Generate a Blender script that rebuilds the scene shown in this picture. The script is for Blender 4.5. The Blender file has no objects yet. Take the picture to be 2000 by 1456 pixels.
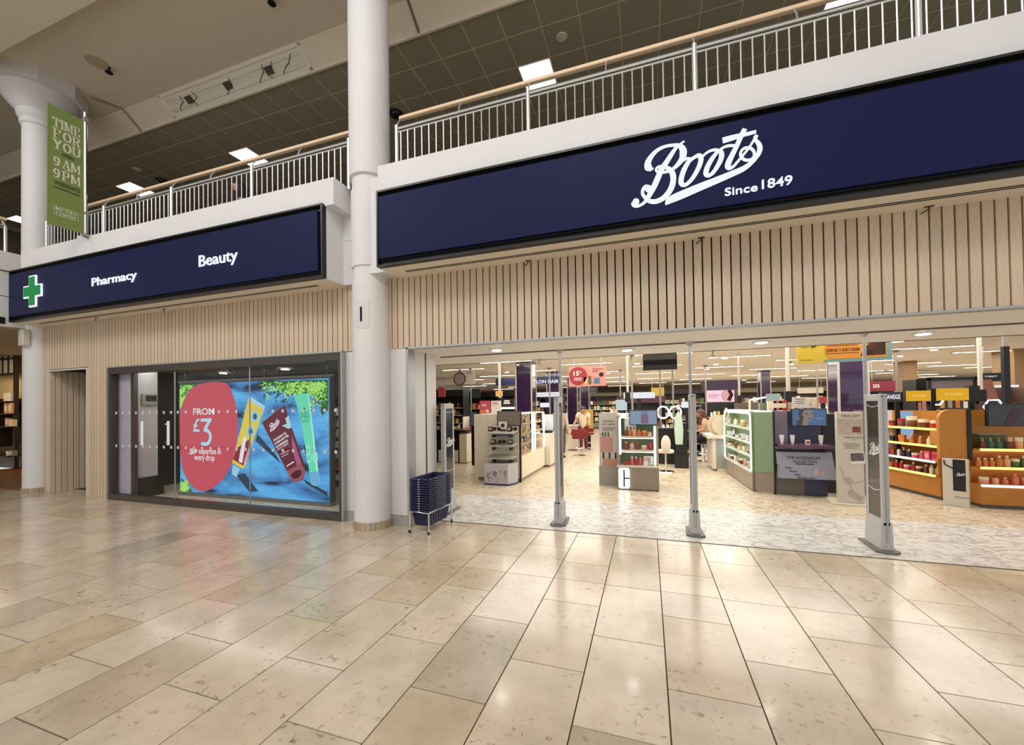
import bpy, bmesh, math, random
from mathutils import Vector, Matrix
random.seed(7)
S = bpy.context.scene
COL = S.collection
PI = math.pi

# ---------------------------------------------------------------- camera
F_PX, CY_PX, H = 788.53, 783.46, 1.5
PIT, ROL, YAW = 0.0133469, -0.0143714, -0.323928
_fw = Vector((math.sin(YAW)*math.cos(PIT), math.cos(YAW)*math.cos(PIT), math.sin(PIT)))
_r0 = Vector((math.cos(YAW), -math.sin(YAW), 0)); _u0 = _r0.cross(_fw)
_r = _r0*math.cos(ROL) + _u0*math.sin(ROL); _u = -_r0*math.sin(ROL) + _u0*math.cos(ROL)
cd = bpy.data.cameras.new('camera'); cam = bpy.data.objects.new('camera', cd); COL.objects.link(cam)
cd.sensor_width = 36; cd.sensor_fit = 'HORIZONTAL'; cd.lens = F_PX/2000*36
cd.shift_y = (CY_PX-728)/2000; cd.clip_start = 0.05; cd.clip_end = 200
m = Matrix((_r, _u, -_fw)).transposed().to_4x4(); m.translation = (0, 0, H); cam.matrix_world = m
S.camera = cam
# measured positions: a photo point on a known plane of the building
def ray(x, y): return _r*(x-1000) - _u*(y-CY_PX) + _fw*F_PX
C0 = Vector((0, 0, H))
def fl(x, y, z=0):
    d = ray(x, y); return C0 + d*((z-H)/d.z)
def ay(x, y, Y):
    d = ray(x, y); return C0 + d*(Y/d.y)
def ax(x, y, X):
    d = ray(x, y); return C0 + d*(X/d.x)
def project(p):
    v = Vector(p)-C0; c = v.dot(_fw)
    if c < 0.05: return (-9999, -9999)
    return (1000+F_PX*v.dot(_r)/c, CY_PX-F_PX*v.dot(_u)/c)
def in_frame(p, mg=60):
    x, y = project(p); return -mg < x < 2000+mg and -mg < y < 1456+mg

# ---------------------------------------------------------------- world, lamps, exposure
S.view_settings.view_transform = 'Standard'; S.view_settings.look = 'None'
S.view_settings.gamma = 1; S.view_settings.use_curve_mapping = False
S.view_settings.exposure = 0.0
W = bpy.data.worlds.new('mall_air'); S.world = W; W.use_nodes = True
W.node_tree.nodes['Background'].inputs[0].default_value = (1.0, 0.985, 0.965, 1)
W.node_tree.nodes['Background'].inputs[1].default_value = 0.78
def area(name, loc, aim, sx, sy, power, col=(1, 1, 1)):
    l = bpy.data.lights.new(name, 'AREA'); l.shape = 'RECTANGLE'; l.size = sx; l.size_y = sy; l.energy = power; l.color = col
    o = bpy.data.objects.new(name, l); COL.objects.link(o); o.location = loc
    o.rotation_euler = (Vector(aim)-Vector(loc)).to_track_quat('-Z', 'Y').to_euler(); return o
area('atrium_skylight', (-1.0, -2.6, 9.4), (-2.5, 4.3, 2.2), 5.0, 2.4, 300, (1.0, 0.99, 0.98))
area('atrium_skylight_rear', (-9.0, -3.5, 9.2), (-8.0, 4.0, 2.0), 5.0, 2.4, 260, (1.0, 0.99, 0.98))

# ---------------------------------------------------------------- materials
def lin(c):
    r = []
    for k in c[:3]:
        k = k/255; r.append(k/12.92 if k <= 0.04045 else ((k+0.055)/1.055)**2.4)
    return (*r, 1)
MATS = {}
def M(name, rgb, rough=0.5, metal=0.0, spec=0.5, emit=0, rnd=0.0, noise=0.0, nscale=8, stretch=(1, 1, 1), bump=0.0, ecol=None, coat=0.0):
    if name in MATS: return MATS[name]
    mt = bpy.data.materials.new(name); mt.use_nodes = True; nt = mt.node_tree; N = nt.nodes; L = nt.links
    b = N['Principled BSDF']; c = lin(rgb)
    b.inputs['Base Color'].default_value = c; b.inputs['Roughness'].default_value = rough
    b.inputs['Metallic'].default_value = metal; b.inputs['Specular IOR Level'].default_value = spec
    b.inputs['Coat Weight'].default_value = coat
    if emit:
        b.inputs['Emission Color'].default_value = lin(ecol or rgb); b.inputs['Emission Strength'].default_value = emit
    src = None
    if noise or bump:
        tc = N.new('ShaderNodeTexCoord'); mp = N.new('ShaderNodeMapping'); mp.inputs['Scale'].default_value = stretch
        tx = N.new('ShaderNodeTexNoise'); tx.inputs['Scale'].default_value = nscale; tx.inputs['Detail'].default_value = 5
        L.new(tc.outputs['Object'], mp.inputs['Vector']); L.new(mp.outputs[0], tx.inputs['Vector'])
        if bump:
            bp = N.new('ShaderNodeBump'); bp.inputs['Strength'].default_value = bump; bp.inputs['Distance'].default_value = 0.01
            L.new(tx.outputs['Fac'], bp.inputs['Height']); L.new(bp.outputs[0], b.inputs['Normal'])
    if noise or rnd:
        hv = N.new('ShaderNodeHueSaturation'); hv.inputs['Color'].default_value = c
        add = N.new('ShaderNodeMath'); add.operation = 'ADD'; add.inputs[0].default_value = 1.0; add.inputs[1].default_value = 0
        last = None
        if noise:
            mr = N.new('ShaderNodeMapRange'); mr.inputs['From Min'].default_value = 0.3; mr.inputs['From Max'].default_value = 0.7
            mr.inputs['To Min'].default_value = 1-noise; mr.inputs['To Max'].default_value = 1+noise
            L.new(tx.outputs['Fac'], mr.inputs['Value']); last = mr.outputs[0]
        if rnd:
            oi = N.new('ShaderNodeObjectInfo'); m2 = N.new('ShaderNodeMapRange')
            m2.inputs['To Min'].default_value = 1-rnd; m2.inputs['To Max'].default_value = 1+rnd
            L.new(oi.outputs['Random'], m2.inputs['Value'])
            if last is None: last = m2.outputs[0]
            else:
                mu = N.new('ShaderNodeMath'); mu.operation = 'MULTIPLY'; L.new(last, mu.inputs[0]); L.new(m2.outputs[0], mu.inputs[1]); last = mu.outputs[0]
        L.new(last, hv.inputs['Value']); L.new(hv.outputs[0], b.inputs['Base Color'])
    MATS[name] = mt; return mt
def E(name, rgb, s=1.0):            # something that gives off light
    if name in MATS: return MATS[name]
    mt = bpy.data.materials.new(name); mt.use_nodes = True; nt = mt.node_tree; nt.nodes.clear()
    e = nt.nodes.new('ShaderNodeEmission'); o = nt.nodes.new('ShaderNodeOutputMaterial')
    e.inputs[0].default_value = lin(rgb); e.inputs[1].default_value = s; nt.links.new(e.outputs[0], o.inputs[0]); MATS[name] = mt; return mt
def glass_mat(name, tint=(1, 1, 1), refl=1.0):
    mt = bpy.data.materials.new(name); mt.use_nodes = True; nt = mt.node_tree; nt.nodes.clear(); N = nt.nodes; L = nt.links
    t = N.new('ShaderNodeBsdfTransparent'); t.inputs[0].default_value = (*tint, 1); g = N.new('ShaderNodeBsdfGlossy'); g.inputs['Roughness'].default_value = 0.02
    fr = N.new('ShaderNodeFresnel'); fr.inputs[0].default_value = 1.45; ge = N.new('ShaderNodeNewGeometry'); inv = N.new('ShaderNodeMath'); inv.operation = 'SUBTRACT'; inv.inputs[0].default_value = 1.0; L.new(ge.outputs['Backfacing'], inv.inputs[1]); mf = N.new('ShaderNodeMath'); mf.operation = 'MULTIPLY'; mu = N.new('ShaderNodeMath'); mu.operation = 'MULTIPLY'; mu.inputs[1].default_value = refl
    mx = N.new('ShaderNodeMixShader'); o = N.new('ShaderNodeOutputMaterial'); L.new(fr.outputs[0], mu.inputs[0]); L.new(mu.outputs[0], mf.inputs[0]); L.new(inv.outputs[0], mf.inputs[1]); L.new(mf.outputs[0], mx.inputs[0])
    L.new(t.outputs[0], mx.inputs[1]); L.new(g.outputs[0], mx.inputs[2]); L.new(mx.outputs[0], o.inputs[0]); MATS[name] = mt; return mt
GLASS = glass_mat('clear_glass', (0.94, 0.96, 0.95), 0.8)

def limestone():
    mt = bpy.data.materials.new('jura_limestone'); mt.use_nodes = True; nt = mt.node_tree; N = nt.nodes; L = nt.links; b = N['Principled BSDF']
    tc = N.new('ShaderNodeTexCoord'); geo = N.new('ShaderNodeNewGeometry'); oi = N.new('ShaderNodeObjectInfo')
    off = N.new('ShaderNodeVectorMath'); off.operation = 'ADD'; sc = N.new('ShaderNodeMath'); sc.operation = 'MULTIPLY'; sc.inputs[1].default_value = 37
    L.new(oi.outputs['Random'], sc.inputs[0]); L.new(geo.outputs['Position'], off.inputs[0]); L.new(sc.outputs[0], off.inputs[1])
    def noise(s, d, dist=0.0, rough=0.6):
        t = N.new('ShaderNodeTexNoise'); t.inputs['Scale'].default_value = s; t.inputs['Detail'].default_value = d
        t.inputs['Distortion'].default_value = dist; t.inputs['Roughness'].default_value = rough; L.new(off.outputs[0], t.inputs['Vector']); return t.outputs['Fac']
    def ramp(src, pts):
        r = N.new('ShaderNodeValToRGB'); e = r.color_ramp.elements
        e[0].position, e[0].color = pts[0][0], pts[0][1]; e[1].position, e[1].color = pts[-1][0], pts[-1][1]
        for p, c in pts[1:-1]:
            k = e.new(p); k.color = c
        L.new(src, r.inputs[0]); return r.outputs[0]
    tile = ramp(oi.outputs['Random'], [(0, lin((204, 187, 164))), (0.3, lin((213, 198, 177))), (0.62, lin((203, 189, 169))), (0.86, lin((199, 180, 153))), (1, lin((184, 172, 153)))])
    cloud = ramp(noise(3.2, 4), [(0.3, (0.82, 0.82, 0.80, 1)), (0.62, (1.05, 1.05, 1.05, 1))])
    m1 = N.new('ShaderNodeMix'); m1.data_type = 'RGBA'; m1.blend_type = 'MULTIPLY'; m1.inputs[0].default_value = 1; L.new(tile, m1.inputs[6]); L.new(cloud, m1.inputs[7])
    sp = ramp(noise(26, 3, 0.6, 0.5), [(0.585, (0, 0, 0, 1)), (0.70, (1, 1, 1, 1))])          # fossil flecks
    ms = ramp(noise(2.6, 2), [(0.44, (0, 0, 0, 1)), (0.62, (1, 1, 1, 1))])
    mu = N.new('ShaderNodeMath'); mu.operation = 'MULTIPLY'; L.new(sp, mu.inputs[0]); L.new(ms, mu.inputs[1])
    mu2 = N.new('ShaderNodeMath'); mu2.operation = 'MULTIPLY'; mu2.inputs[1].default_value = 0.75; L.new(mu.outputs[0], mu2.inputs[0])
    m2 = N.new('ShaderNodeMix'); m2.data_type = 'RGBA'; L.new(mu2.outputs[0], m2.inputs[0]); L.new(m1.outputs[2], m2.inputs[6]); m2.inputs[7].default_value = lin((128, 102, 74))
    L.new(m2.outputs[2], b.inputs['Base Color'])
    rr = N.new('ShaderNodeMapRange'); rr.inputs['To Min'].default_value = 0.14; rr.inputs['To Max'].default_value = 0.26; L.new(noise(4, 4), rr.inputs['Value'])
    L.new(rr.outputs[0], b.inputs['Roughness']); b.inputs['Specular IOR Level'].default_value = 0.6; b.inputs['Coat Weight'].default_value = 0.22; b.inputs['Coat Roughness'].default_value = 0.09
    bp = N.new('ShaderNodeBump'); bp.inputs['Strength'].default_value = 0.03; bp.inputs['Distance'].default_value = 0.01; L.new(noise(2.2, 2), bp.inputs['Height']); L.new(bp.outputs[0], b.inputs['Normal'])
    return mt
def marble(name, base, vein, sc=5.0):
    mt = bpy.data.materials.new(name); mt.use_nodes = True; nt = mt.node_tree; N = nt.nodes; L = nt.links; b = N['Principled BSDF']
    geo = N.new('ShaderNodeNewGeometry'); mp = N.new('ShaderNodeMapping'); mp.inputs['Rotation'].default_value = (0, 0, 0.5); mp.inputs['Scale'].default_value = (1, 1.7, 1)
    L.new(geo.outputs['Position'], mp.inputs[0])
    t = N.new('ShaderNodeTexNoise'); t.inputs['Scale'].default_value = sc; t.inputs['Detail'].default_value = 5; t.inputs['Distortion'].default_value = 2.6; L.new(mp.outputs[0], t.inputs['Vector'])
    r = N.new('ShaderNodeValToRGB'); e = r.color_ramp.elements; e[0].position = 0.40; e[0].color = lin(base); e[1].position = 0.56; e[1].color = lin(base)
    k = e.new(0.485); k.color = lin(vein); k = e.new(0.455); k.color = lin([v*0.97 for v in base])
    L.new(t.outputs['Fac'], r.inputs[0]); L.new(r.outputs[0], b.inputs['Base Color']); b.inputs['Roughness'].default_value = 0.3; return mt

WHITE = M('white_render', (222, 221, 219), 0.6, noise=0.03, nscale=1.5)
PANELW = M('white_panel', (216, 215, 212), 0.4)
OAK = M('pale_oak', (208, 186, 160), 0.5, rnd=0.06, noise=0.10, nscale=9, stretch=(22, 22, 0.8), bump=0.05)
OAKD = M('alcove_oak', (226, 204, 176), 0.5, rnd=0.05, noise=0.10, nscale=9, stretch=(22, 22, 0.8))
BLACK = M('black_backing', (8, 7, 7), 0.8)
BLK = M('black_satin', (16, 16, 18), 0.35)
DKMET = M('bronze_frame', (84, 78, 72), 0.4, metal=0.5)
SILV = M('satin_aluminium', (176, 178, 180), 0.38, metal=0.7)
CHROME = M('chrome', (225, 226, 228), 0.16, metal=1.0)
GREYP = M('grey_skirting', (164, 160, 154), 0.5)
NAVY = M('navy_panel', (24, 29, 68), 0.45, spec=0.10)
SIGNBLK = M('sign_frame_black', (18, 18, 18), 0.3)
WOODRAIL = M('beech_rail', (228, 198, 164), 0.4, noise=0.08, nscale=6, stretch=(1, 12, 12))
LETTER = E('lit_lettering', (246, 249, 255), 1.0)

# ---------------------------------------------------------------- mesh builder
class B:
    def __init__(s): s.v = []; s.f = []
    def add(s, v, f):
        n = len(s.v); s.v += [Vector(p) for p in v]; s.f += [tuple(i+n for i in q) for q in f]; return s
    def box(s, a, b, mat=None):
        (x0, y0, z0), (x1, y1, z1) = a, b
        v = [Vector(p) for p in ((x0, y0, z0), (x1, y0, z0), (x1, y1, z0), (x0, y1, z0), (x0, y0, z1), (x1, y0, z1), (x1, y1, z1), (x0, y1, z1))]
        if mat is not None: v = [mat @ p for p in v]
        return s.add(v, [(0, 3, 2, 1), (4, 5, 6, 7), (0, 1, 5, 4), (1, 2, 6, 5), (2, 3, 7, 6), (3, 0, 4, 7)])
    def hexa(s, bot, top):           # four bottom and four top corners, counter-clockwise from above
        return s.add(list(bot)+list(top), [(3, 2, 1, 0), (4, 5, 6, 7), (0, 1, 5, 4), (1, 2, 6, 5), (2, 3, 7, 6), (3, 0, 4, 7)])
    def prism(s, pts, ext):
        n = len(pts); e = Vector(ext); P = [Vector(p) for p in pts]
        return s.add(P+[p+e for p in P], [tuple(range(n))[::-1], tuple(range(n, 2*n))]+[(i, (i+1) % n, n+(i+1) % n, n+i) for i in range(n)])
    def lathe(s, prof, c=(0, 0, 0), n=20, cap=True, a0=0.0, a1=2*PI):
        c = Vector(c); full = abs(a1-a0-2*PI) < 1e-6; k = n if full else n+1; v = []
        for r, z in prof:
            for i in range(k):
                a = a0+(a1-a0)*i/n; v.append(c+Vector((r*math.cos(a), r*math.sin(a), z)))
        f = []
        for j in range(len(prof)-1):
            for i in range(n):
                i2 = (i+1) % k; f.append((j*k+i, j*k+i2, (j+1)*k+i2, (j+1)*k+i))
        if cap and full: f += [tuple(range(k))[::-1], tuple((len(prof)-1)*k+i for i in range(k))]
        return s.add(v, f)
    def tube(s, pts, r, n=8, closed=False, cap=True):
        P = [Vector(p) for p in pts]; m_ = len(P); v = []; up = Vector((0, 0, 1)); prev = None
        for i, p in enumerate(P):
            if closed: d = P[(i+1) % m_]-P[i-1]
            else: d = P[min(i+1, m_-1)]-P[max(i-1, 0)]
            d.normalize()
            if prev is None:
                a = d.cross(up if abs(d.z) < 0.95 else Vector((1, 0, 0)))
            else: a = prev-d*prev.dot(d)
            a.normalize(); prev = a; b_ = d.cross(a); rr = r[i] if isinstance(r, (list, tuple)) else r
            v += [p+(a*math.cos(2*PI*k/n)+b_*math.sin(2*PI*k/n))*rr for k in range(n)]
        f = [(j*n+k, j*n+(k+1) % n, ((j+1) % m_)*n+(k+1) % n, ((j+1) % m_)*n+k) for j in range(m_ if closed else m_-1) for k in range(n)]
        if cap and not closed: f += [tuple(range(n))[::-1], tuple((m_-1)*n+k for k in range(n))]
        return s.add(v, f)
    def ball(s, c, r, n=12, m_=8, sx=1, sy=1, sz=1):
        c = Vector(c); prof = [(r*math.sin(PI*j/m_), -r*math.cos(PI*j/m_)) for j in range(m_+1)]
        prof[0] = (r*0.02, -r); prof[-1] = (r*0.02, r); t = B().lathe(prof, (0, 0, 0), n)
        return s.add([c+Vector((p.x*sx, p.y*sy, p.z*sz)) for p in t.v], t.f)
    def strip(s, pts, wid, ext):    # a flat ribbon through pts with a width at each, thickened by ext
        P = [Vector(p) for p in pts]; e = Vector(ext); nrm = e.normalized(); L_, R_ = [], []
        for i, p in enumerate(P):
            d = P[min(i+1, len(P)-1)]-P[max(i-1, 0)]; d.normalize(); q = nrm.cross(d)
            L_.append(p+q*wid[i]/2); R_.append(p-q*wid[i]/2)
        n = len(P); v = L_+R_+[p+e for p in L_]+[p+e for p in R_]; f = []
        for i in range(n-1):
            f += [(i, i+1, n+i+1, n+i), (2*n+i, 3*n+i, 3*n+i+1, 2*n+i+1), (i, 2*n+i, 2*n+i+1, i+1), (n+i, n+i+1, 3*n+i+1, 3*n+i)]
        f += [(0, n, 3*n, 2*n), (n-1, 3*n-1, 4*n-1, 2*n-1)]
        return s.add(v, f)
    def moved(s, mt):
        s.v = [mt @ p for p in s.v]; return s
    def bounds(s):
        return Vector([min(p[i] for p in s.v) for i in range(3)]), Vector([max(p[i] for p in s.v) for i in range(3)])

WM = {}
def tag(o, label=None, cat=None, group=None, kind=None):
    if label: o['label'] = label
    if cat: o['category'] = cat
    if group: o['group'] = group
    if kind: o['kind'] = kind
    return o
def T(name, label, cat, loc=(0, 0, 0), rz=0.0, group=None, kind=None):
    o = bpy.data.objects.new(name, None); COL.objects.link(o); o.empty_display_size = 0.1
    o.location = loc; o.rotation_euler = (0, 0, rz); WM[o] = Matrix.Translation(Vector(loc)) @ Matrix.Rotation(rz, 4, 'Z')
    return tag(o, label, cat, group, kind)
def mesh(name, b, mat, smooth=False, bevel=0.0):
    me = bpy.data.meshes.new(name); me.from_pydata([tuple(p) for p in b.v], [], b.f)
    bm = bmesh.new(); bm.from_mesh(me)
    bmesh.ops.recalc_face_normals(bm, faces=bm.faces)
    if bevel: bmesh.ops.bevel(bm, geom=list(bm.edges), offset=bevel, segments=2, profile=0.5, affect='EDGES', clamp_overlap=True)
    bm.to_mesh(me); bm.free()
    if smooth:
        me.shade_smooth()
        try: me.set_sharp_from_angle(angle=0.7)
        except Exception: pass
    me.materials.append(mat); return me
def P(name, b, mat, parent=None, label=None, cat=None, group=None, kind=None, smooth=False, bevel=0.0, local=False):
    """one mesh object; shapes are given in world coordinates, or in the parent's with local=True"""
    if parent is None and not local:
        lo, hi = b.bounds(); c = Vector(((lo.x+hi.x)/2, (lo.y+hi.y)/2, lo.z)); b.v = [p-c for p in b.v]
        o = bpy.data.objects.new(name, mesh(name, b, mat, smooth, bevel)); o.location = c; WM[o] = Matrix.Translation(c)
    else:
        o = bpy.data.objects.new(name, mesh(name, b, mat, smooth, bevel))
        if parent is not None:
            o.parent = parent
            if local: WM[o] = WM[parent].copy()
            else: o.matrix_parent_inverse = WM[parent].inverted(); WM[o] = Matrix()
        else: WM[o] = Matrix()
    COL.objects.link(o); return tag(o, label, cat, group, kind)
def piece(name, me, parent, loc, rot=None):     # one of many alike pieces, sharing mesh data
    o = bpy.data.objects.new(name, me); o.parent = parent; o.matrix_parent_inverse = WM[parent].inverted(); o.location = loc
    if rot: o.rotation_euler = rot
    COL.objects.link(o); WM[o] = Matrix.Translation(Vector(loc)); return o
KIDS = None
def copy_tree(o, parent=None):
    c = o.copy(); COL.objects.link(c)
    if parent is not None: c.parent = parent
    for ch in list(o.children): copy_tree(ch, c)
    return c
def struct(name, b, mat, parent=None, **k):
    return P(name, b, mat, parent, kind='structure', **k)

# ---------------------------------------------------------------- lettering
def frame_m(o, r, up=(0, 0, 1)):
    r = Vector(r).normalized(); up = Vector(up); up = (up-r*up.dot(r)).normalized(); n = r.cross(up)
    mt = Matrix((r, up, n)).transposed().to_4x4(); mt.translation = Vector(o); return mt
_TC = {}
def text_raw(body, bold=0.0):
    k = (body, bold)
    if k not in _TC:
        cu = bpy.data.curves.new('t', 'FONT'); cu.body = body; cu.offset = bold; cu.resolution_u = 3
        ob = bpy.data.objects.new('t', cu); COL.objects.link(ob)
        dg = bpy.context.evaluated_depsgraph_get(); me = bpy.data.meshes.new_from_object(ob.evaluated_get(dg))
        _TC[k] = ([v.co.copy() for v in me.vertices], [tuple(p.vertices) for p in me.polygons])
        bpy.data.objects.remove(ob); bpy.data.curves.remove(cu); bpy.data.meshes.remove(me)
    return _TC[k]
def words(b, body, o, r, w, h, th=0.003, bold=0.0, up=(0, 0, 1)):
    """lettering that fills w x h from its lower left corner o along r; a slim solid"""
    v, f = text_raw(body, bold)
    if not v: return b
    x0 = min(p.x for p in v); x1 = max(p.x for p in v); y0 = min(p.y for p in v); y1 = max(p.y for p in v)
    mt = frame_m(o, r, up); sx = w/(x1-x0); sy = h/(y1-y0)
    front = [mt @ Vector(((p.x-x0)*sx, (p.y-y0)*sy, th)) for p in v]
    n = len(v); b.add(front, f)
    ed = {}
    for q in f:
        for i in range(len(q)):
            a, c = q[i], q[(i+1) % len(q)]; key = (min(a, c), max(a, c)); ed[key] = None if key in ed else (a, c)
    back = [mt @ Vector(((p.x-x0)*sx, (p.y-y0)*sy, 0)) for p in v]
    sides = [(a, c, n+c, n+a) for a, c in (e for e in ed.values() if e)]
    b.add(front+back, sides); return b
def cat_rom(pts, k=5, closed=False):
    out = []; n = len(pts); rng = range(n if closed else n-1)
    for i in rng:
        p0, p1, p2, p3 = (pts[(i-1) % n] if closed or i > 0 else pts[0]), pts[i], pts[(i+1) % n], (pts[(i+2) % n] if closed or i+2 < n else pts[-1])
        for j in range(k):
            t = j/k; out.append(tuple(0.5*((2*b_)+(-a+c)*t+(2*a-5*b_+4*c-d)*t*t+(-a+3*b_-3*c+d)*t**3) for a, b_, c, d in zip(p0, p1, p2, p3)))
    out.append(tuple(pts[0] if closed else pts[-1])); return out
# the shop's script logo, as pen strokes (x, y, width) read off the sign
_c1 = lambda L_: [(1225+x*.10303, 270+y*.10303, w*.10303) for x, y, w in L_]
_c2 = lambda L_: [(1340+x*.10303, 240+y*.10303, w*.10303) for x, y, w in L_]
LOGO_PX = [
 _c1([(500, 580, 18), (438, 594, 80), (392, 545, 125), (396, 468, 118), (440, 380, 95), (520, 282, 74), (620, 208, 60), (740, 160, 50), (860, 143, 52), (960, 142, 60), (1035, 190, 105), (1062, 280, 134), (1045, 385, 118), (990, 470, 95), (920, 548, 72), (850, 602, 55), (770, 640, 46), (690, 655, 46), (610, 658, 44), (560, 635, 42), (548, 598, 44), (585, 556, 44), (645, 545, 48), (730, 560, 60), (815, 610, 85), (862, 690, 102), (872, 790, 106), (850, 910, 112), (790, 1030, 106), (700, 1130, 98), (600, 1190, 92), (500, 1212, 85), (400, 1190, 72), (335, 1130, 58), (292, 1060, 60), (300, 985, 64), (345, 930, 72), (400, 955, 110), (425, 985, 90)]),
 _c1([(1080, 66, 22), (1000, 128, 44), (925, 192, 62), (830, 330, 85), (720, 500, 100), (650, 600, 106), (590, 740, 110), (520, 900, 110), (440, 1050, 100), (390, 1140, 80), (340, 1212, 60), (270, 1268, 50), (190, 1296, 52), (125, 1275, 70), (105, 1230, 60)]),
 _c1([(98, 1222, 20), (115, 1222, 92), (160, 1218, 134), (208, 1214, 96), (228, 1212, 24)]),
 _c1([(330, 985, 60), (360, 960, 110), (400, 968, 130), (440, 985, 90)]),
 _c1([(330, 560, 20), (350, 560, 90), (395, 560, 140), (440, 585, 90)]),
 _c1([(1060, 430, 50), (1110, 402, 46), (1160, 396, 46), (1215, 405, 46)]),
 _c1([(1160, 455, 80), (1080, 600, 95), (1026, 760, 98), (1024, 855, 94), (1062, 896, 74), (1130, 878, 68), (1220, 790, 76), (1310, 650, 86), (1375, 510, 92), (1396, 405, 96), (1370, 338, 78), (1310, 350, 66), (1230, 400, 62), (1160, 455, 76)]),
 _c2([(305, 650, 40), (400, 570, 42), (500, 527, 46), (600, 524, 50)]),
 _c2([(590, 560, 62), (490, 690, 86), (410, 830, 97), (376, 940, 100), (392, 998, 84), (440, 1004, 66), (520, 940, 76), (610, 800, 90), (666, 670, 98), (664, 575, 86), (622, 535, 58), (590, 560, 58)]),
 _c2([(640, 518, 40), (730, 466, 46), (820, 442, 48), (915, 442, 45)]),
 _c2([(1108, 128, 92), (1050, 240, 95), (960, 440, 95), (870, 620, 102), (800, 770, 116), (792, 846, 98), (832, 868, 66), (900, 830, 54), (980, 740, 50), (1050, 655, 46), (1180, 495, 46), (1285, 330, 48), (1312, 285, 84), (1335, 245, 60)]),
 _c2([(692, 346, 112), (850, 300, 105), (1040, 248, 80), (1200, 210, 66), (1322, 178, 62)]),
 _c2([(1305, 335, 50), (1368, 400, 76), (1396, 490, 94), (1376, 580, 96), (1325, 655, 92), (1275, 725, 82), (1205, 790, 88), (1120, 855, 100), (1000, 918, 112), (600, 1088, 132), (200, 1252, 150), (0, 1338, 156), (-200, 1422, 152), (-310, 1474, 130), (-360, 1520, 90), (-390, 1560, 14)]),
 _c2([(1160+132*math.cos(2*PI*i/14), 600+119*math.sin(2*PI*i/14), 50) for i in range(15)]),
]
YS = 3.975        # front plane of the sign panel
LOGO = []
for st in LOGO_PX:
    q = []
    for x, y, w in cat_rom(st, 4):
        p = ay(x, y, YS); q.append((p.x, p.z, (ay(x+w/2, y, YS)-ay(x-w/2, y, YS)).length))
    LOGO.append(q)
_lx = [p[0] for s_ in LOGO for p in s_]; _lz = [p[1] for s_ in LOGO for p in s_]
LX0, LZ0, LHT, LWD = min(_lx), min(_lz), max(_lz)-min(_lz), max(_lx)-min(_lx)
def logo(b, o, r, height, th=0.003, up=(0, 0, 1)):
    k = height/LHT; mt = frame_m(o, r, up); n = mt.to_3x3() @ Vector((0, 0, 1))
    for st in LOGO:
        b.strip([mt @ Vector(((x-LX0)*k, (z-LZ0)*k, 0)) for x, z, w in st], [w*k for x, z, w in st], n*th)
    return b
# fat high-contrast capitals for the banner: a wide flat nib drawn along each stroke
def _arc(cx, cy, rx, ry, a0, a1, n=10): return [(cx+rx*math.cos(math.radians(a0+(a1-a0)*i/n)), cy+ry*math.sin(math.radians(a0+(a1-a0)*i/n))) for i in range(n+1)]
NIB = {'T': [[(0, .97), (.8, .97)], [(.4, 0), (.4, 1)], [(0, .97), (0, .75)], [(.8, .97), (.8, .75)], [(.2, .02), (.6, .02)]], 'I': [[(.2, 0), (.2, 1)], [(0, .97), (.4, .97)], [(0, .02), (.4, .02)]],
 'M': [[(.08, 0), (.08, 1)], [(.15, 1), (.5, .1)], [(.5, .1), (.85, 1)], [(.92, 0), (.92, 1)], [(0, .02), (.2, .02)], [(.8, .02), (1.05, .02)]],
 'E': [[(.15, 0), (.15, 1)], [(0, .97), (.7, .97)], [(0, .02), (.72, .02)], [(.15, .5), (.5, .5)], [(.7, .97), (.7, .72)], [(.72, .02), (.72, .28)]],
 'F': [[(.15, 0), (.15, 1)], [(0, .97), (.7, .97)], [(.15, .5), (.5, .5)], [(.7, .97), (.7, .72)], [(0, .02), (.35, .02)]], 'O': [_arc(.45, .5, .36, .48, 0, 360, 22)],
 'R': [[(.15, 0), (.15, 1)], [(0, .97), (.45, .97)]+_arc(.45, .74, .26, .23, 90, -90)+[(.15, .5)], [(.45, .5), (.75, .02)], [(0, .02), (.32, .02)]],
 'Y': [[(.1, 1), (.42, .45)], [(.78, 1), (.42, .45)], [(.42, 0), (.42, .5)], [(.22, .02), (.62, .02)], [(-.05, .97), (.28, .97)], [(.62, .97), (.9, .97)]],
 'U': [[(.12, 1), (.12, .35)]+_arc(.44, .35, .32, .33, 180, 360)+[(.76, 1)], [(-.02, .97), (.28, .97)], [(.62, .97), (.9, .97)]],
 '9': [_arc(.38, .68, .27, .29, 0, 360, 16), [(.65, .68), (.62, .3), (.4, .03), (.12, .1)]], 'A': [[(.08, 0), (.45, 1)], [(.45, 1), (.78, 0)], [(.2, .3), (.65, .3)], [(0, .02), (.22, .02)], [(.62, .02), (.95, .02)]],
 'P': [[(.15, 0), (.15, 1)], [(0, .97), (.45, .97)]+_arc(.45, .72, .28, .25, 90, -90)+[(.15, .47)], [(0, .02), (.35, .02)]],
 'C': [_arc(.45, .5, .36, .48, 40, 320, 16)], 'N': [[(.1, 0), (.1, 1)], [(.12, 1), (.75, 0)], [(.78, 0), (.78, 1)], [(0, .02), (.22, .02)]]}
NIBW = {'I': .42, 'M': 1.1, 'T': .84}
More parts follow.
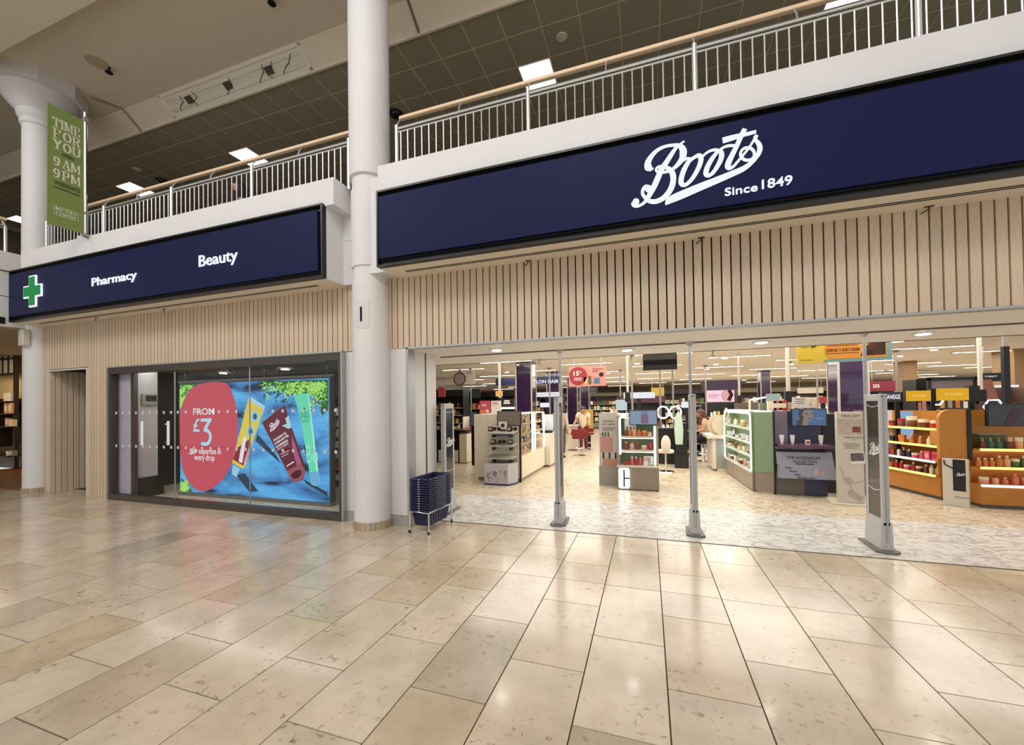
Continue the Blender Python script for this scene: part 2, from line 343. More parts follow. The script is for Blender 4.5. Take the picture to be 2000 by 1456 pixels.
def fat(b, body, o, r, w, h, th=0.002, wide=.2, thin=.06):
    ns = 0; tot = sum(NIBW.get(c, .9)+.12 for c in body)-.12; k = w/tot; mt = frame_m(o, r); x = 0; n = mt.to_3x3() @ Vector((0, 0, th))
    for c in body:
        for st in NIB[c]:
            for (x0, y0), (x1, y1) in zip(st, st[1:]):
                ns += 1
                sw = wide if not (c in 'MAN' and x1 > x0 and y1 > y0) else thin
                p = [(x0-sw/2, y0-thin/2), (x0+sw/2, y0-thin/2), (x0+sw/2, y0+thin/2), (x0-sw/2, y0+thin/2)]
                q = p+[(a+x1-x0, d+y1-y0) for a, d in p]
                q = sorted(set(q)); lo, up = [], []          # convex hull of the swept nib
                cr = lambda a, d, e: (d[0]-a[0])*(e[1]-a[1])-(d[1]-a[1])*(e[0]-a[0])
                for t in q:
                    while len(lo) > 1 and cr(lo[-2], lo[-1], t) <= 0: lo.pop()
                    lo.append(t)
                for t in q[::-1]:
                    while len(up) > 1 and cr(up[-2], up[-1], t) <= 0: up.pop()
                    up.append(t)
                b.prism([mt @ Vector(((x+a)*k, d*h, ns*2.5e-5)) for a, d in lo[:-1]+up[:-1]], n)
        x += NIBW.get(c, .9)+.12
    return b
# ================================================================ THE SETTING
# ---- mall floor: jura limestone slabs in brick bond
LIME = limestone()
GROUT = M('dark_grout', (70, 58, 48), 0.8)
TW, TL, TX0 = 0.437, 0.778, 0.073
floor = struct('floor', B().box((-20, -3.2, -0.12), (6.5, 4.775, -0.006)).box((-10.7, 4.775, -0.12), (-9.45, 6.2, -0.001)), GROUT)
floor['label'] = 'polished cream limestone mall floor'
def slab_mesh(w, l):
    g = 0.0022; b = B(); h = 0.0015
    b.hexa([(-w/2+g, -l/2+g, -0.02), (w/2-g, -l/2+g, -0.02), (w/2-g, l/2-g, -0.02), (-w/2+g, l/2-g, -0.02)],
           [(-w/2+g+h, -l/2+g+h, 0), (w/2-g-h, -l/2+g+h, 0), (w/2-g-h, l/2-g-h, 0), (-w/2+g+h, l/2-g-h, 0)])
    return b
_sm = {}
rest = B(); cand = []
for k in range(-46, 15):
    x0 = TX0+TW*k; odd = k % 2 == 0
    js = [(2.288 if odd else 1.897)+TL*j for j in range(-7, 5)]+[3.462]
    js = sorted(set([round(y, 3) for y in js if -3.1 < y < 4.775]+[4.772])); js = [y for i, y in enumerate(js) if i == 0 or y-js[i-1] > 0.03]
    for y0, y1 in zip(js, js[1:]):
        cand.append((x0+TW/2, (y0+y1)/2, round(y1-y0, 3)))
vis = []
for x, y, l in cand:
    s_ = any(in_frame((x+a*TW/2, y+c*l/2, 0), 30) for a in (-1, 0, 1) for c in (-1, 0, 1)) and x > -12.5
    (vis if s_ else []).append((x, y, l))
    if not s_: rest.add([p+Vector((x, y, 0)) for p in slab_mesh(TW, l).v], slab_mesh(TW, l).f)
vis.sort(key=lambda t: t[0]**2+t[1]**2)
for i, (x, y, l) in enumerate(vis):
    if i >= 298:
        t_ = slab_mesh(TW, l); rest.add([p+Vector((x, y, 0)) for p in t_.v], t_.f); continue
    if l not in _sm: _sm[l] = mesh('floor_slab', slab_mesh(TW, l), LIME)
    piece('floor_slab', _sm[l], floor, (x, y, 0))
P('outlying_floor_slabs', rest, LIME, floor, kind='stuff')

# ---- shop floor
SHOPFLOOR = marble('shop_vinyl_beige', (214, 200, 176), (160, 140, 112), 2.4)
ENTRYFLOOR = marble('entrance_marble_white', (212, 210, 205), (156, 150, 143), 2.4)
struct('floor', B().box((-3.0, 4.78, -0.12), (6.5, 6.32, 0)), ENTRYFLOOR, label='white veined marble entrance floor')
struct('floor', B().box((-13, 6.32, -0.12), (22, 31, 0)).box((-9.3, 4.5, -0.12), (-3.0, 6.32, 0.0)), SHOPFLOOR, label='beige marbled shop floor')
struct('trim_1', B().box((-2.9, 4.765, -0.03), (6.5, 4.785, 0.003)), M('threshold_strip', (60, 52, 46), 0.5), label='thin dark threshold strip')

# ---- slatted shopfront
def slat_mesh(z0, z1, w=0.0712, d=0.03):
    return B().box((-w/2, -d, z0), (w/2, 0, z1))
_sl = {}
def slats(parent, xs, z0, z1, Y, mat=OAK):
    k = (round(z0, 3), round(z1, 3), mat.name)
    if k not in _sl: _sl[k] = mesh('slat', slat_mesh(z0, z1), mat, bevel=0.002)
    for x in xs: piece('slat', _sl[k], parent, (x, Y, 0))
YF, YB = 4.43, 4.46
PT = 0.0849
wr = struct('wall_front', B().box((-3.3, YB, 2.262), (5.2, YB+0.12, 3.2)), BLACK, label='oak slat wall above the open shop entrance')
slats(wr, [x for x in (0.631+PT/2+PT*k for k in range(-60, 60)) if -3.22 < x < 5.1], 2.262, 3.165, YB)
wl = struct('wall_front', B().box((-8.80, YB, 2.268), (-3.55, YB+0.12, 3.2)).box((-9.53, YB, 0), (-8.80, YB+0.10, 3.2)).box((-10.66, YB, 2.30), (-9.53, YB+0.10, 3.2)).box((-11.1, YB, 0), (-10.70, YB+0.10, 3.2)).box((-10.705, YB, 2.30), (-10.655, YB+0.1, 3.2)), BLACK, label='oak slat wall around the shop window')
for k in range(-2, 88):
    x = -3.757-PT*k
    if x < -10.98: break
    if x > -8.80: slats(wl, [x], 2.268, 3.14, YB)
    elif x > -9.48: slats(wl, [x], 0.0, 3.14, YB)
    elif x > -10.70: slats(wl, [x], 2.315, 3.14, YB)
    else: slats(wl, [x], 0.0, 3.14, YB)
# side passage with slatted cheek
al = struct('wall_side', B().box((-10.78, YB+0.09, 0), (-10.685, 6.2, 2.4)).box((-10.7, 6.1, 0), (-9.46, 6.2, 2.4)).box((-9.53, YB+0.1, 0), (-9.45, 6.1, 2.4)).box((-10.7, YB, 2.30), (-9.5, 6.2, 2.4)), BLACK, label='slatted passage beside the shop window')
me_ = mesh('slat', slat_mesh(0, 2.295, 0.074, 0.03), OAKD, bevel=0.002)
for k in range(19): piece('slat', me_, al, (-10.685, 4.465+PT*k, 0), (0, 0, PI/2))
struct('trim_2', B().box((-10.69, 4.41, 2.278), (-9.48, 4.47, 2.30)).box((-10.69, 4.41, 0), (-10.668, 4.47, 2.278)).box((-9.502, 4.41, 0), (-9.48, 4.47, 2.278)), PANELW, label='pale metal edging of the slatted passage')

# ---- white panels either side of the round column, skirting, reveal
struct('wall_pier', B().box((-3.85, 4.44, 0.13), (-3.40, 4.56, 2.262)).box((-3.30, 4.44, 0.13), (-2.885, 4.56, 2.262)), PANELW, label='white panels either side of the column')
struct('baseboard_pier', B().box((-3.85, 4.43, 0), (-3.40, 4.56, 0.125)).box((-3.30, 4.43, 0), (-2.885, 4.56, 0.125)), GREYP, label='grey skirting under the white panels')
struct('trim_3', B().box((-2.885, 4.40, 0), (-2.85, 4.56, 2.262)).box((-2.885, 4.40, 2.238), (5.2, 4.47, 2.262)), SILV, bevel=0.004, label='silver edging of the shop entrance')
rv = struct('wall_entrance', B().box((-3.2, 4.56, 0), (-2.862, 4.83, 2.24)).box((-3.2, 4.845, 0), (-2.862, 5.12, 2.24)).box((-4.05, 5.06, 0), (-3.2, 5.12, 2.24)).box((-4.11, 5.0, 0), (-4.05, 6.95, 2.74)), PANELW, label='white side wall of the shop entrance')
P('shutter_guide', B().box((-2.90, 4.825, 0), (-2.856, 4.85, 2.24)), DKMET, rv)
sf = struct('ceiling', B().box((-3.2, 4.49, 2.24), (6.5, 5.12, 2.34)).box((-4.05, 5.12, 2.24), (6.5, 6.32, 2.34)).box((-4.05, 6.26, 2.24), (6.5, 6.32, 2.80)), M('white_soffit', (236, 231, 222), 0.5), label='low white soffit inside the entrance')
P('shutter_rail', B().tube([(-2.86, 5.27, 2.232), (6.4, 5.27, 2.232)], 0.010, 6), M('grey_rail', (120, 112, 104), 0.4, metal=0.5), sf)

# ---- fascia beams, parapet
SOFF = M('cream_soffit', (236, 226, 208), 0.5)
def slot(parent, x0, x1, z):
    P('slot_diffuser', B().box((x0, 4.20, z-0.004), (x1, 4.212, z+0.002)).box((x0, 4.235, z-0.004), (x1, 4.247, z+0.002)), BLACK, parent)
br = struct('wall_fascia', B().box((-3.0, 4.06, 3.165), (5.2, 4.50, 4.39)).box((-3.005, 4.035, 4.08), (5.2, 4.06, 4.39)), WHITE, label='white fascia beam over the shop entrance')
P('soffit', B().box((-2.98, 4.07, 3.158), (5.2, 4.44, 3.165)), SOFF, br); slot(br, -2.75, 5.1, 3.158)
bl = struct('wall_fascia', B().box((-10.85, 4.06, 3.14), (-3.80, 4.50, 4.05)).box((-10.6, 4.035, 4.05), (-3.66, 4.50, 4.39)), WHITE, label='white fascia beam over the shop window')
P('soffit', B().box((-10.85, 4.07, 3.133), (-3.82, 4.44, 3.14)), SOFF, bl); slot(bl, -10.5, -4.1, 3.133)
struct('wall_panel', B().box((-3.80, 4.36, 3.14), (-3.42, 4.50, 3.72)).box((-3.80, 4.36, 3.725), (-3.42, 4.50, 4.36)).box((-3.30, 4.16, 3.165), (-3.0, 4.50, 4.35)), WHITE, label='white infill panels beside the column')
_z = lambda y: ay(710, y, 4.10).z
# ---- round columns
def ring_tiles(parent, c, r, n, h):
    for i in range(n):
        a0 = 2*PI*i/n; a1 = 2*PI*(i+0.94)/n
        p = [Vector((c[0]+q*math.cos(a), c[1]+q*math.sin(a), 0)) for q, a in ((r, a0), (r, (a0+a1)/2), (r, a1), (r-0.02, a1), (r-0.02, a0))]
        P('base_tile', B().prism(p, (0, 0, h)), TILEW if i % 5 else TILEG, parent)
TILEW = M('timber_look_tile', (178, 156, 130), 0.5, rnd=0.12); TILEG = M('grey_tile', (160, 158, 154), 0.5)
CX, CYc = -3.35, 4.337
col = struct('column', B().lathe([(0.226, 0.09), (0.226, _z(548)), (0.212, _z(547)), (0.212, _z(517)), (0.231, _z(515)), (0.231, _z(361)), (0.219, _z(359)), (0.219, _z(336)), (0.252, _z(334)), (0.252, 8.2)], (CX, CYc, 0), 48), WHITE, smooth=True, label='round white column between the two shop signs')
ring_tiles(col, (CX, CYc), 0.243, 24, 0.098)
def on_col(x, y, r=0.228):      # point of the column's skin seen at a photo point
    d = ray(x, y); a = d.x*d.x+d.y*d.y; b_ = -2*(d.x*CX+d.y*CYc); c = CX*CX+CYc*CYc-r*r
    t = (-b_-math.sqrt(max(0, b_*b_-4*a*c)))/(2*a); return C0+d*t
def skin(b, x0, x1, y0, y1, r, n=5):
    for i in range(n):
        xa, xb = x0+(x1-x0)*i/n, x0+(x1-x0)*(i+1)/n
        q = [on_col(xa, y1, r), on_col(xb, y1, r), on_col(xb, y0, r), on_col(xa, y0, r)]
        zb, zt = q[0].z, q[2].z
        A_, D_ = q[0], q[1]; cen = Vector((CX, CYc, 0)); ia = A_+(Vector((cen.x-A_.x, cen.y-A_.y, 0)).normalized()*0.006); idd = D_+(Vector((cen.x-D_.x, cen.y-D_.y, 0)).normalized()*0.006)
        b.hexa([(A_.x, A_.y, zb), (D_.x, D_.y, zb), (idd.x, idd.y, zb), (ia.x, ia.y, zb)], [(A_.x, A_.y, zt), (D_.x, D_.y, zt), (idd.x, idd.y, zt), (ia.x, ia.y, zt)])
    return b
hp = P('access_panel', skin(B(), 695, 721, 588, 641, 0.230), PANELW, col)
P('slot_opening', skin(B(), 703, 707, 599, 628, 0.232, 1), BLACK, hp)
LCX, LCY = -11.06, 4.44
colL = struct('column', B().lathe([(0.20, 0.09), (0.20, 3.1), (0.215, 3.2), (0.215, 6.98)], (LCX, LCY, 0), 40), WHITE, smooth=True, label='round white column at the far left end of the shop')
ring_tiles(colL, (LCX, LCY), 0.215, 20, 0.098)
P('capital', B().lathe([(0.20, 6.96), (0.245, 7.0), (0.25, 7.06), (0.235, 7.09), (0.28, 7.14), (0.29, 7.20), (0.29, 7.24), (0.40, 7.36), (0.50, 7.50), (0.53, 7.56), (0.53, 7.60)], (LCX, LCY, 0), 40), WHITE, colL, smooth=True)
P('abacus', B().lathe([(0.66, 7.60), (0.66, 7.86)], (LCX, LCY, 0), 8, a0=PI/8, a1=2*PI+PI/8), WHITE, colL)
q = on_col(0, 0)
P('junction_box', B().box((-11.08, 4.18, 2.76), (-10.90, 4.27, 3.06)), M('cream_plastic', (214, 208, 194), 0.4), colL, bevel=0.008)
P('slot_opening', B().box((-11.245, 4.34, 2.55), (-11.225, 4.36, 2.72)), BLACK, colL)

# ---- return wing on the left: beam, lintel, bookshop beyond
wing = struct('wall_left', B().box((-11.6, -3.0, 3.08), (-11.0, 4.44, 3.62)).box((-11.6, -3.0, 3.64), (-11.02, 4.44, 4.08)).box((-11.6, -3.0, 4.10), (-10.98, 4.44, 4.44)), WHITE, label='white fascia of the side arcade')
P('sign_plate', B().box((-11.0, 3.60, 3.12), (-10.985, 3.99, 3.24)), BLK, wing)
struct('ceiling', B().box((-19.1, -3.0, 3.06), (-11.0, 7.0, 3.08)), M('side_arcade_ceiling', (150, 136, 116), 0.6), label='ceiling of the shop at far left')
struct('wall_left', B().box((-19.1, -3.0, 0), (-19.0, 7.0, 3.06)).box((-19, 6.2, 0), (-11.1, 6.3, 3.06)), M('warm_cream_wall', (226, 200, 150), 0.6), label='cream wall of the shop at far left')
area('arcade_shop_lamp', (-15.5, 4.7, 2.98), (-15.5, 5.0, 0), 2.4, 1.6, 45, (1.0, 0.80, 0.55))

# ---- upper storey: slab, back wall, ceilings
struct('floor', B().box((-20, 4.5, 3.85), (9, 13, 4.05)), M('upper_floor', (120, 110, 96), 0.6), label='upper gallery floor')
struct('wall_upper', B().box((-20, 12.2, 4.3), (9, 12.3, 7.7)), M('upper_back_wall', (92, 80, 66), 0.7), label='dark back wall of the upper gallery')
ZG = 7.6
struct('wall_upper', B().box((-20.1, -5, 4.3), (-20, 13, 10.2)), M('upper_back_wall', (92, 80, 66), 0.7), label='dark end wall of the side gallery')
struct('floor', B().box((-20, -3, 4.2), (-11.6, 4.5, 4.40)), M('upper_floor', (120, 110, 96), 0.6), label='side gallery floor')
CELL = M('ceiling_tile_grey', (166, 156, 130), 0.8, rnd=0.02); TBAR = M('ceiling_grid_bar', (226, 214, 186), 0.6)
gc = struct('ceiling', B().box((-20, 5.73, ZG+0.0025), (9, 12.3, ZG+0.05)), TBAR, label='square grid ceiling over the upper gallery')
rows = [(5.735, 6.26)]+[(6.26+0.6*i, 6.86+0.6*i) for i in range(10)]
LPANEL = [(-2.11, 6.86), (-9.31, 6.86), (-13.51, 6.86), (2.69, 6.86), (-18.91, 6.86)]
_cm = {}; far = B()
for j, (y0, y1) in enumerate(rows):
    for k in range(-29, 19):
        x0 = -2.11+0.6*k
        if any(abs(x0-a) < 0.1 and abs(y0-b_) < 0.1 for a, b_ in LPANEL): continue
        w, l = 0.6, y1-y0; t_ = B().box((-w/2+0.009, -l/2+0.009, 0), (w/2-0.009, l/2-0.009, 0.012))
        c = (x0+0.3, (y0+y1)/2, ZG)
        if j < 4 and any(in_frame((c[0]+a*0.3, c[1]+e*l/2, ZG), 5) for a in (-1, 1) for e in (-1, 1)):
            kk = round(l, 2)
            if kk not in _cm: _cm[kk] = mesh('ceiling_panel', t_, CELL)
            piece('ceiling_panel', _cm[kk], gc, c)
        else: far.add([p+Vector(c) for p in t_.v], t_.f)
P('outlying_ceiling_panels', far, CELL, gc, kind='stuff')
PLAIN = M('plain_ceiling', (234, 221, 198), 0.75, noise=0.02)
ATC = struct('ceiling', B().prism([(-24, 5.73, ZG), (-24, 5.376, 7.852), (-24, 5.376, 8.0), (-24, 5.9, 8.0), (-24, 5.9, ZG+0.02), (-24, 5.73, ZG+0.02)], (33, 0, 0)).box((-24, 2.1, 7.852), (9, 5.376, 8.0)), PLAIN, label='plain beige ceiling with sloped edge over the void')
P('edge_moulding', B().box((-24, 5.70, ZG-0.03), (9, 5.735, ZG+0.02)), PLAIN, ATC)
P('ceiling_joint', B().tube([(-3.42, 5.70, 7.60), (-3.42, 5.376, 7.845), (-3.42, 4.6, 7.848)], 0.02, 4), M('joint_dark', (120, 108, 92), 0.8), ATC)  # ceiling groove drawn as a darker strip
yb = fl(75, 38, 7.75).y
struct('trim_4', B().box((-24, yb-0.5, 7.55), (9, yb, 7.86)), PLAIN, label='boxed beam along the plain ceiling')
# atrium roof beyond the beam, with its skylight openings left dark above the camera
struct('ceiling', B().box((-24, -5, 10.2), (9, yb-0.4, 10.3)), PLAIN, label='high atrium roof')
# ================================================================ SIGNS, WINDOW, RAILINGS
def sign(label, x0, x1, z0, z1):
    t = T('shop_sign', label, 'sign', ((x0+x1)/2, 4.06, z0))
    P('frame', B().box((x0, 3.99, z0), (x1, 4.06, z0+0.022)).box((x0, 3.99, z1-0.022), (x1, 4.06, z1)).box((x0, 3.99, z0+0.022), (x0+0.022, 4.06, z1-0.022)).box((x1-0.022, 3.99, z0+0.022), (x1, 4.06, z1-0.022)).box((x0+0.028, 4.045, z0+0.028), (x1-0.028, 4.06, z1-0.028)), SIGNBLK, t)
    P('return_frame', B().box((x0+0.05, 4.01, z0+0.07), (x1-0.05, 4.045, z1-0.07)), SIGNBLK, t)
    P('panel', B().box((x0+0.045, YS, z0+0.085), (x1-0.06, 4.01, z1-0.085)), NAVY, t, bevel=0.003)
    return t
ZS0, ZS1 = 3.165, 4.07
sr = sign('long navy shop sign with white script logo over the entrance', -3.0, 4.9, ZS0, ZS1)
P('script_logo', logo(B(), (LX0, YS-0.001, LZ0), (1, 0, 0), LHT, 0.012), LETTER, sr)
def px_words(name, body, xl, yl, xr, yt, Y, parent, mat, bold=0.01, th=0.012, n=(0, 0, 0)):
    a = ay(xl, yl, Y); c = ay(xr, yt, Y)
    return P(name, words(B(), body, (a.x, Y, a.z), (1, 0, 0), c.x-a.x, c.z-a.z, th, bold), mat, parent)
px_words('tagline', 'Since', 1415.5, 384, 1479, 358, YS-0.004, sr, LETTER, 0.008); px_words('tagline', '1849', 1488, 370.5, 1547, 342.5, YS-0.004, sr, LETTER, 0.008)
sl_ = sign('shorter navy sign reading Pharmacy and Beauty over the window', -10.87, -3.80, 3.14, 4.07)
px_words('lettering', 'Pharmacy', 180.5, 565, 267.5, 528, YS-0.004, sl_, LETTER, 0.006)
px_words('lettering', 'Beauty', 389.5, 529, 464.5, 486, YS-0.004, sl_, LETTER, 0.006)
def plus(c, s, w, z):
    x, zz = c; h = w/2
    return [(x-h, z, zz-s), (x+h, z, zz-s), (x+h, z, zz-h), (x+s, z, zz-h), (x+s, z, zz+h), (x+h, z, zz+h), (x+h, z, zz+s), (x-h, z, zz+s), (x-h, z, zz+h), (x-s, z, zz+h), (x-s, z, zz-h), (x-h, z, zz-h)]
cc = ay(66, 569.5, YS); ce = ay(85, 560, YS); hs = abs(ay(66, 539, YS).z-ay(66, 600, YS).z)/2
P('cross_outline', B().prism(plus((cc.x, cc.z), hs, hs*0.78, YS), (0, -0.02, 0)), LETTER, sl_, label='white outline of the pharmacy cross')
P('cross', B().prism(plus((cc.x, cc.z), hs*0.91, hs*0.60, YS-0.02), (0, -0.008, 0)), E('cross_green', (52, 140, 78), 0.95), sl_, label='green pharmacy cross')

# ---- window in its bronze frame, with frameless panes
Wx0, Wx1, Wz1 = -8.79, -3.865, 2.255
yw = 4.37
win = struct('window_1', B().box((Wx0, yw, 0), (Wx1, yw+0.09, 0.10)).box((Wx0, yw, 2.15), (Wx1, yw+0.09, Wz1)).box((Wx0, yw, 0.1), (Wx0+0.06, yw+0.09, 2.15)).box((Wx1-0.05, yw, 0.1), (Wx1, yw+0.09, 2.15)), DKMET, label='frameless glass shop window in a bronze frame')
P('outer_trim', B().box((Wx0-0.03, yw-0.01, 0), (Wx0, yw+0.07, Wz1+0.02)).box((Wx1, yw-0.01, 0), (Wx1+0.025, yw+0.07, Wz1+0.02)).box((Wx0, yw-0.01, Wz1), (Wx1, yw+0.07, Wz1+0.02)), SILV, win)
yg = yw+0.04
seams = [Wx0+0.06, ay(341, 850, yg).x, ay(487.5, 850, yg).x, Wx1-0.05]
DOT = M('frosted_dot', (205, 200, 200), 0.7)
zd = [ay(400, 805, yg).z, ay(400, 876, yg).z]
for a, c in zip(seams, seams[1:]):
    g = P('glass_pane', B().box((a+0.003, yg, 0.1), (c-0.003, yg+0.012, 2.15)), GLASS, win)
    d = B(); n = int((c-a)/0.19)
    for i in range(n+1):
        for z in zd:
            x = a+0.08+i*(c-a-0.16)/max(n, 1)
            d.prism([(x+0.026*math.cos(2*PI*k/12), yg-0.001, z+0.026*math.sin(2*PI*k/12)) for k in range(12)], (0, -0.001, 0))
    P('frosted_dots', d, DOT, g, kind='stuff')
    if c < Wx1-0.1: P('seam', B().box((c-0.004, yg-0.002, 0.1), (c+0.004, yg+0.014, 2.15)), M('silicone_seam', (150, 160, 168), 0.3), win)

# ---- galleries: railings of chrome tube with a beech handrail
def railing(label, x0, x1, posts, step):
    t = T('railing', label, 'railing', ((x0+x1)/2, 4.25, 4.39))
    me_ = mesh('baluster', B().tube([(0, 0, -0.04), (0, 0, 0.515)], 0.0075, 6), CHROME2)
    x = x0+step*0.6
    while x < x1-0.02:
        if all(abs(x-p) > 0.035 for p in posts): piece('baluster', me_, t, (x, 4.25, 4.39))
        x += step
    for p in posts:
        P('post', B().tube([(p, 4.25, 4.33), (p, 4.25, 4.99)], 0.024, 10), CHROME2, t, smooth=True)
    P('top_tube', B().tube([(x0, 4.25, 4.95), (x1, 4.25, 4.95)], 0.014, 8), CHROME2, t, smooth=True)
    P('baluster_tube', B().tube([(x0, 4.25, 4.905), (x1, 4.25, 4.905)], 0.010, 8), CHROME2, t, smooth=True)
    P('handrail', B().box((x0-0.02, 4.32, 5.125), (x1+0.02, 4.375, 5.168)), WOODRAIL, t, bevel=0.012, label='pale beech handrail')
    xs = [p for p in posts]+[(a+c)/2 for a, c in zip(posts, posts[1:])]
    for p in xs: P('bracket', B().tube([(p, 4.25, 4.94), (p, 4.27, 5.03), (p, 4.33, 5.12)], 0.009, 6), CHROME2, t, smooth=True)
    return t
CHROME2 = M('brushed_tube', (214, 214, 212), 0.3, metal=0.75)
railing('chrome railing above the entrance sign, under a beech handrail', -2.88, 5.15, [-2.88, -1.19, 0.49, 2.20, 3.9], 0.0976)
railing('chrome railing above the Pharmacy and Beauty sign', -10.33, -3.605, [-10.33, -8.66, -6.975, -5.29, -3.605], 0.0976)
t = T('railing', 'short chrome railing of the side gallery left of the round column', 'railing', (-11.2, 3.2, 4.44))
for y in (2.2, 4.05): P('post', B().tube([(-11.15, y, 4.44), (-11.15, y, 4.93), (-11.25, y, 5.05)], 0.024, 10), CHROME2, t, smooth=True)
me_ = mesh('baluster', B().tube([(0, 0, 0), (0, 0, 0.47)], 0.0075, 6), CHROME2)
for i in range(1, 19): piece('baluster', me_, t, (-11.15, 2.2+i*0.0975, 4.44))
for z in (4.91, 4.955): P('top_tube', B().tube([(-11.15, -1, z), (-11.15, 4.05, z)], 0.012, 8), CHROME2, t, smooth=True)
P('handrail', B().box((-11.3, -1, 5.08), (-11.22, 4.1, 5.135)), WOODRAIL, t, bevel=0.012)

# ---- banner on its pole
t = T('banner', 'green hanging banner with opening hours on a chrome pole', 'banner', (-8.63, 4.0, 4.39))
P('pole', B().tube([(-8.63, 4.0, 4.36), (-8.63, 4.0, 6.40)], 0.026, 12), CHROME, t, smooth=True)
P('pole_bracket', B().box((-8.67, 3.97, 4.36), (-8.59, 4.06, 4.40)).box((-8.66, 3.975, 6.24), (-8.60, 4.03, 6.32)).box((-8.66, 3.975, 4.72), (-8.60, 4.03, 4.76)), SILV, t)
bx = -8.63
def bp(x, y): return ax(x, y, bx)
A0, A1, A2, A3 = bp(92, 437), bp(163, 457), bp(166, 236), bp(93, 209)
y0, y1, z0, z1 = A0.y, 3.985, (A0.z+A1.z)/2, 6.26
P('cloth', B().box((bx-0.004, y0, z0), (bx+0.004, y1, z1)), M('banner_green', (128, 146, 78), 0.6), t)
P('base_block', B().box((-8.98, 4.05, 4.39), (-8.80, 4.16, 4.445)), WHITE, t)
cr = M('banner_cream', (224, 222, 200), 0.6); dk = M('banner_dark', (40, 42, 30), 0.6)
fw_, fh_ = y1-y0, z1-z0
def bl_(fx, fz): return (bx+0.004, y0+fw_*fx, z0+fh_*fz)
b = B()
for body, fz, h in (('TIME', .83, .075), ('FOR', .74, .075), ('YOU', .65, .075), ('9AM', .505, .075), ('9PM', .405, .075)): (b.v and P('lettering', b, cr, t, label='cream lettering')); b = B(); fat(b, body, bl_(.15, fz), (0, 1, 0), fw_*.74, fh_*h, 0.003); P('lettering', b, cr, t, label='cream lettering'); b = B()
for i in range(1): b.box((bx+0.004, y0+fw_*.45, z0+fh_*.492), (bx+0.007, y0+fw_*.60, z0+fh_*.498))
P('dash', b, cr, t, label='cream lettering'); b = B(); fat(b, 'METRO', bl_(.22, .135), (0, 1, 0), fw_*.56, fh_*.032, 0.003, .16); P('lettering', b, cr, t, label='cream lettering'); b = B(); fat(b, 'CENTRE', bl_(.22, .092), (0, 1, 0), fw_*.56, fh_*.032, 0.003, .16)
b.box((bx+0.004, y0+fw_*.17, z0+fh_*.09), (bx+0.006, y0+fw_*.18, z0+fh_*.17)).box((bx+0.004, y0+fw_*.82, z0+fh_*.09), (bx+0.006, y0+fw_*.83, z0+fh_*.17))
P('lettering', b, cr, t, label='cream lettering')
b = B(); words(b, 'OPEN', bl_(.37, .605), (0, 1, 0), fw_*.32, fh_*.026, 0.003, 0.012); P('lettering', b, dk, t, label='black lettering'); b = B(); words(b, 'WEEKDAYS', bl_(.17, .345), (0, 1, 0), fw_*.70, fh_*.034, 0.003, 0.012); P('lettering', b, dk, t, label='black lettering'); b = B()
b.box((bx+0.004, y0+fw_*.17, z0+fh_*.318), (bx+0.006, y0+fw_*.87, z0+fh_*.326))
P('lettering', b, dk, t, label='black lettering')

# ---- upper gallery ceiling lights and small fittings
LP = E('panel_light', (255, 255, 255), 6.0)
WHR = [('square ceiling light panel above the entrance railing', 0), ('square ceiling light panel nearest the standing person upstairs', 1), ('square ceiling light panel next to the green banner', 2), ('square ceiling light panel cut off by the top of the picture', 3), ('square ceiling light panel behind the far left column', 4)]
for lb, i in WHR:
    x, y = LPANEL[i]; t = T('ceiling_light_panel', lb, 'ceiling light', (x+0.3, y+0.3, ZG-0.01))
    P('frame', B().box((x+0.004, y+0.004, ZG-0.006), (x+0.596, y+0.596, ZG+0.012)), TBAR, t)
    P('diffuser', B().box((x+0.022, y+0.022, ZG-0.009), (x+0.578, y+0.578, ZG-0.004)), LP, t)
for px_, lb in (((317, 352), 'black dome camera on the grid ceiling over the left railing'), ((773, 221), 'black dome camera on the grid ceiling just right of the column')):
    p = fl(*px_, ZG); t = T('dome_camera', lb, 'camera', (p.x, p.y, ZG-0.1))
    P('dome', B().ball((p.x, p.y, ZG-0.015), 0.12, 16, 8, 1, 1, 0.75), BLK, t, smooth=True)
    P('collar', B().lathe([(0.15, ZG-0.02), (0.15, ZG)], (p.x, p.y, 0), 20), M('camera_collar', (60, 56, 50), 0.5), t)
for px_, lb in (((1097, 72), 'round cream ceiling speaker over the entrance railing'), ((268, 331), 'small round ceiling speaker over the left railing')):
    p = fl(*px_, ZG); t = T('ceiling_speaker', lb, 'speaker', (p.x, p.y, ZG-0.02))
    P('rim', B().lathe([(0.085, ZG-0.014), (0.09, ZG)], (p.x, p.y, 0), 20), PLAIN, t); P('grille', B().lathe([(0.03, ZG-0.018), (0.045, ZG-0.010)], (p.x, p.y, 0), 16), TBAR, t)
p = fl(189, 121, 7.85); P('cover_plate', B().lathe([(0.16, 7.84), (0.16, 7.853)], (p.x, p.y, 0), 28), M('plate_cream', (200, 182, 150), 0.5), None, 'round cream cover plate on the plain ceiling', 'cover plate')
p = fl(213, 137, 7.80)
t = T('sprinkler', 'small dark sprinkler beside the round cream cover plate', 'sprinkler', (p.x, p.y, 7.75)); P('stem', B().tube([(p.x, p.y, 7.76), (p.x, p.y, 7.855)], 0.02, 8), BLK, t); P('deflector', B().lathe([(0.06, 7.75), (0.05, 7.77)], (p.x, p.y, 0), 12), BLK, t)
p = fl(531, 1, 7.80)
t = T('sprinkler', 'small dark sprinkler at the top edge left of the middle column', 'sprinkler', (p.x, p.y, 7.75)); P('stem', B().tube([(p.x, p.y, 7.76), (p.x, p.y, 7.855)], 0.02, 8), BLK, t); P('deflector', B().lathe([(0.06, 7.75), (0.05, 7.77)], (p.x, p.y, 0), 12), BLK, t)
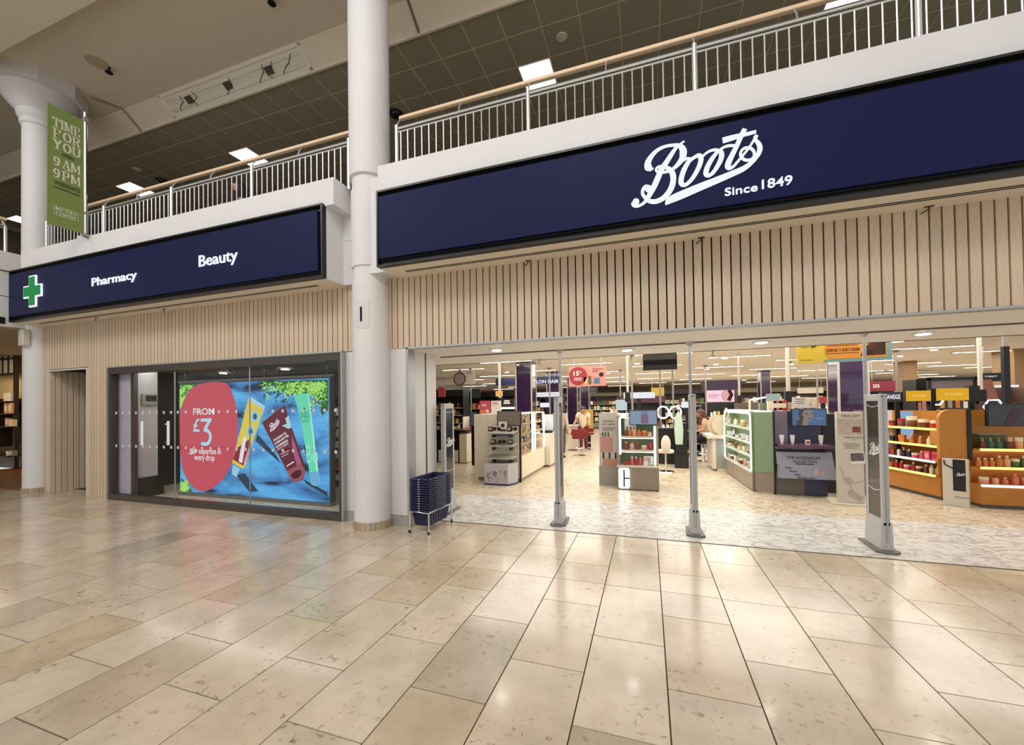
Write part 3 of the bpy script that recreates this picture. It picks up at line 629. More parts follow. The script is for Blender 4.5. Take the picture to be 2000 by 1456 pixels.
# recessed fixture let into the sloped ceiling edge
t = T('recessed_light', 'long recessed light trough with bare wiring in the sloped ceiling edge', 'light fitting', (-7.42, 5.55, 7.6))
sv = Vector((0, -0.354, 0.252)).normalized(); nn = Vector((0, -0.252, -0.354)).normalized(); o_ = Vector((-9.24, 5.71, 7.614)); L_ = 3.63; Hh = 0.40
def q4(b, u0, u1, v0, v1, d0, d1):
    g = lambda u, v, d: o_+Vector((u, 0, 0))+sv*v+nn*d
    return b.hexa([g(u0, v0, d0), g(u1, v0, d0), g(u1, v1, d0), g(u0, v1, d0)], [g(u0, v0, d1), g(u1, v0, d1), g(u1, v1, d1), g(u0, v1, d1)])
b = B(); q4(b, 0, L_, 0, 0.05, -0.02, 0.02); q4(b, 0, L_, Hh-0.04, Hh, -0.02, 0.02); q4(b, 0, 0.05, 0, Hh, -0.02, 0.02); q4(b, L_-0.05, L_, 0, Hh, -0.02, 0.02)
P('trim_frame', b, M('trough_white', (240, 234, 220), 0.4), t)
P('trough', q4(B(), 0.05, L_-0.05, 0.05, Hh-0.04, 0.002, 0.006), M('trough_inner', (232, 224, 208), 0.4, metal=0.0), t)
P('reflector', q4(q4(B(), 0.1, L_-0.1, 0.09, 0.16, 0.006, 0.016), 0.1, L_-0.1, 0.26, 0.31, 0.006, 0.016), M('reflector_foil', (240, 234, 218), 0.25, metal=0.3), t)
rw = random.Random(3); b = B()
for u in (0.35, 0.75, 1.7, 2.5, 2.7, 3.1):
    g = lambda u, v: o_+Vector((u, 0, 0))+sv*v+nn*0.02
    b.tube([g(u+rw.uniform(-.1, .1), 0.08), g(u+rw.uniform(-.05, .05), 0.15), g(u+0.15, 0.2), g(u+rw.uniform(.1, .3), 0.3)], 0.006, 5)
P('wiring', b, M('brown_wire', (74, 58, 44), 0.6), t)
for u in (0.62, 1.68, 2.72): P('lamp_holder', q4(B(), u, u+0.14, 0.14, 0.26, 0.01, 0.05), M('holder_brown', (84, 66, 52), 0.5), t)
p0 = ax(170, 232, -10.45); 
P('cable', B().tube([(-10.42, 4.9, 7.78), (-10.3, 5.36, 7.84), (-10.32, 5.70, 7.59), (-10.2, 5.9, 7.58)], 0.016, 6), M('surface_conduit', (150, 136, 114), 0.6), None, 'thin surface cable on the ceiling beside the column capital', 'cable')

for x, y, lb in ((1815, 403, 'small dark hook on the cream soffit far right over the slats'), (1370, 464, 'small dark hook on the cream soffit below the script logo'), (1032, 509, 'small dark hook on the cream soffit right of the middle column'), (321, 604, 'small dark hook on the soffit below the word Beauty'), (187, 621, 'small dark hook on the soffit below the word Pharmacy')):
    z = 3.157 if x > 700 else 3.132; p = fl(x, y, z); t = T('soffit_hook', lb, 'hook', (p.x, p.y, z-.05))
    P('plate', B().box((p.x-.03, p.y-.012, z-.006), (p.x+.03, p.y+.012, z+.001)), DKMET, t); P('arm', B().tube([(p.x, p.y, z-.004), (p.x-.01, p.y, z-.03), (p.x-.05, p.y+.02, z-.05)], .005, 6), BLK, t)
# ================================================================ SHOP SHELL
ORD = ['first', 'second', 'third', 'fourth', 'fifth', 'sixth', 'seventh', 'eighth', 'ninth', 'tenth', 'eleventh', 'twelfth', 'thirteenth', 'fourteenth', 'fifteenth', 'sixteenth']
ZC = 2.75
CEILM = M('shop_ceiling', (238, 231, 219), 0.7)
shc = struct('ceiling', B().box((-14, 6.32, ZC), (22, 31, ZC+0.1)), CEILM, label='shop ceiling with rows of light strips')
struct('wall_back', B().box((-14, 30, 0), (22, 30.1, ZC)), M('shop_back_wall', (150, 134, 112), 0.7), label='far back wall of the shop')
struct('wall_left', B().box((-14, 6.5, 0), (-13.9, 30, ZC)), M('shop_back_wall', (150, 134, 112), 0.7), label='left side wall of the shop')
STRIP = E('fluorescent_strip', (255, 240, 214), 9.0); STRIPF = M('strip_frame', (216, 208, 194), 0.4)
ls = {}
def strip_light(x, y, w, lab, grp):
    t = T('ceiling_light_strip', lab, 'ceiling light', (x, y, ZC-0.03), group=grp)
    if w not in ls:
        b = B()
        n = int(w/0.15)
        for i in range(n): b.box((-w/2+i*w/n+0.016, -0.032, 0.0), (-w/2+(i+1)*w/n-0.016, 0.032, 0.01))
        ls[w] = (mesh('diffuser', b, STRIP), mesh('frame', B().box((-w/2-0.02, -0.055, 0.006), (w/2+0.02, 0.055, 0.031)), STRIPF))
    for nm, me_ in zip(('diffuser', 'frame'), ls[w]):
        o = bpy.data.objects.new(nm, me_); o.parent = t; COL.objects.link(o)
for r_, y in enumerate([7.6, 9.1, 10.5, 12.0, 13.6, 15.15, 16.8, 18.5, 20.2, 22.0, 24.5, 27.0]):
    for k in range(-4, 6):
        x = (k*4.0 + (2.0 if r_ % 2 else 0)) + 0.3
        if not (-10 < x < 1.6*y-2 and x > -0.75*y): continue
        if y < 8 and abs(x-0.3) < 2: continue
        strip_light(x, y, 1.5, 'louvred fluorescent strip light in the rows on the shop ceiling', 'fluorescent strips on the shop ceiling')
DOWN = E('downlight_led', (255, 250, 240), 32.0)
dl = {}
def downlight(p, lab, grp=None, r=0.085):
    t = T('ceiling_downlight', lab, 'ceiling light', p, group=grp)
    if r not in dl: dl[r] = (mesh('lens', B().lathe([(r*0.72, 0.0), (r*0.72, 0.012)], n=20), DOWN), mesh('bezel', B().lathe([(r*0.74, 0.004), (r*1.2, 0.008), (r*1.25, 0.02)], n=20, cap=False), STRIPF))
    for nm, me_ in zip(('lens', 'bezel'), dl[r]):
        o = bpy.data.objects.new(nm, me_); o.parent = t; COL.objects.link(o)
for (x, y), lb in (((970, 683), 'round downlight in the entrance soffit nearest the white side wall'), ((1225, 683), 'second round downlight in the entrance soffit from the column'), ((1487, 668), 'third round downlight in the entrance soffit from the column'), ((1803, 651), 'fourth round downlight in the entrance soffit from the column')):
    p = fl(x, y, 2.24); downlight((p.x, p.y, 2.222), lb)
for i_, (x, y) in enumerate(sorted(((980, 703), (990, 727), (1244, 710), (1188, 729), (1415, 699), (1398, 711), (1380, 721), (1545, 711), (1757, 695), (1824, 683), (1741, 723), (1784, 716), (1990, 685)))):
    p = fl(x, y, ZC); downlight((p.x, p.y, ZC-0.022), 'small round shop ceiling downlight, %s from the left among the strips' % ORD[i_], 'downlights on the shop ceiling', 0.10)
for (x, y), lb in (((1402, 676), 'small grey sprinkler under the soffit between second and third downlight'), ((1025, 690), 'small grey sprinkler under the soffit beside the first downlight')):
    p = fl(x, y, 2.24); t = T('sprinkler', lb, 'sprinkler', (p.x, 6.2, 2.16)); P('stem', B().tube([(p.x, 6.2, 2.17), (p.x, 6.2, 2.245)], 0.012, 8), SILV, t); P('deflector', B().lathe([(0.04, 2.16), (0.035, 2.172)], (p.x, 6.2, 0), 12), SILV, t)
# shop lamps: what the strips and spots throw down
area('shop_lamps_front', (1.0, 5.35, 2.2), (1.0, 5.35, 0), 7.0, 0.9, 16, (1.0, 0.98, 0.95))
area('shop_lamps_near', (1.0, 8.6, 2.70), (1.0, 8.6, 0), 9.0, 3.5, 300, (1.0, 0.96, 0.90))
area('shop_lamps_mid', (1.5, 13.5, 2.70), (1.5, 13.5, 0), 14.0, 4.5, 480, (1.0, 0.96, 0.90))
area('shop_lamps_far', (3, 21, 2.70), (3, 21, 0), 22.0, 9, 800, (1.0, 0.96, 0.90))

# ---- pillars clad in dark plum glass
PLUM = M('plum_glass', (52, 34, 66), 0.12, spec=0.6, coat=0.5); PTRIM = M('pillar_trim', (178, 168, 160), 0.4)
def pillar(lab, x0, x1, y0, y1, z1=ZC):
    t = struct('column', B().box((x0+0.02, y0+0.02, 0), (x1-0.02, y1-0.02, z1)), PLUM, label=lab)
    P('corner_trim', B().box((x0, y0, 0), (x0+0.035, y0+0.035, z1)).box((x1-0.035, y0, 0), (x1, y0+0.035, z1)).box((x0, y1-0.035, 0), (x0+0.035, y1, z1)).box((x1-0.035, y1-0.035, 0), (x1, y1, z1)), PTRIM, t)
    for za, zb in ((0.0, 1.52), (1.54, ZC)):
        P('glass_panel', B().box((x0+0.04, y0+0.008, za), (x1-0.04, y0+0.02, zb)).box((x1-0.02, y0+0.04, za), (x1-0.008, y1-0.04, zb)).box((x0+0.008, y0+0.04, za), (x0+0.02, y1-0.04, zb)), PLUM, t)
    return t
pillar('plum pillar behind the white cosmetics island', -3.52, -3.04, 10.8, 11.3)
for yy in (14.6, 18.6, 22.5, 26.5):
    pillar('plum pillar receding behind the fifteen percent sign', -3.55, -3.05, yy, yy+0.55)
pA, pB = ay(1636, 720, 9.9), ay(1686, 720, 9.9)
pillar('large plum pillar under the yellow hanging sign', pA.x, pB.x+0.1, 9.9, 10.45)
pA, pB = ay(1485, 740, 18), ay(1506, 740, 18)
pillar('plum pillar behind the green display unit', pA.x, pB.x, 18, 18.5)

# ================================================================ SHOP THINGS
def FM(o, r):
    r = Vector((r[0], r[1], 0)).normalized(); n = Vector((0, 0, 1)).cross(r)
    mt = Matrix((r, n, Vector((0, 0, 1)))).transposed().to_4x4(); mt.translation = Vector((o[0], o[1], 0 if len(o) < 3 else o[2])); return mt
def bx(m_, a, b, bb=None): return (bb or B()).box(a, b, m_)
CN = {'amber': (206, 122, 52), 'pink': (214, 92, 112), 'red': (190, 44, 52), 'coral': (224, 124, 92), 'cream': (236, 222, 194), 'white': (236, 234, 230), 'teal': (96, 136, 128), 'navy': (34, 42, 74), 'brown': (116, 66, 40), 'black': (22, 22, 24), 'gold': (206, 170, 96), 'green': (78, 112, 70), 'rose': (226, 160, 152), 'peach': (236, 176, 136), 'grey': (150, 148, 146), 'purple': (96, 60, 120)}
def PC(c): return M('pack_'+c, CN[c], 0.3, spec=0.5)
_pm = {}
def product(kind, col_, cap, loc, h, w, label, group, rz=0.0, cat=None):
    k = (kind, col_, cap, round(h, 3), round(w, 3)); r = w/2
    if k not in _pm:
        ps = []
        if kind == 'bottle': ps = [('body', B().lathe([(r*.9, 0), (r, .01*h), (r, .62*h), (r*.8, .72*h), (r*.4, .76*h), (r*.4, .80*h)], n=12), col_, 1), ('cap', B().lathe([(r*.48, .79*h), (r*.48, h)], n=10), cap, 1)]
        elif kind == 'jar': ps = [('body', B().lathe([(r*.9, 0), (r, .06*h), (r, .62*h), (r*.92, .66*h)], n=14), col_, 1), ('lid', B().lathe([(r*1.02, .66*h), (r*1.02, h)], n=14), cap, 1)]
        elif kind == 'pump': ps = [('body', B().lathe([(r*.92, 0), (r, .02*h), (r, .62*h), (r*.35, .70*h)], n=12), col_, 1), ('pump', B().lathe([(r*.3, .69*h), (r*.3, .84*h), (r*.14, .85*h), (r*.14, .97*h)], n=8).box((-r*.7, -r*.16, .95*h), (r*.2, r*.16, h)), cap, 0)]
        elif kind == 'tube': ps = [('body', B().hexa([(-r*.6, -r*.35, .2*h), (r*.6, -r*.35, .2*h), (r*.6, r*.35, .2*h), (-r*.6, r*.35, .2*h)], [(-r, -r*.06, h), (r, -r*.06, h), (r, r*.06, h), (-r, r*.06, h)]), col_, 0), ('cap', B().lathe([(r*.55, 0), (r*.6, .2*h)], n=10), cap, 1)]
        elif kind == 'bag': ps = [('body', B().hexa([(-r*.8, -r*.3, 0), (r*.8, -r*.3, 0), (r*.8, r*.3, 0), (-r*.8, r*.3, 0)], [(-r, -r*.4, .7*h), (r, -r*.4, .7*h), (r, r*.4, .7*h), (-r, r*.4, .7*h)]), col_, 0), ('handle', B().tube([(-r*.5, -r*.3, .68*h), (-r*.4, -r*.3, .95*h), (0, -r*.3, h), (r*.4, -r*.3, .95*h), (r*.5, -r*.3, .68*h)], r*.06, 6), cap, 1)]
        else: ps = [('carton', B().box((-r, -r*.6, 0), (r, r*.6, h)), col_, 0), ('label_panel', B().box((-r*.7, -r*.6-.002, .25*h), (r*.7, -r*.6, .75*h)), cap, 0)]
        _pm[k] = [(n_, mesh(n_, b_, PC(c_), bool(s_))) for n_, b_, c_, s_ in ps]
    t = T({'tube': 'cream_tube', 'pump': 'pump_bottle', 'box': 'boxed_product', 'bag': 'gift_bag'}.get(kind, 'cosmetic_'+kind), label, cat or {'pump': 'bottle', 'bag': 'gift bag'}.get(kind, kind), loc, rz, group)
    for n_, me_ in _pm[k]:
        o = bpy.data.objects.new(n_, me_); o.parent = t; COL.objects.link(o)
    return t
def shelf_run(m_, items, u0, u1, v, w, where, group):
    """items: (kind, colour, cap, height, width); spread along the shelf from left to right"""
    tot = sum(i[4] for i in items); gap = (u1-u0-tot)/max(1, len(items)-1) if len(items) > 1 else 0; u = u0
    rz = math.atan2(m_[1][0], m_[0][0])
    kn = {'pump': 'pump bottle', 'tube': 'cream tube', 'bag': 'gift bag', 'box': 'boxed product'}
    for i, (k, c, cp, h, wd) in enumerate(items):
        p = m_ @ Vector((u+wd/2, v, w)); u += wd+gap
        product(k, c, cp, p, h, wd, '%s %s with %s %s, %s along %s' % (c, kn.get(k, k), cp, {'jar': 'lid', 'pump': 'pump', 'bag': 'handle', 'box': 'label'}.get(k, 'cap'), ORD[i], where), group, rz)
def monitor(lab, pL, pR, Y, scr, name='display_screen', tilt=None, extra=None):
    a, c = ay(pL[0], pL[1], Y), ay(pR[0], pR[1], Y)      # lower left and upper right corners
    t = T(name, lab, 'screen', ((a.x+c.x)/2, Y, a.z))
    P('casing', B().box((a.x, Y, a.z), (c.x, Y+0.05, c.z)), BLK, t, bevel=0.004)
    P('screen', B().box((a.x+0.014, Y-0.003, a.z+0.014), (c.x-0.014, Y+0.001, c.z-0.014)), scr, t)
    return t, a, c
def board(name, lab, cat, pL, pR, Y, mat, th=0.02):
    a, c = ay(pL[0], pL[1], Y), ay(pR[0], pR[1], Y)
    t = T(name, lab, cat, ((a.x+c.x)/2, Y, a.z)); P('panel', B().box((a.x, Y, a.z), (c.x, Y+th, c.z)), mat, t); return t, a, c
def text_on(t, a, c, Y, body, fx, fz, fw, fh, mat, bold=0.01, name='lettering'):
    w, h = c.x-a.x, c.z-a.z
    return P(name, words(B(), body, (a.x+fx*w, Y-0.001, a.z+fz*h), (1, 0, 0), fw*w, fh*h, 0.002, bold), mat, t)
def lines_on(t, a, c, Y, fx, fz, fw, n, gap, fh, mat, seed=1):
    """lines of small print, too fine to read in the photograph"""
    rr = random.Random(seed); w, h = c.x-a.x, c.z-a.z; b = B()
    for i in range(n):
        s_ = rr.uniform(0.75, 1)*fw; x0 = a.x+(fx+(fw-s_)/2)*w; z0 = a.z+(fz-i*gap)*h
        b.box((x0, Y-0.0025, z0), (x0+s_*w, Y-0.0005, z0+fh*h))
    return P('small_print', b, mat, t, kind='stuff')
INK = M('ink_grey', (92, 88, 84), 0.6); INKW = M('ink_white', (240, 238, 234), 0.5); INKB = M('ink_black', (24, 24, 28), 0.6); INKR = M('ink_brown', (120, 62, 30), 0.6)
TAUPE = M('taupe_laminate', (150, 138, 124), 0.35); CREAM = M('cream_laminate', (222, 212, 192), 0.4); SAGE = M('sage_green', (138, 158, 126), 0.45)
ORANGE = M('orange_laminate', (186, 122, 42), 0.4, noise=0.03, nscale=4); GREYL = M('grey_laminate', (168, 166, 160), 0.4)
LEDW = E('led_strip_white', (255, 255, 250), 3.0); LEDY = E('led_strip_warm', (255, 226, 130), 1.6); LEDP = E('led_strip_pinkish', (255, 220, 214), 1.5)

# ---- security gates across the entrance
GATEG = M('gate_grey_plastic', (182, 182, 180), 0.4); GATED = M('gate_smoked_panel', (46, 46, 48), 0.12, spec=0.6)
def gate(lab, x, y0, y1, h, side, lg, pole=True, th=0.085, rz=0.0):
    t = T('security_gate', lab, 'security gate', (x, (y0+y1)/2, 0))
    P('base_plate', B().prism([(x-0.1, y0-0.01, 0), (x-0.05, y0-0.06, 0), (x+0.05, y0-0.06, 0), (x+0.1, y0-0.01, 0), (x+0.08, y1+0.06, 0), (x-0.08, y1+0.06, 0)], (0, 0, 0.022)), M('gate_base_grey', (108, 104, 100), 0.5), t, bevel=0.004)
    P('base_housing', B().hexa([(x-0.055, y0, 0.02), (x+0.055, y0, 0.02), (x+0.055, y1-0.02, 0.02), (x-0.055, y1-0.02, 0.02)], [(x-0.045, y0, 0.30), (x+0.045, y0, 0.30), (x+0.045, y1-0.02, 0.26), (x-0.045, y1-0.02, 0.26)]), GATEG, t, bevel=0.008)
    w = th/2-0.012; b = B().box((x-w, y0, 0.26), (x+w, y0+0.045, h)).box((x-w, y1-0.065, 0.26), (x+w, y1-0.03, h)).box((x-w, y0+0.045, h-0.07), (x+w, y1-0.065, h)).box((x-w, y0+0.045, 0.26), (x+w, y1-0.065, 0.32))
    P('frame', b, GATEG, t, bevel=0.006)
    P('front_rib', B().box((x-0.008, y0-0.012, 0.1), (x+0.008, y0+0.002, h-0.02)), SILV, t)
    pn = P('panel', B().box((x-w+0.008, y0+0.045, 0.32), (x+w-0.008, y1-0.065, h-0.07)), GATED, t)
    P('lamp', B().box((x-0.02, y0-0.002, h-0.03), (x+0.02, y0+0.01, h-0.018)), BLK, t)
    if lg:
        r = (0, -1, 0) if side < 0 else (0, 1, 0); xs = x+side*(w-0.008); ys = (y0+y1)/2+0.09*(1 if side < 0 else -1)-0.01
        P('script_logo', logo(B(), (xs, ys, h*0.60), r, 0.13, 0.002), INKW, pn)
        b = B(); 
        for k_ in range(2): b.tube([(xs+side*0.001, y0+0.05+(y1-y0-0.12)*i/8, h*(0.93-0.09*k_*6)-0.02*math.sin(PI*i/8)) for i in range(9)], 0.003, 4)
        P('printed_arc', b, INKW, pn)
    if pole:
        P('pole', B().tube([(x, y1+0.01, 0.02), (x, y1+0.01, 2.235)], 0.017, 10), SILV, t, smooth=True)
        P('pole_flange', B().lathe([(0.018, 2.19), (0.05, 2.232), (0.055, 2.238)], (x, y1+0.01, 0), 16), SILV, t, smooth=True)
    return t
gate('security gate at the left wall, behind the blue baskets', -2.74, 5.08, 5.40, 1.55, 1, True, pole=False)
gate('security gate second from the column, with a thin ceiling pole', -1.09, 4.98, 5.27, 1.60, 1, False)
gate('security gate third from the column, seen almost edge on', 0.49, 5.0, 5.27, 1.61, 1, False)
gate('security gate nearest the threshold, with smoked panel and script logo', 2.22, 4.97, 5.31, 1.57, -1, True)

# ---- basket trolley and its stack
BASK = M('basket_navy', (22, 24, 66), 0.4)
tw = [fl(801, 1041), fl(838, 1045), fl(882, 1021)]
ux = (tw[1]-tw[0]); uy = (tw[2]-tw[1]); TWd, TLn = 0.30, 0.40
cxy = (tw[0]+tw[2])/2; ang = math.atan2(uy.y, uy.x)-PI/2
tr = T('basket_trolley', 'chrome basket trolley on castors left of the entrance', 'trolley', (cxy.x, cxy.y, 0), ang)
TWd = ux.length; TLn = uy.length
hx, hy = TWd/2, TLn/2; zt = 0.25
P('top_rail', B().tube([(-hx, -hy, zt), (hx, -hy, zt), (hx, hy, zt), (-hx, hy, zt)], 0.009, 8, closed=True), CHROME, tr, smooth=True, local=True)
for sx in (-1, 1):
    for sy in (-1, 1):
        lg = P('leg', B().tube([(sx*hx, sy*hy, zt), (sx*hx*1.02, sy*hy*1.02, 0.05)], 0.009, 8), CHROME, tr, smooth=True, local=True)
        P('castor', B().tube([(sx*hx*1.02-0.008, sy*hy*1.02, 0.022), (sx*hx*1.02+0.008, sy*hy*1.02, 0.022)], 0.022, 14), BLK, lg, smooth=True, local=True)
        P('castor_fork', B().box((sx*hx*1.02-0.012, sy*hy*1.02-0.01, 0.022), (sx*hx*1.02+0.012, sy*hy*1.02+0.01, 0.06)), CHROME, lg, local=True)
P('lower_rail', B().tube([(-hx, hy, 0.12), (hx, hy, 0.12)], 0.007, 8), CHROME, tr, smooth=True, local=True)
def basket_mesh():
    a, l, h = hx-0.012, hy-0.012, 0.20; ba, bl = a*0.82, l*0.82; t_ = 0.005
    body = B(); o4 = lambda w, d, z: [(-w, -d, z), (w, -d, z), (w, d, z), (-w, d, z)]
    v = o4(ba, bl, 0)+o4(a, l, h)+o4(ba-t_, bl-t_, t_)+o4(a-t_, l-t_, h)
    body.add(v, [(3, 2, 1, 0), (8, 9, 10, 11)]+[(i, (i+1) % 4, 4+(i+1) % 4, 4+i) for i in range(4)]+[(8+(i+1) % 4, 8+i, 12+i, 12+(i+1) % 4) for i in range(4)]+[(4+i, 4+(i+1) % 4, 12+(i+1) % 4, 12+i) for i in range(4)])
    rim = B(); R_ = [(-a-.012, -l-.012), (a+.012, -l-.012), (a+.012, l+.012), (-a-.012, l+.012)]
    for i in range(4):
        (x0, y0), (x1, y1) = R_[i], R_[(i+1) % 4]
        rim.box((min(x0, x1)-(.006 if x0 == x1 else 0), min(y0, y1)-(.006 if y0 == y1 else 0), h-0.016), (max(x0, x1)+(.006 if x0 == x1 else 0), max(y0, y1)+(.006 if y0 == y1 else 0), h))
    ribs = B()
    for i in range(-3, 4):
        ribs.hexa([(ba*i/4-.004, -bl-.004, .01), (ba*i/4+.004, -bl-.004, .01), (ba*i/4+.004, -bl, .01), (ba*i/4-.004, -bl, .01)], [(a*i/4-.004, -l-.004, h-.02), (a*i/4+.004, -l-.004, h-.02), (a*i/4+.004, -l, h-.02), (a*i/4-.004, -l, h-.02)])
        ribs.hexa([(ba, bl*i/4-.004, .01), (ba+.004, bl*i/4-.004, .01), (ba+.004, bl*i/4+.004, .01), (ba, bl*i/4+.004, .01)], [(a, l*i/4-.004, h-.02), (a+.004, l*i/4-.004, h-.02), (a+.004, l*i/4+.004, h-.02), (a, l*i/4+.004, h-.02)])
    hd = B()
    for s in (-1, 1): hd.tube([(s*(a+.014), -l*.5, h-.006), (s*(a+.024), -l*.3, h-.022), (s*(a+.024), l*.3, h-.022), (s*(a+.014), l*.5, h-.006)], 0.005, 6)
    mk_ = B().box((-a*.12, -l-.021, h-.013), (a*.12, -l-.018, h-.003))
    return [('shell', mesh('shell', body, BASK)), ('rim', mesh('rim', rim, BASK, bevel=0.003)), ('ribs', mesh('ribs', ribs, BASK)), ('handle', mesh('handle', hd, M('handle_navy', (34, 38, 84), 0.35), True)), ('label_clip', mesh('label_clip', mk_, M('clip_pale', (170, 172, 186), 0.4)))]
bms = basket_mesh(); NB = 14; zb0 = 0.08
for i in range(NB):
    fromtop = NB-1-i
    lab = 'navy shopping basket, %s of the stack on the chrome trolley' % ('topmost' if fromtop == 0 else 'lowest' if i == 0 else ORD[fromtop]+' from the top')
    z = zb0+i*0.0283
    t = T('shopping_basket', lab, 'basket', (cxy.x, cxy.y, z), ang, 'navy baskets stacked on the trolley')
    for nm, me_ in bms:
        if nm == 'ribs' and i > 0: continue
        o = bpy.data.objects.new(nm, me_); o.parent = t; COL.objects.link(o)
# ================================================================ DISPLAY UNITS NEAR THE ENTRANCE
# ---- A: white cosmetics island with cantilevered tester shelves
ax0, ax1, ay0, ay1 = -3.38, -2.38, 7.6, 9.5
t = T('cosmetics_island', 'white cosmetics island with tester shelves and lit glass side', 'display unit', (-2.9, 8.5, 0))
P('plinth', B().box((ax0+0.06, ay0+0.05, 0), (ax1-0.03, ay1, 0.07)), TAUPE, t)
P('end_cabinet', B().box((ax0, ay0, 0.07), (ax0+0.30, ay1, 1.345)), CREAM, t, bevel=0.004)
P('front_panel', B().box((ax0+0.302, ay0, 0.07), (ax1-0.03, ay0+0.05, 1.345)), CREAM, t, bevel=0.004)
P('corner_post', B().box((ax1-0.03, ay0-0.01, 0), (ax1, ay0+0.03, 1.40)), BLK, t)
P('core', B().box((ax0+0.302, ay0+0.05, 0.07), (ax1-0.36, ay1, 1.34)), CREAM, t)
P('side_base', B().box((ax1-0.36, ay0+0.05, 0.07), (ax1, ay1, 0.50)), CREAM, t, bevel=0.004)
P('top_panel', B().box((ax1-0.36, ay0+0.03, 1.335), (ax1, ay1, 1.36)), CREAM, t)
for i, z in enumerate((0.50, 0.72, 0.93, 1.13)): P('side_shelf', B().box((ax1-0.355, ay0+0.05, z), (ax1-0.012, ay1-0.02, z+0.018)), M('warm_wood_shelf', (206, 178, 130), 0.5), t)
for yy in (ay0+0.85, ay0+1.05, ay1-0.03): P('light_tube', B().box((ax1-0.02, yy, 0.52), (ax1+0.006, yy+0.05, 1.335)), LEDW, t)
P('side_glass', B().box((ax1-0.008, ay0+0.04, 0.52), (ax1-0.003, ay0+0.84, 1.33)), GLASS, t)
sh = [ay(980, 847, 7.35).z, ay(980, 872, 7.35).z, ay(980, 896, 7.35).z]
for z in sh:
    s_ = P('tester_shelf', B().hexa([(-3.02, 7.30, z-0.012), (-2.46, 7.30, z-0.012), (-2.42, 7.60, z+0.03), (-3.0, 7.60, z+0.03)], [(-3.02, 7.30, z+0.012), (-2.46, 7.30, z+0.012), (-2.42, 7.60, z+0.055), (-3.0, 7.60, z+0.055)]), M('acrylic_grey', (176, 172, 164), 0.25), t)
    P('shelf_bracket', B().box((-2.92, 7.42, z-0.09), (-2.90, 7.60, z-0.005)).box((-2.56, 7.42, z-0.09), (-2.54, 7.60, z-0.005)), BLK, s_)
isl = t
grp = 'testers on the white island shelves'
rr = random.Random(5)
def acc(kind, x, y, z, lab):
    tt = T('sunglasses' if kind == 's' else 'fragrance_box', lab, 'sunglasses' if kind == 's' else 'box', (x, y, z), 0, grp)
    if kind == 's':
        for s in (-1, 1): P('lens', B().lathe([(0.036, 0), (0.036, 0.006)], (0, 0, 0), 14).moved(Matrix.Translation((x+s*0.042, y, z+0.045)) @ Matrix.Rotation(PI/2-0.3, 4, 'X')), M('lens_dark', (28, 24, 26), 0.1), tt)
        P('bridge', B().tube([(x-0.012, y, z+0.05), (x+0.012, y, z+0.05)], 0.005, 6), BLK, tt)
        for s in (-1, 1): P('temple', B().tube([(x+s*0.078, y, z+0.05), (x+s*0.082, y+0.10, z+0.045)], 0.004, 6), BLK, tt)
    else:
        P('carton', B().box((x-0.045, y-0.03, z), (x+0.045, y+0.03, z+0.09)), M('carton_dark', (60, 50, 54), 0.4), tt); P('label_panel', B().box((x-0.03, y-0.032, z+0.03), (x+0.03, y-0.03, z+0.07)), M('carton_label', (196, 182, 168), 0.5), tt)
for i, x in enumerate((-2.95, -2.82, -2.56, -2.48)): acc('s' if i % 2 else 'b', x, 7.44, sh[0]+0.034, '%s on the top tester shelf, %s from left' % ('dark sunglasses' if i % 2 else 'dark fragrance box', ORD[i]))
for i, x in enumerate((-2.90, -2.72, -2.54)): acc('s' if i == 1 else 'b', x, 7.44, sh[1]+0.034, '%s on the second tester shelf, %s from left' % ('dark sunglasses' if i == 1 else 'dark fragrance box', ORD[i]))
t, a, c = board('photo_card', 'white photo card of a dark head above a navy tester base', 'card', (974, 848), (990, 824), 7.47, M('card_white', (226, 222, 218), 0.5), 0.012)
P('base_block', B().box((a.x-0.06, 7.40, a.z-0.03), (c.x+0.06, 7.50, a.z+0.045)), M('tester_navy', (44, 46, 92), 0.3), t)
P('portrait', B().ball((0, 0, 0), 0.04, 12, 8, 1, 0.05, 1).moved(Matrix.Translation(((a.x+c.x)/2, 7.468, c.z-0.075))).box((a.x+0.02, 7.467, a.z+0.045), (c.x-0.02, 7.47, a.z+0.09)), M('portrait_dark', (40, 36, 38), 0.5), t)
monitor('black framed monitor behind the island tester shelves', (971, 832), (1017, 803), 7.57, M('mirror_screen', (120, 108, 100), 0.08, spec=0.8))
t = T('promotional_bin', 'white floor bin printed with blue line drawing below the tester shelves', 'bin', (-2.72, 7.25, 0))
P('body', B().prism([(-3.0, 7.20, 0), (-2.52, 7.20, 0), (-2.43, 7.38, 0), (-2.43, 7.56, 0), (-3.0, 7.56, 0)], (0, 0, 0.40)), M('bin_pale', (190, 188, 190), 0.5), t)
P('base_band', B().prism([(-3.006, 7.194, 0), (-2.516, 7.194, 0), (-2.424, 7.378, 0), (-2.424, 7.566, 0), (-3.006, 7.566, 0)], (0, 0, 0.03)), M('bin_navy', (40, 44, 96), 0.5), t)
b = B(); rr = random.Random(11)
for i in range(16):
    x, z = rr.uniform(-2.97, -2.56), rr.uniform(0.08, 0.27); b.tube([(x+0.035*math.cos(k*0.9)*rr.uniform(.5, 1.2), 7.198, z+0.04*math.sin(k*0.9)*rr.uniform(.5, 1.2)) for k in range(7)], 0.0028, 4)
P('line_drawing', b, M('ink_blue', (70, 76, 116), 0.6), t, kind='stuff')
wh = FM((ax1-0.02, ay0+0.10), (0, 1, 0))
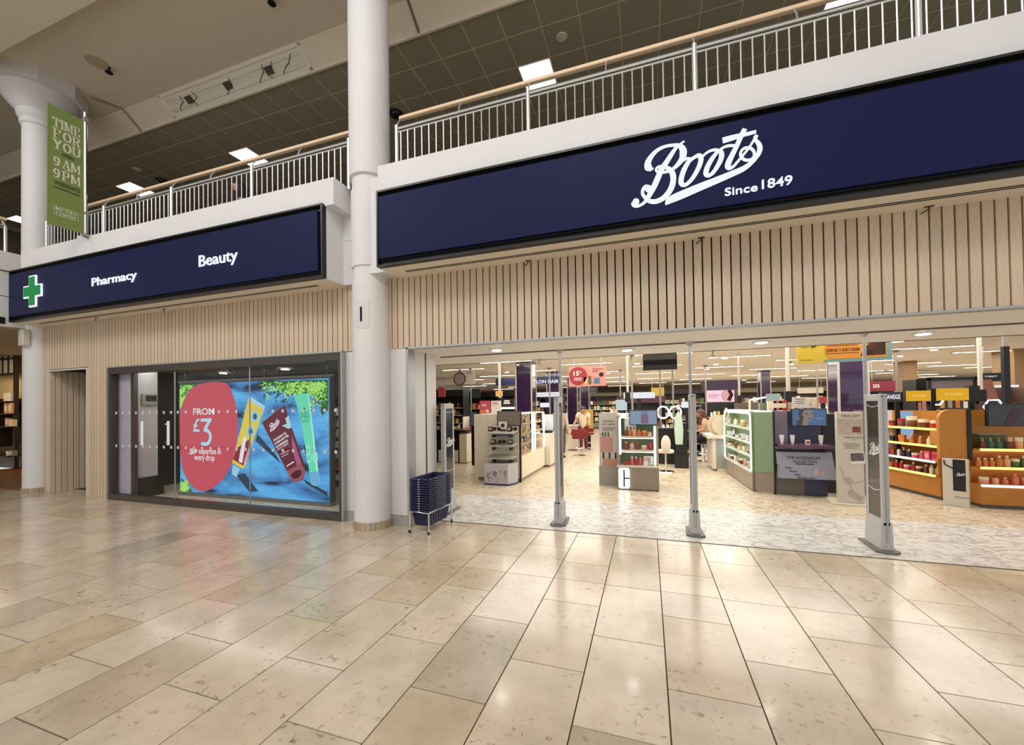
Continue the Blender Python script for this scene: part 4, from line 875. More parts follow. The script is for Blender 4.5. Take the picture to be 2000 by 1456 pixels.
for j, z in enumerate((0.52, 0.74, 0.95, 1.15)):
    its = [[('box', 'red', 'white', .14, .10), ('bag', 'red', 'white', .17, .12), ('box', 'grey', 'white', .10, .08), ('bottle', 'red', 'gold', .13, .06), ('box', 'white', 'red', .12, .08), ('jar', 'pink', 'white', .07, .08)],
           [('bottle', 'grey', 'black', .13, .06), ('box', 'navy', 'white', .13, .09), ('bottle', 'white', 'gold', .12, .06), ('box', 'black', 'gold', .11, .08), ('bottle', 'teal', 'white', .14, .05)],
           [('bottle', 'gold', 'white', .12, .05), ('bottle', 'gold', 'black', .12, .05), ('bottle', 'cream', 'gold', .13, .05), ('bottle', 'gold', 'white', .11, .05), ('box', 'cream', 'gold', .12, .07)],
           [('box', 'brown', 'gold', .12, .09), ('bottle', 'gold', 'black', .13, .06), ('box', 'grey', 'gold', .10, .08), ('jar', 'brown', 'gold', .08, .08), ('bottle', 'cream', 'black', .12, .05)]][j]
    shelf_run(wh, its, 0.0, 0.68, 0.10, z, '%s shelf of the island glass side' % ('lowest', 'second', 'third', 'top')[j], 'products in the glass side of the white island')
t = T('makeup_counter', 'cream make-up counter beyond the white island', 'counter', (-2.3, 10.0, 0))
P('body', B().box((-2.75, 9.6, 0.06), (-2.26, 10.5, 0.82)), CREAM, t, bevel=0.004); P('door', B().box((-2.70, 9.592, 0.08), (-2.45, 9.6, 0.74)), CREAM, t); P('plinth', B().box((-2.72, 9.65, 0), (-2.30, 10.45, 0.06)), TAUPE, t)
t = T('counter_display', 'lit white and blue display standing on the cream counter', 'display', (-2.4, 10.0, 0.82))
P('back_board', B().box((-2.56, 10.0, 0.82), (-2.28, 10.03, 1.28)), M('board_lit', (216, 226, 238), 0.4), t); P('tray', B().box((-2.56, 9.8, 0.82), (-2.28, 10.0, 0.88)), BLK, t)
# cards and sign box standing on the island
t, a, c = board('promotional_card', 'pink and orange twenty percent card on top of the white island', 'card', (937, 808), (956, 783), 7.8, M('card_pink', (206, 76, 100), 0.5)); text_on(t, a, c, 7.8, '20%', .2, .55, .5, .2, INKW)
P('lower_band', B().box((a.x, 7.797, a.z), (c.x, 7.80, a.z+0.07)), M('card_orange', (226, 120, 60), 0.5), t); P('badge', B().lathe([(0.03, 0), (0.03, 0.004)], n=14).moved(Matrix.Translation((c.x-0.05, 7.795, a.z+0.05)) @ Matrix.Rotation(PI/2, 4, 'X')), INKW, t)
t, a, c = board('promotional_card', 'white tilted card beside the black lit sign box on the island', 'card', (959, 810), (978, 783), 7.85, M('card_white', (226, 222, 218), 0.5)); lines_on(t, a, c, 7.85, .15, .85, .6, 3, .06, .03, M('ink_rose', (206, 120, 110), .6), 3)
t, a, c = board('sign_box', 'black sign box with white lettering on the white island', 'sign', (977, 795), (1003, 778), 8.2, BLK, 0.15); lines_on(t, a, c, 8.2, .25, .6, .5, 2, .25, .16, M('ink_white', (240, 238, 234), .5), 8)
P('light_bar', B().box((a.x, 8.16, a.z-0.05), (c.x+0.02, 8.22, a.z-0.012)), LEDW, t)
t, a, c = board('pastel_card', 'yellow octagonal card fixed round the pole above the island', 'card', (968, 775), (981, 764), 8.3, M('card_yellow', (226, 184, 110), 0.5))

# ---- slim ceiling-to-counter support posts
POSTM = M('post_offwhite', (206, 198, 184), 0.4)
def post(lab, x, yb, Y, z1=ZC, r=0.021):
    p = ay(x, yb, Y); t = T('support_post', lab, 'post', (p.x, Y, p.z))
    P('tube', B().box((p.x-r, Y-r, p.z), (p.x+r, Y+r, z1)), POSTM, t); P('socket', B().box((p.x-0.05, Y-0.05, p.z-0.16), (p.x+0.05, Y+0.05, p.z+0.03)), BLK, t, bevel=0.006)
post('pale support post rising from the white island', 976, 780, 8.6)
post('pale support post behind the lit brown shelf unit', 1226, 770, 8.3)
post('pale support post beside the plum pillar, above the green unit', 1444, 775, 11.5)
post('pale support post between green unit and blue unit', 1539, 768, 8.1)
post('pale support post behind the orange shelves', 1915, 765, 8.6)
for x, yb, Y, lb in ((920, 790, 12, 'thin grey post left of the island, near the hanging circle banner'), (1074, 790, 13, 'thin grey post right of the first plum pillar'), (1235, 790, 10.5, 'thin grey post behind the lit white header'), (1290, 795, 11.5, 'thin grey post by the left ring light'), (1315, 795, 11.5, 'thin grey post by the right ring light'), (1379, 790, 14.6, 'thin grey post by the pink lit screen'), (1597, 790, 14, 'thin grey post left of the large plum pillar'), (1752, 765, 12.5, 'thin grey post beside the red twenty percent sign'), (1543, 775, 14.5, 'thin grey post behind the green display unit'), (1212, 785, 15, 'thin grey post by the white lit boxes')):
    p = ay(x, yb, Y); t = T('ceiling_post', lb, 'post', (p.x, Y, 0)); P('tube', B().tube([(p.x, Y, 0), (p.x, Y, ZC-0.02)], 0.024, 8), M('post_grey', (136, 130, 122), 0.4), t); P('flange', B().lathe([(0.03, ZC-0.05), (0.08, ZC-0.01)], (p.x, Y, 0), 12), M('post_grey', (136, 130, 122), 0.4), t)
t = T('ceiling_post', 'black post rising behind the large monitor at far right', 'post', (ay(1966, 790, 8.2).x, 8.2, 0)); px_ = ay(1966, 790, 8.2).x
P('tube', B().box((px_-0.035, 8.17, 0), (px_+0.035, 8.23, 2.3)), BLK, t); P('upper_tube', B().box((px_-0.025, 8.18, 2.3), (px_+0.025, 8.22, ZC)), M('post_grey', (136, 130, 122), 0.4), t)

# ---- B: brown lit shelf unit and its totem
bL, bR, bY = -0.525, 0.165, 7.38
t = T('lit_shelf_unit', 'brown based shelf unit with white light frame and backlit letter C', 'display unit', (-0.18, 7.7, 0))
P('base', B().box((bL, bY, 0.012), (bR, bY+0.72, 0.40)), TAUPE, t, bevel=0.006); P('plinth', B().box((bL+0.03, bY+0.03, 0), (bR-0.03, bY+0.70, 0.012)), BLK, t)
P('side_panel', B().box((bL, bY+0.06, 0.40), (bL+0.045, bY+0.72, 1.30)), TAUPE, t, bevel=0.006); P('side_panel', B().box((bR-0.045, bY+0.06, 0.40), (bR, bY+0.72, 1.30)), TAUPE, t, bevel=0.006)
P('back_panel', B().box((bL+0.045, bY+0.42, 0.40), (bR-0.045, bY+0.72, 1.30)), SAGE, t); P('top_panel', B().box((bL, bY+0.06, 1.30), (bR, bY+0.72, 1.335)), CREAM, t, bevel=0.006)
P('light_frame', B().tube([(bL+0.05, bY+0.045, 0.62), (bL+0.05, bY+0.045, 1.25), (bL+0.075, bY+0.045, 1.29), (bL+0.17, bY+0.045, 1.30)], 0.018, 8), LEDW, t); P('light_frame', B().tube([(bR-0.06, bY+0.045, 0.44), (bR-0.06, bY+0.045, 1.12)], 0.016, 8), LEDW, t)
bz = [0.40, ay(1245, 880, 7.44).z, ay(1245, 853, 7.44).z]
for z in bz[1:]+[1.30]: P('under_light', B().box((bL+.08, bY+.08, z-.042), (bR-.08, bY+.10, z-.034)), E('shelf_glow', (250, 252, 244), 5.0), t)
for z in bz[1:]: P('shelf', B().box((bL+0.045, bY+0.05, z-0.03), (bR-0.045, bY+0.42, z)), CREAM, t, bevel=0.003)
P('ledge', B().box((bL-0.01, bY-0.015, 0.40), (bR+0.01, bY+0.42, 0.425)), CREAM, t)
cz = B(); cx0, cx1, cz0, cz1 = bL+0.02, bL+0.20, 0.03, 0.385; r_ = 0.035; pts = []
for (qx, qz, a0) in ((cx1-r_, cz0+r_, -90), (cx1-r_, cz1-r_, 0), (cx0+r_, cz1-r_, 90), (cx0+r_, cz0+r_, 180)):
    pts += [(qx+r_*math.cos(math.radians(a0+k*22.5)), bY-0.02, qz+r_*math.sin(math.radians(a0+k*22.5))) for k in range(5)]
P('letter', cz.prism(pts, (0, 0.018, 0)), LEDW, t, label='backlit white letter C')
P('letter_slot', B().box(((cx0+cx1)/2-0.014, bY-0.024, cz0+0.03), ((cx0+cx1)/2+0.014, bY-0.02, cz1-0.03)).box(((cx0+cx1)/2+0.012, bY-0.024, (cz0+cz1)/2-0.012), (cx1+0.001, bY-0.02, (cz0+cz1)/2+0.014)), BLK, t)
m_ = FM((bL+0.11, bY+0.16), (1, 0, 0)); g_ = 'products on the brown lit shelf unit'
shelf_run(m_, [('bottle', 'brown', 'gold', .13, .07), ('bottle', 'amber', 'gold', .12, .07), ('bottle', 'peach', 'coral', .16, .08), ('bottle', 'coral', 'gold', .12, .08), ('jar', 'coral', 'gold', .10, .09), ('jar', 'cream', 'gold', .08, .08)], 0.0, 0.48, 0, bz[2], 'top shelf of brown lit unit', g_)
shelf_run(m_, [('bottle', 'brown', 'gold', .14, .07), ('bottle', 'rose', 'pink', .14, .07), ('tube', 'brown', 'red', .15, .06), ('jar', 'rose', 'white', .08, .09), ('bottle', 'red', 'brown', .16, .06)], 0.0, 0.48, 0, bz[1], 'middle shelf of brown lit unit', g_)
shelf_run(m_, [('box', 'brown', 'red', .08, .09), ('bottle', 'pink', 'white', .15, .06), ('bottle', 'red', 'white', .15, .05), ('bottle', 'pink', 'rose', .13, .06), ('jar', 'white', 'rose', .12, .08)], 0.0, 0.40, -0.05, 0.425, 'bottom shelf of brown lit unit', g_)
t, a, c = board('product_card', 'white product card with three small bottles on the brown lit unit', 'card', (1220, 846), (1242, 812), 7.60, M('card_white', (226, 222, 218), 0.5))
b = B()
for i in range(3): b.box((a.x+0.03+i*0.06, 7.597, a.z+0.03), (a.x+0.06+i*0.06, 7.60, a.z+0.12))
P('printed_bottles', b, M('print_green', (104, 124, 104), .5), t)
t, a, c = board('price_card', 'white information card at right of the lowest brown unit shelf', 'card', (1258, 908), (1276, 892), 7.5, M('card_white', (226, 222, 218), 0.5), 0.006); lines_on(t, a, c, 7.5, .1, .8, .7, 5, .15, .06, INK, 4)
t, a, c = monitor('pale blue advertising screen fixed above the lit brown shelf unit', (1229, 831), (1284, 801), 7.36, E('screen_blue', (150, 168, 192), 0.75))
b = B().box((a.x+.20, 7.354, a.z+.03), (a.x+.32, 7.357, a.z+.19)); P('picture_flask', b, E('screen_mauve', (150, 122, 142), 0.7), t)
P('picture_bars', B().box((a.x+.225, 7.354, a.z+.19), (a.x+.232, 7.357, a.z+.245)).box((a.x+.257, 7.354, a.z+.19), (a.x+.264, 7.357, a.z+.245)).box((a.x+.289, 7.354, a.z+.19), (a.x+.296, 7.357, a.z+.245)), E('screen_ink', (50, 44, 60), 0.7), t)
t = T('totem', 'pale totem reading Activate your glow beside the lit brown unit', 'totem', (-0.72, 7.85, 0))
tx0, tx1, tY = -0.875, -0.535, 7.72; zt_ = 1.355; pts = [(tx0, tY, 0.0), (tx1, tY, 0.0), (tx1, tY, zt_), (tx0+0.05, tY, zt_), (tx0+0.015, tY, zt_-0.015), (tx0, tY, zt_-0.05)]
P('panel', B().prism(pts, (0, 0.30, 0)), M('totem_pale', (206, 200, 192), 0.45), t)
P('base_wrap', B().box((tx0-0.01, tY-0.03, 0), (tx1+0.002, tY-0.001, 0.36)), M('totem_grey', (166, 158, 148), 0.5), t)
P('flask_print', B().box((tx0+.02, tY-.004, .62), (tx0+.24, tY-.001, .90)), M('print_pink', (206, 150, 142), 0.5), t); P('flask_print', B().box((tx0+.06, tY-.004, .36), (tx1-.01, tY-.001, .50)), M('print_peach', (196, 146, 120), 0.5), t)
P('stripe_print', B().box((tx0+.06, tY-.004, .91), (tx0+.08, tY-.001, .99)).box((tx0+.11, tY-.004, .91), (tx0+.13, tY-.001, .99)).box((tx0+.16, tY-.004, .91), (tx0+.18, tY-.001, .99)).box((tx0+.06, tY-.004, .50), (tx0+.09, tY-.001, .61)).box((tx0+.17, tY-.004, .50), (tx0+.20, tY-.001, .61)).box((tx0+.28, tY-.004, .50), (tx0+.31, tY-.001, .61)), INKB, t, kind='stuff')
b = B(); words(b, 'Activate', (tx0+.07, tY-.001, 1.18), (1, 0, 0), .19, .035, .002, .01); words(b, 'your glow', (tx0+.05, tY-.001, 1.115), (1, 0, 0), .24, .045, .002, .01); words(b, 'New', (tx0+.015, tY-.001, .945), (1, 0, 0), .06, .022, .002, .01)
P('lettering', b, INK, t, kind='stuff'); b = B()
for i in range(3): b.box((tx0+.05+.01*i, tY-.003, 1.07-.025*i), (tx1-.04-.02*i, tY-.001, 1.078-.025*i))
P('small_print', b, INK, t, kind='stuff')
for x, lb, cc_ in ((1195, 'small white carton on top of the pale totem', 'white'), (1203, 'small rose carton on top of the pale totem', 'rose')):
    p = ay(x, 806, 7.85); product('box', cc_, 'cream', (p.x, 7.85, 1.356), .06, .06, lb, 'cartons on the pale totem')

# ---- C: sage green unit with lit shelves along its left side
p0, p1 = fl(1417, 922), fl(1474, 963); dv = (p1-p0).normalized(); p1 = p1-dv*.115; wC = (p1-p0).length; m_ = FM(p0, dv)
t = T('lit_shelf_unit', 'sage green shelf unit with rounded white light frame', 'display unit', (1.8, 8.6, 0))
hC = 1.345; dC = 0.28
P('base', bx(m_, (0, 0, 0.012), (wC, dC, 0.30)), TAUPE, t, bevel=0.004); P('base_seam', bx(m_, (wC*.33, -0.002, 0.012), (wC*.33+0.006, 0, 0.30)), BLK, t)
P('back_panel', bx(m_, (0, dC-0.05, 0.30), (wC, dC, hC)), SAGE, t); P('end_panel', bx(m_, (wC-0.03, 0, 0.30), (wC, dC+0.0, hC)), SAGE, t, bevel=0.006); P('end_panel', bx(m_, (0, 0, 0.30), (0.03, dC, hC)), SAGE, t, bevel=0.006)
P('top_panel', bx(m_, (0, 0, hC), (wC, dC, hC+0.02)), CREAM, t, bevel=0.004)
fr = [(0.03, -0.01, 0.36), (0.03, -0.01, hC-0.1), (0.08, -0.01, hC-0.03), (0.16, -0.01, hC-0.01), (wC-0.16, -0.01, hC-0.01), (wC-0.07, -0.01, hC-0.03), (wC-0.02, -0.01, hC-0.1), (wC-0.02, -0.01, 0.36), (wC-0.06, -0.01, 0.315), (0.08, -0.01, 0.315)]
P('light_frame', B().tube([m_ @ Vector(q) for q in fr], 0.012, 8, closed=True), LEDW, t)
zs = [0.34, 0.60, 0.82, 1.06]
for z in zs[1:]+[1.345]: P('under_light', bx(m_, (0.06, 0.02, z-0.04), (wC-0.06, 0.05, z-0.032)), E('shelf_glow', (250, 252, 244), 5.0), t)
for z in zs: P('shelf', B().hexa([m_ @ Vector(q) for q in ((0.03, -0.03, z-0.03), (wC-0.03, -0.03, z-0.03), (wC-0.03, dC-0.05, z), (0.03, dC-0.05, z))], [m_ @ Vector(q) for q in ((0.03, -0.03, z-0.012), (wC-0.03, -0.03, z-0.012), (wC-0.03, dC-0.05, z+0.015), (0.03, dC-0.05, z+0.015))]), M('shelf_glassy', (206, 214, 204), 0.2), t)
for j, its in enumerate([[('bottle', 'rose', 'brown', .11, .06), ('jar', 'brown', 'white', .08, .09), ('bottle', 'cream', 'brown', .12, .06), ('tube', 'rose', 'brown', .12, .06), ('jar', 'brown', 'cream', .09, .09), ('bottle', 'rose', 'white', .12, .06), ('box', 'cream', 'brown', .1, .1), ('jar', 'rose', 'brown', .08, .08)], [('jar', 'cream', 'brown', .08, .1), ('tube', 'brown', 'cream', .12, .06), ('bottle', 'brown', 'gold', .12, .06), ('jar', 'cream', 'gold', .07, .1), ('bottle', 'cream', 'brown', .12, .06), ('tube', 'rose', 'brown', .13, .06), ('jar', 'brown', 'cream', .08, .1)], [('box', 'white', 'grey', .08, .14), ('tube', 'white', 'black', .14, .07), ('jar', 'white', 'grey', .07, .1), ('box', 'white', 'black', .09, .14), ('bottle', 'white', 'grey', .12, .06), ('tube', 'grey', 'black', .13, .06)], [('bottle', 'white', 'rose', .16, .07), ('bottle', 'cream', 'gold', .14, .08), ('jar', 'gold', 'cream', .12, .1), ('bottle', 'cream', 'white', .12, .07)]]):
    shelf_run(m_, its, 0.14, wC-0.14, 0.06, zs[j]+0.004, '%s shelf of sage unit' % ('lowest', 'second', 'third', 'top')[j], 'products on the sage green unit')
# front: green upper, taupe lower
t2 = T('display_cabinet', 'sage green end cabinet with taupe base facing the entrance', 'cabinet', (1.82, 7.75, 0))
q0, q1 = fl(1475, 963), fl(1513, 966)
m2 = FM(q0, (q1-q0)); wq = (q1-q0).length
P('base', bx(m2, (0.01, 0, 0.03), (wq, 0.10, 0.34)), TAUPE, t2, bevel=0.004); P('upper_panel', bx(m2, (0.01, 0.0, 0.342), (wq, 0.10, 1.345)), SAGE, t2, bevel=0.006); P('plinth', bx(m2, (0.03, 0.02, 0), (wq-.01, 0.10, 0.03)), CREAM, t2)
P('edge_light', B().tube([m2 @ Vector(q) for q in ((0.0, 0.05, 1.355), (wq, 0.05, 1.355))], 0.008, 6), LEDW, t2)
# on top of C
board('gift_box', 'pale green boxed sign beside the black bracket on the green unit', 'box', (1502, 788), (1524, 769), 7.98, E('lit_sage', (190, 206, 190), 0.7), 0.2)
for i, (x, lb, cl) in enumerate(((1507, 'cream gift box in the pink row on the green unit', 'cream'), (1518, 'pink gift box in the middle of the row on the green unit', 'pink'), (1529, 'red gift box at the end of the row on the green unit', 'red'))):
    p = ay(x, 803, 8.0); product('box', cl, 'cream', (p.x, 8.0, 1.366), .16, .12, lb, 'gift boxes on the green unit')
t, a, c = board('grey_card', 'small grey green cartons on top of the green unit', 'carton', (1484, 806), (1499, 787), 8.2, M('carton_sage', (120, 132, 120), 0.5), 0.1)
t = T('sloping_header', 'slim white sloping lit header above the green unit', 'header', (2.6, 9.4, 1.5)); a, c = ay(1464, 782, 9.4), ay(1503, 775, 9.4)
P('light_bar', B().tube([a, c], 0.018, 6), LEDW, t); P('bracket', B().tube([c, (c.x, 9.4, 0)], 0.02, 6), CREAM, t); P('bracket', B().tube([a, (a.x, 9.4, 0)], 0.02, 6), CREAM, t)
t = T('round_mirror', 'round table mirror on the top shelf of the green unit', 'mirror', (m_ @ Vector((0.25, 0.05, 1.07))))
cM = m_ @ Vector((0.25, 0.0, 1.26)); P('rim', B().tube([cM+Vector((0.02*math.sin(k), 0.055*math.cos(k*PI/8), 0.13*math.sin(k*PI/8))) for k in range(16)], 0.014, 6, closed=True), CREAM, t, smooth=True); P('foot', B().lathe([(0.05, 1.065), (0.012, 1.08), (0.012, 1.14)], (cM.x, cM.y, 0), 12), CREAM, t)
P('glass', B().ball(cM, 0.1, 14, 8, .1, .45, 1.1), M('mirror_dark', (60, 58, 60), 0.05, metal=0.9), t, smooth=True)

# ---- D: navy gradient unit with grey print headers
q0, q1 = fl(1516, 966), fl(1617, 971); m_ = FM(q0, q1-q0); wD = (q1-q0).length
DNV = M('unit_indigo', (52, 56, 84), 0.4, noise=0.1, nscale=3); DLV = M('unit_lavender', (132, 126, 140), 0.4); DPR = M('print_grey_blue', (146, 148, 164), 0.5, noise=0.05, nscale=4)
t = T('display_cabinet', 'indigo skincare unit with two grey printed headers and a screen', 'display unit', (2.3, 7.9, 0))
P('base', bx(m_, (0, 0, 0), (wD*.56, 0.5, 0.37)), M('unit_drab', (104, 98, 86), 0.5), t); P('base', bx(m_, (wD*.56, 0, 0), (wD, 0.5, 0.37)), DNV, t)
P('edge_post', bx(m_, (-0.025, -0.02, 0), (0, 0.5, 1.36)), BLK, t); P('tray', bx(m_, (0.0, 0.03, 0.37), (wD, 0.5, 0.74)), BLK, t)
P('back_panel', bx(m_, (0, 0.22, 0.80), (wD*.34, 0.5, 1.355)), DLV, t); P('back_panel', bx(m_, (wD*.34, 0.22, 0.80), (wD, 0.5, 1.355)), DNV, t)
P('tester_shelf', B().hexa([m_ @ Vector(q) for q in ((0.03, -0.12, .765), (wD+.06, -0.12, .765), (wD, .3, .79), (0, .3, .79))], [m_ @ Vector(q) for q in ((0.03, -0.12, .815), (wD+.06, -0.12, .815), (wD, .3, .82), (0, .3, .82))]), M('shelf_plum', (96, 66, 92), 0.3), t)
h1 = P('printed_header', B().hexa([m_ @ Vector(q) for q in ((0.01, -.10, .50), (wD+.06, -.10, .50), (wD+.05, .02, .50), (.01, .02, .50))], [m_ @ Vector(q) for q in ((0.0, -.05, .70), (wD+.05, -.05, .70), (wD+.05, .02, .70), (.0, .02, .70))]), DPR, t)
h2 = P('printed_header', B().hexa([m_ @ Vector(q) for q in ((0.01, -.15, .29), (wD+.07, -.15, .29), (wD+.06, .02, .29), (.01, .02, .29))], [m_ @ Vector(q) for q in ((0.02, -.11, .50), (wD+.06, -.11, .50), (wD+.06, .02, .50), (.02, .02, .50))]), DPR, t)
def on_h(fx, fz, w, h, body, hd, v0, v1, z0, z1, bold=.012):
    o = m_ @ Vector((fx, v0+(v1-v0)*fz-.002, z0+(z1-z0)*fz)); up = (m_.to_3x3() @ Vector((0, v1-v0, z1-z0)))
    return P('lettering', words(B(), body, o, m_.to_3x3() @ Vector((1, 0, 0)), w, h, .002, bold, up), M('ink_navy', (44, 46, 74), .5), hd)
on_h(.14, .45, .46, .045, 'THE HYDRAPLAY', h1, -.10, -.05, .50, .70); on_h(.22, .18, .32, .04, 'COLLECTION', h1, -.10, -.05, .50, .70); on_h(.26, .03, .24, .028, 'Elizabeth Arden', h1, -.10, -.05, .50, .70)
on_h(.10, .75, .09, .025, 'Cleanse', h2, -.15, -.11, .29, .50); on_h(.16, .5, .10, .025, 'Moisture', h2, -.15, -.11, .29, .50); on_h(.22, .25, .09, .025, 'Protect', h2, -.15, -.11, .29, .50); on_h(.26, .03, .24, .028, 'Elizabeth Arden', h2, -.15, -.11, .29, .50)
P('printed_pots', B().box((.48, -.138, .36), (.55, -.13, .45)).box((.57, -.138, .36), (.62, -.13, .42)).moved(m_), M('print_rose', (196, 160, 160), .5), h2)
for i, (x, lb) in enumerate(((1528, 'white cream tube, leftmost on the indigo unit shelf'), (1549, 'white cream tube, second from left on the indigo unit shelf'), (1605, 'white cream tube, rightmost on the indigo unit shelf'))):
    p = ay(x, 850, 7.62); product('tube', 'white', 'white', (p.x, 7.66, 0.82), .15, .07, lb, 'tubes on the indigo unit')
p = ay(1577, 850, 7.62); product('box', 'white', 'red', (p.x, 7.62, 0.82), .075, .06, 'small white and red box between the tubes on the indigo unit', 'tubes on the indigo unit')
t, a, c = monitor('blue advertising screen with a face above the indigo unit', (1546, 833), (1615, 798), 7.55, E('screen_steel_blue', (96, 122, 160), 0.75))
w_, h_ = c.x-a.x, c.z-a.z; fc = lambda fx, fz: Vector((a.x+w_*fx, 7.546, a.z+h_*fz))
P('portrait', B().prism([fc(*q)+Vector((0, -.001, 0)) for q in ((.12, .06), (.16, .3), (.24, .42), (.20, .6), (.22, .92), (.58, .92), (.62, .62), (.60, .5), (.57, .34), (.47, .26), (.45, .06))], (0, -.002, 0)), E('portrait_skin', (150, 140, 132), 0.75), t)
P('portrait_hair', B().prism([fc(*q)+Vector((0, -.003, 0)) for q in ((.12, .06), (.16, .3), (.24, .42), (.20, .6), (.22, .92), (.36, .92), (.30, .66), (.34, .5), (.32, .3), (.3, .06))], (0, -.002, 0)), E('portrait_hair', (92, 84, 80), 0.75), t)
P('portrait_features', B().box(fc(.38, .68)+Vector((0, -.004, 0)), fc(.46, .72)).box(fc(.53, .68)+Vector((0, -.004, 0)), fc(.59, .71)).box(fc(.46, .40)+Vector((0, -.004, 0)), fc(.55, .44)).box(fc(.52, .5)+Vector((0, -.004, 0)), fc(.55, .52)), E('portrait_dark', (70, 58, 58), 0.75), t)
P('picture_lines', B().box(fc(.66, .46), fc(.90, .475)+Vector((0, .001, 0))).box(fc(.70, .38), fc(.88, .395)+Vector((0, .001, 0))), E('screen_pale', (170, 184, 206), .8), t)
for i, (pl, pr_, lb) in enumerate((((1548, 797), (1580, 776), 'white printed show card leaning above the blue screen'), ((1570, 797), (1592, 786), 'cream show card lying beside the printed one above the blue screen'))):
    t, a, c = board('show_card', lb, 'card', pl, pr_, 7.9+.1*i, M('card_cream', (226, 216, 206), .5)); lines_on(t, a, c, 7.9+.1*i, .15, .8, .6, 3, .2, .05, INK, 6+i)

# ---- E: cream gift totem
q0, q1 = fl(1638, 984), fl(1690, 988); m_ = FM(q0, q1-q0); wE = (q1-q0).length; TC = M('totem_cream', (206, 198, 184), .5)
t = T('totem', 'cream free gift totem with relief flowers left of the gate', 'totem', (2.8, 7.3, 0))
P('base_plate', bx(m_, (-.10, -.10, 0), (wE+.05, .35, .02)), CREAM, t, bevel=.008); P('panel', bx(m_, (0, 0, .02), (wE, .12, 1.345)), TC, t, bevel=.006)
P('photo_band', bx(m_, (.01, -.004, 1.02), (wE-.01, -.001, 1.24)), M('print_linen', (188, 174, 158), .6, noise=.15, nscale=20), t); P('photo_products', bx(m_, (.18, -.007, 1.05), (.27, -.004, 1.13)), M('print_red', (136, 60, 54), .5), t)
R3 = m_.to_3x3() @ Vector((1, 0, 0)); b = B(); words(b, 'FREE GIFT', m_ @ Vector((.06, -.001, 1.272)), R3, .22, .032, .002, .01); words(b, 'Elizabeth Arden', m_ @ Vector((.09, -.001, .965)), R3, .21, .022, .002, .01); words(b, '&', m_ @ Vector((.19, -.001, .935)), R3, .014, .018, .002, .01)
P('lettering', b, M('ink_sepia', (130, 108, 86), .6), t, kind='stuff'); b = B()
for i in range(5): b.add(*((lambda q: (q.v, q.f))(bx(m_, (.06+.01*i, -.003, .885-.018*i), (wE-.03-.01*i, -.001, .890-.018*i)))))
P('small_print', b, M('ink_sepia', (130, 108, 86), .6), t, kind='stuff')
m3 = m_ @ Matrix.Translation((.22, -.004, .68)) @ Matrix.Rotation(-.09, 4, 'Y')
P('snapshot', bx(m3, (-.08, -.004, -.085), (.09, 0, .085)), M('snapshot_white', (232, 228, 222), .5), t); P('snapshot_image', bx(m3, (-.07, -.006, -.045), (.08, -.004, .07)), M('snapshot_dark', (96, 90, 88), .5, noise=.5, nscale=30), t)
b = B(); rr = random.Random(21)
for (x0, z0, n) in ((.16, .16, 6), (.12, .34, 5), (.24, .1, 4)):
    for k in range(n):
        aa = 2*PI*k/n+.3; L0 = .06; tip = (x0+L0*math.cos(aa), z0+L0*math.sin(aa))
        b.strip([m_ @ Vector((x0, -.002, z0)), m_ @ Vector((x0+.5*L0*math.cos(aa), -.006, z0+.5*L0*math.sin(aa))), m_ @ Vector((tip[0], -.002, tip[1]))], [.008, .034, .004], m_.to_3x3() @ Vector((0, -.004, 0)))
b.tube([m_ @ Vector(q) for q in ((.02, -.002, .55), (.07, -.004, .4), (.14, -.004, .28), (.16, -.003, .15))], .006, 5); b.tube([m_ @ Vector(q) for q in ((.14, -.003, .3), (.24, -.004, .33), (.31, -.003, .36))], .005, 5)
P('relief_flowers', b, M('relief_buff', (180, 168, 152), .6), t, smooth=True, kind='stuff')  # flowers in a darker buff than the cream panel
t, a, c = board('promotional_card', 'mauve and red promotional board behind the cream totem', 'board', (1672, 968), (1694, 801), 7.75, M('board_mauve', (120, 104, 126), .5)); P('picture_band', B().box((a.x, 7.747, a.z+.35), (c.x, 7.75, a.z+.62)), M('board_red', (170, 66, 56), .5), t); P('picture_band', B().box((a.x, 7.747, a.z+.72), (c.x, 7.75, a.z+.92)), M('board_teal', (90, 110, 124), .5), t)
t = T('tall_cabinet', 'black cabinet in the gap between indigo unit and cream totem', 'cabinet', (2.76, 8.0, 0)); P('body', B().box((2.72, 7.95, 0.03), (3.0, 8.4, 1.30)), BLK, t, bevel=.006); P('plinth', B().box((2.74, 7.97, 0), (2.98, 8.38, .03)), DKMET, t); P('handle', B().tube([(2.75, 7.93, .42), (2.75, 7.93, .62)], .012, 6), CREAM, t)

# ---- F: orange unit, lit shelves facing left, rounded end panel
p1 = fl(1838, 978); p0 = p1+(fl(1745, 955)-p1).normalized()*1.75; m_ = FM(p0, p1-p0); wF = (p1-p0).length; dF = 0.30
t = T('lit_shelf_unit', 'orange shelf unit with four lit shelves seen obliquely', 'display unit', tuple((p0+p1)/2))
P('plinth', bx(m_, (0, .02, 0), (wF, dF, .05)), M('plinth_dark', (92, 80, 66), .5), t); P('base', bx(m_, (0, 0, .05), (wF, dF, .36)), ORANGE, t, bevel=.004); P('back_panel', bx(m_, (.55, dF-.04, .36), (wF, dF, 1.33)), ORANGE, t); P('back_print', bx(m_, (0, dF-.04, .36), (.55, dF, 1.33)), M('print_lilac_grey', (186, 182, 180), .5), t)
b = B()
for i in range(4):
    for k in range(2): b.add(*((lambda q: (q.v, q.f))(B().prism([m_ @ Vector((.15+.2*k+.055*math.cos(s_*PI/8), dF-.042, .52+.2*i+.055*math.sin(s_*PI/8))) for s_ in range(9)], m_.to_3x3() @ Vector((0, -.003, 0))))))
P('half_moon_print', b, M('print_brown', (116, 92, 66), .5), t, kind='stuff')
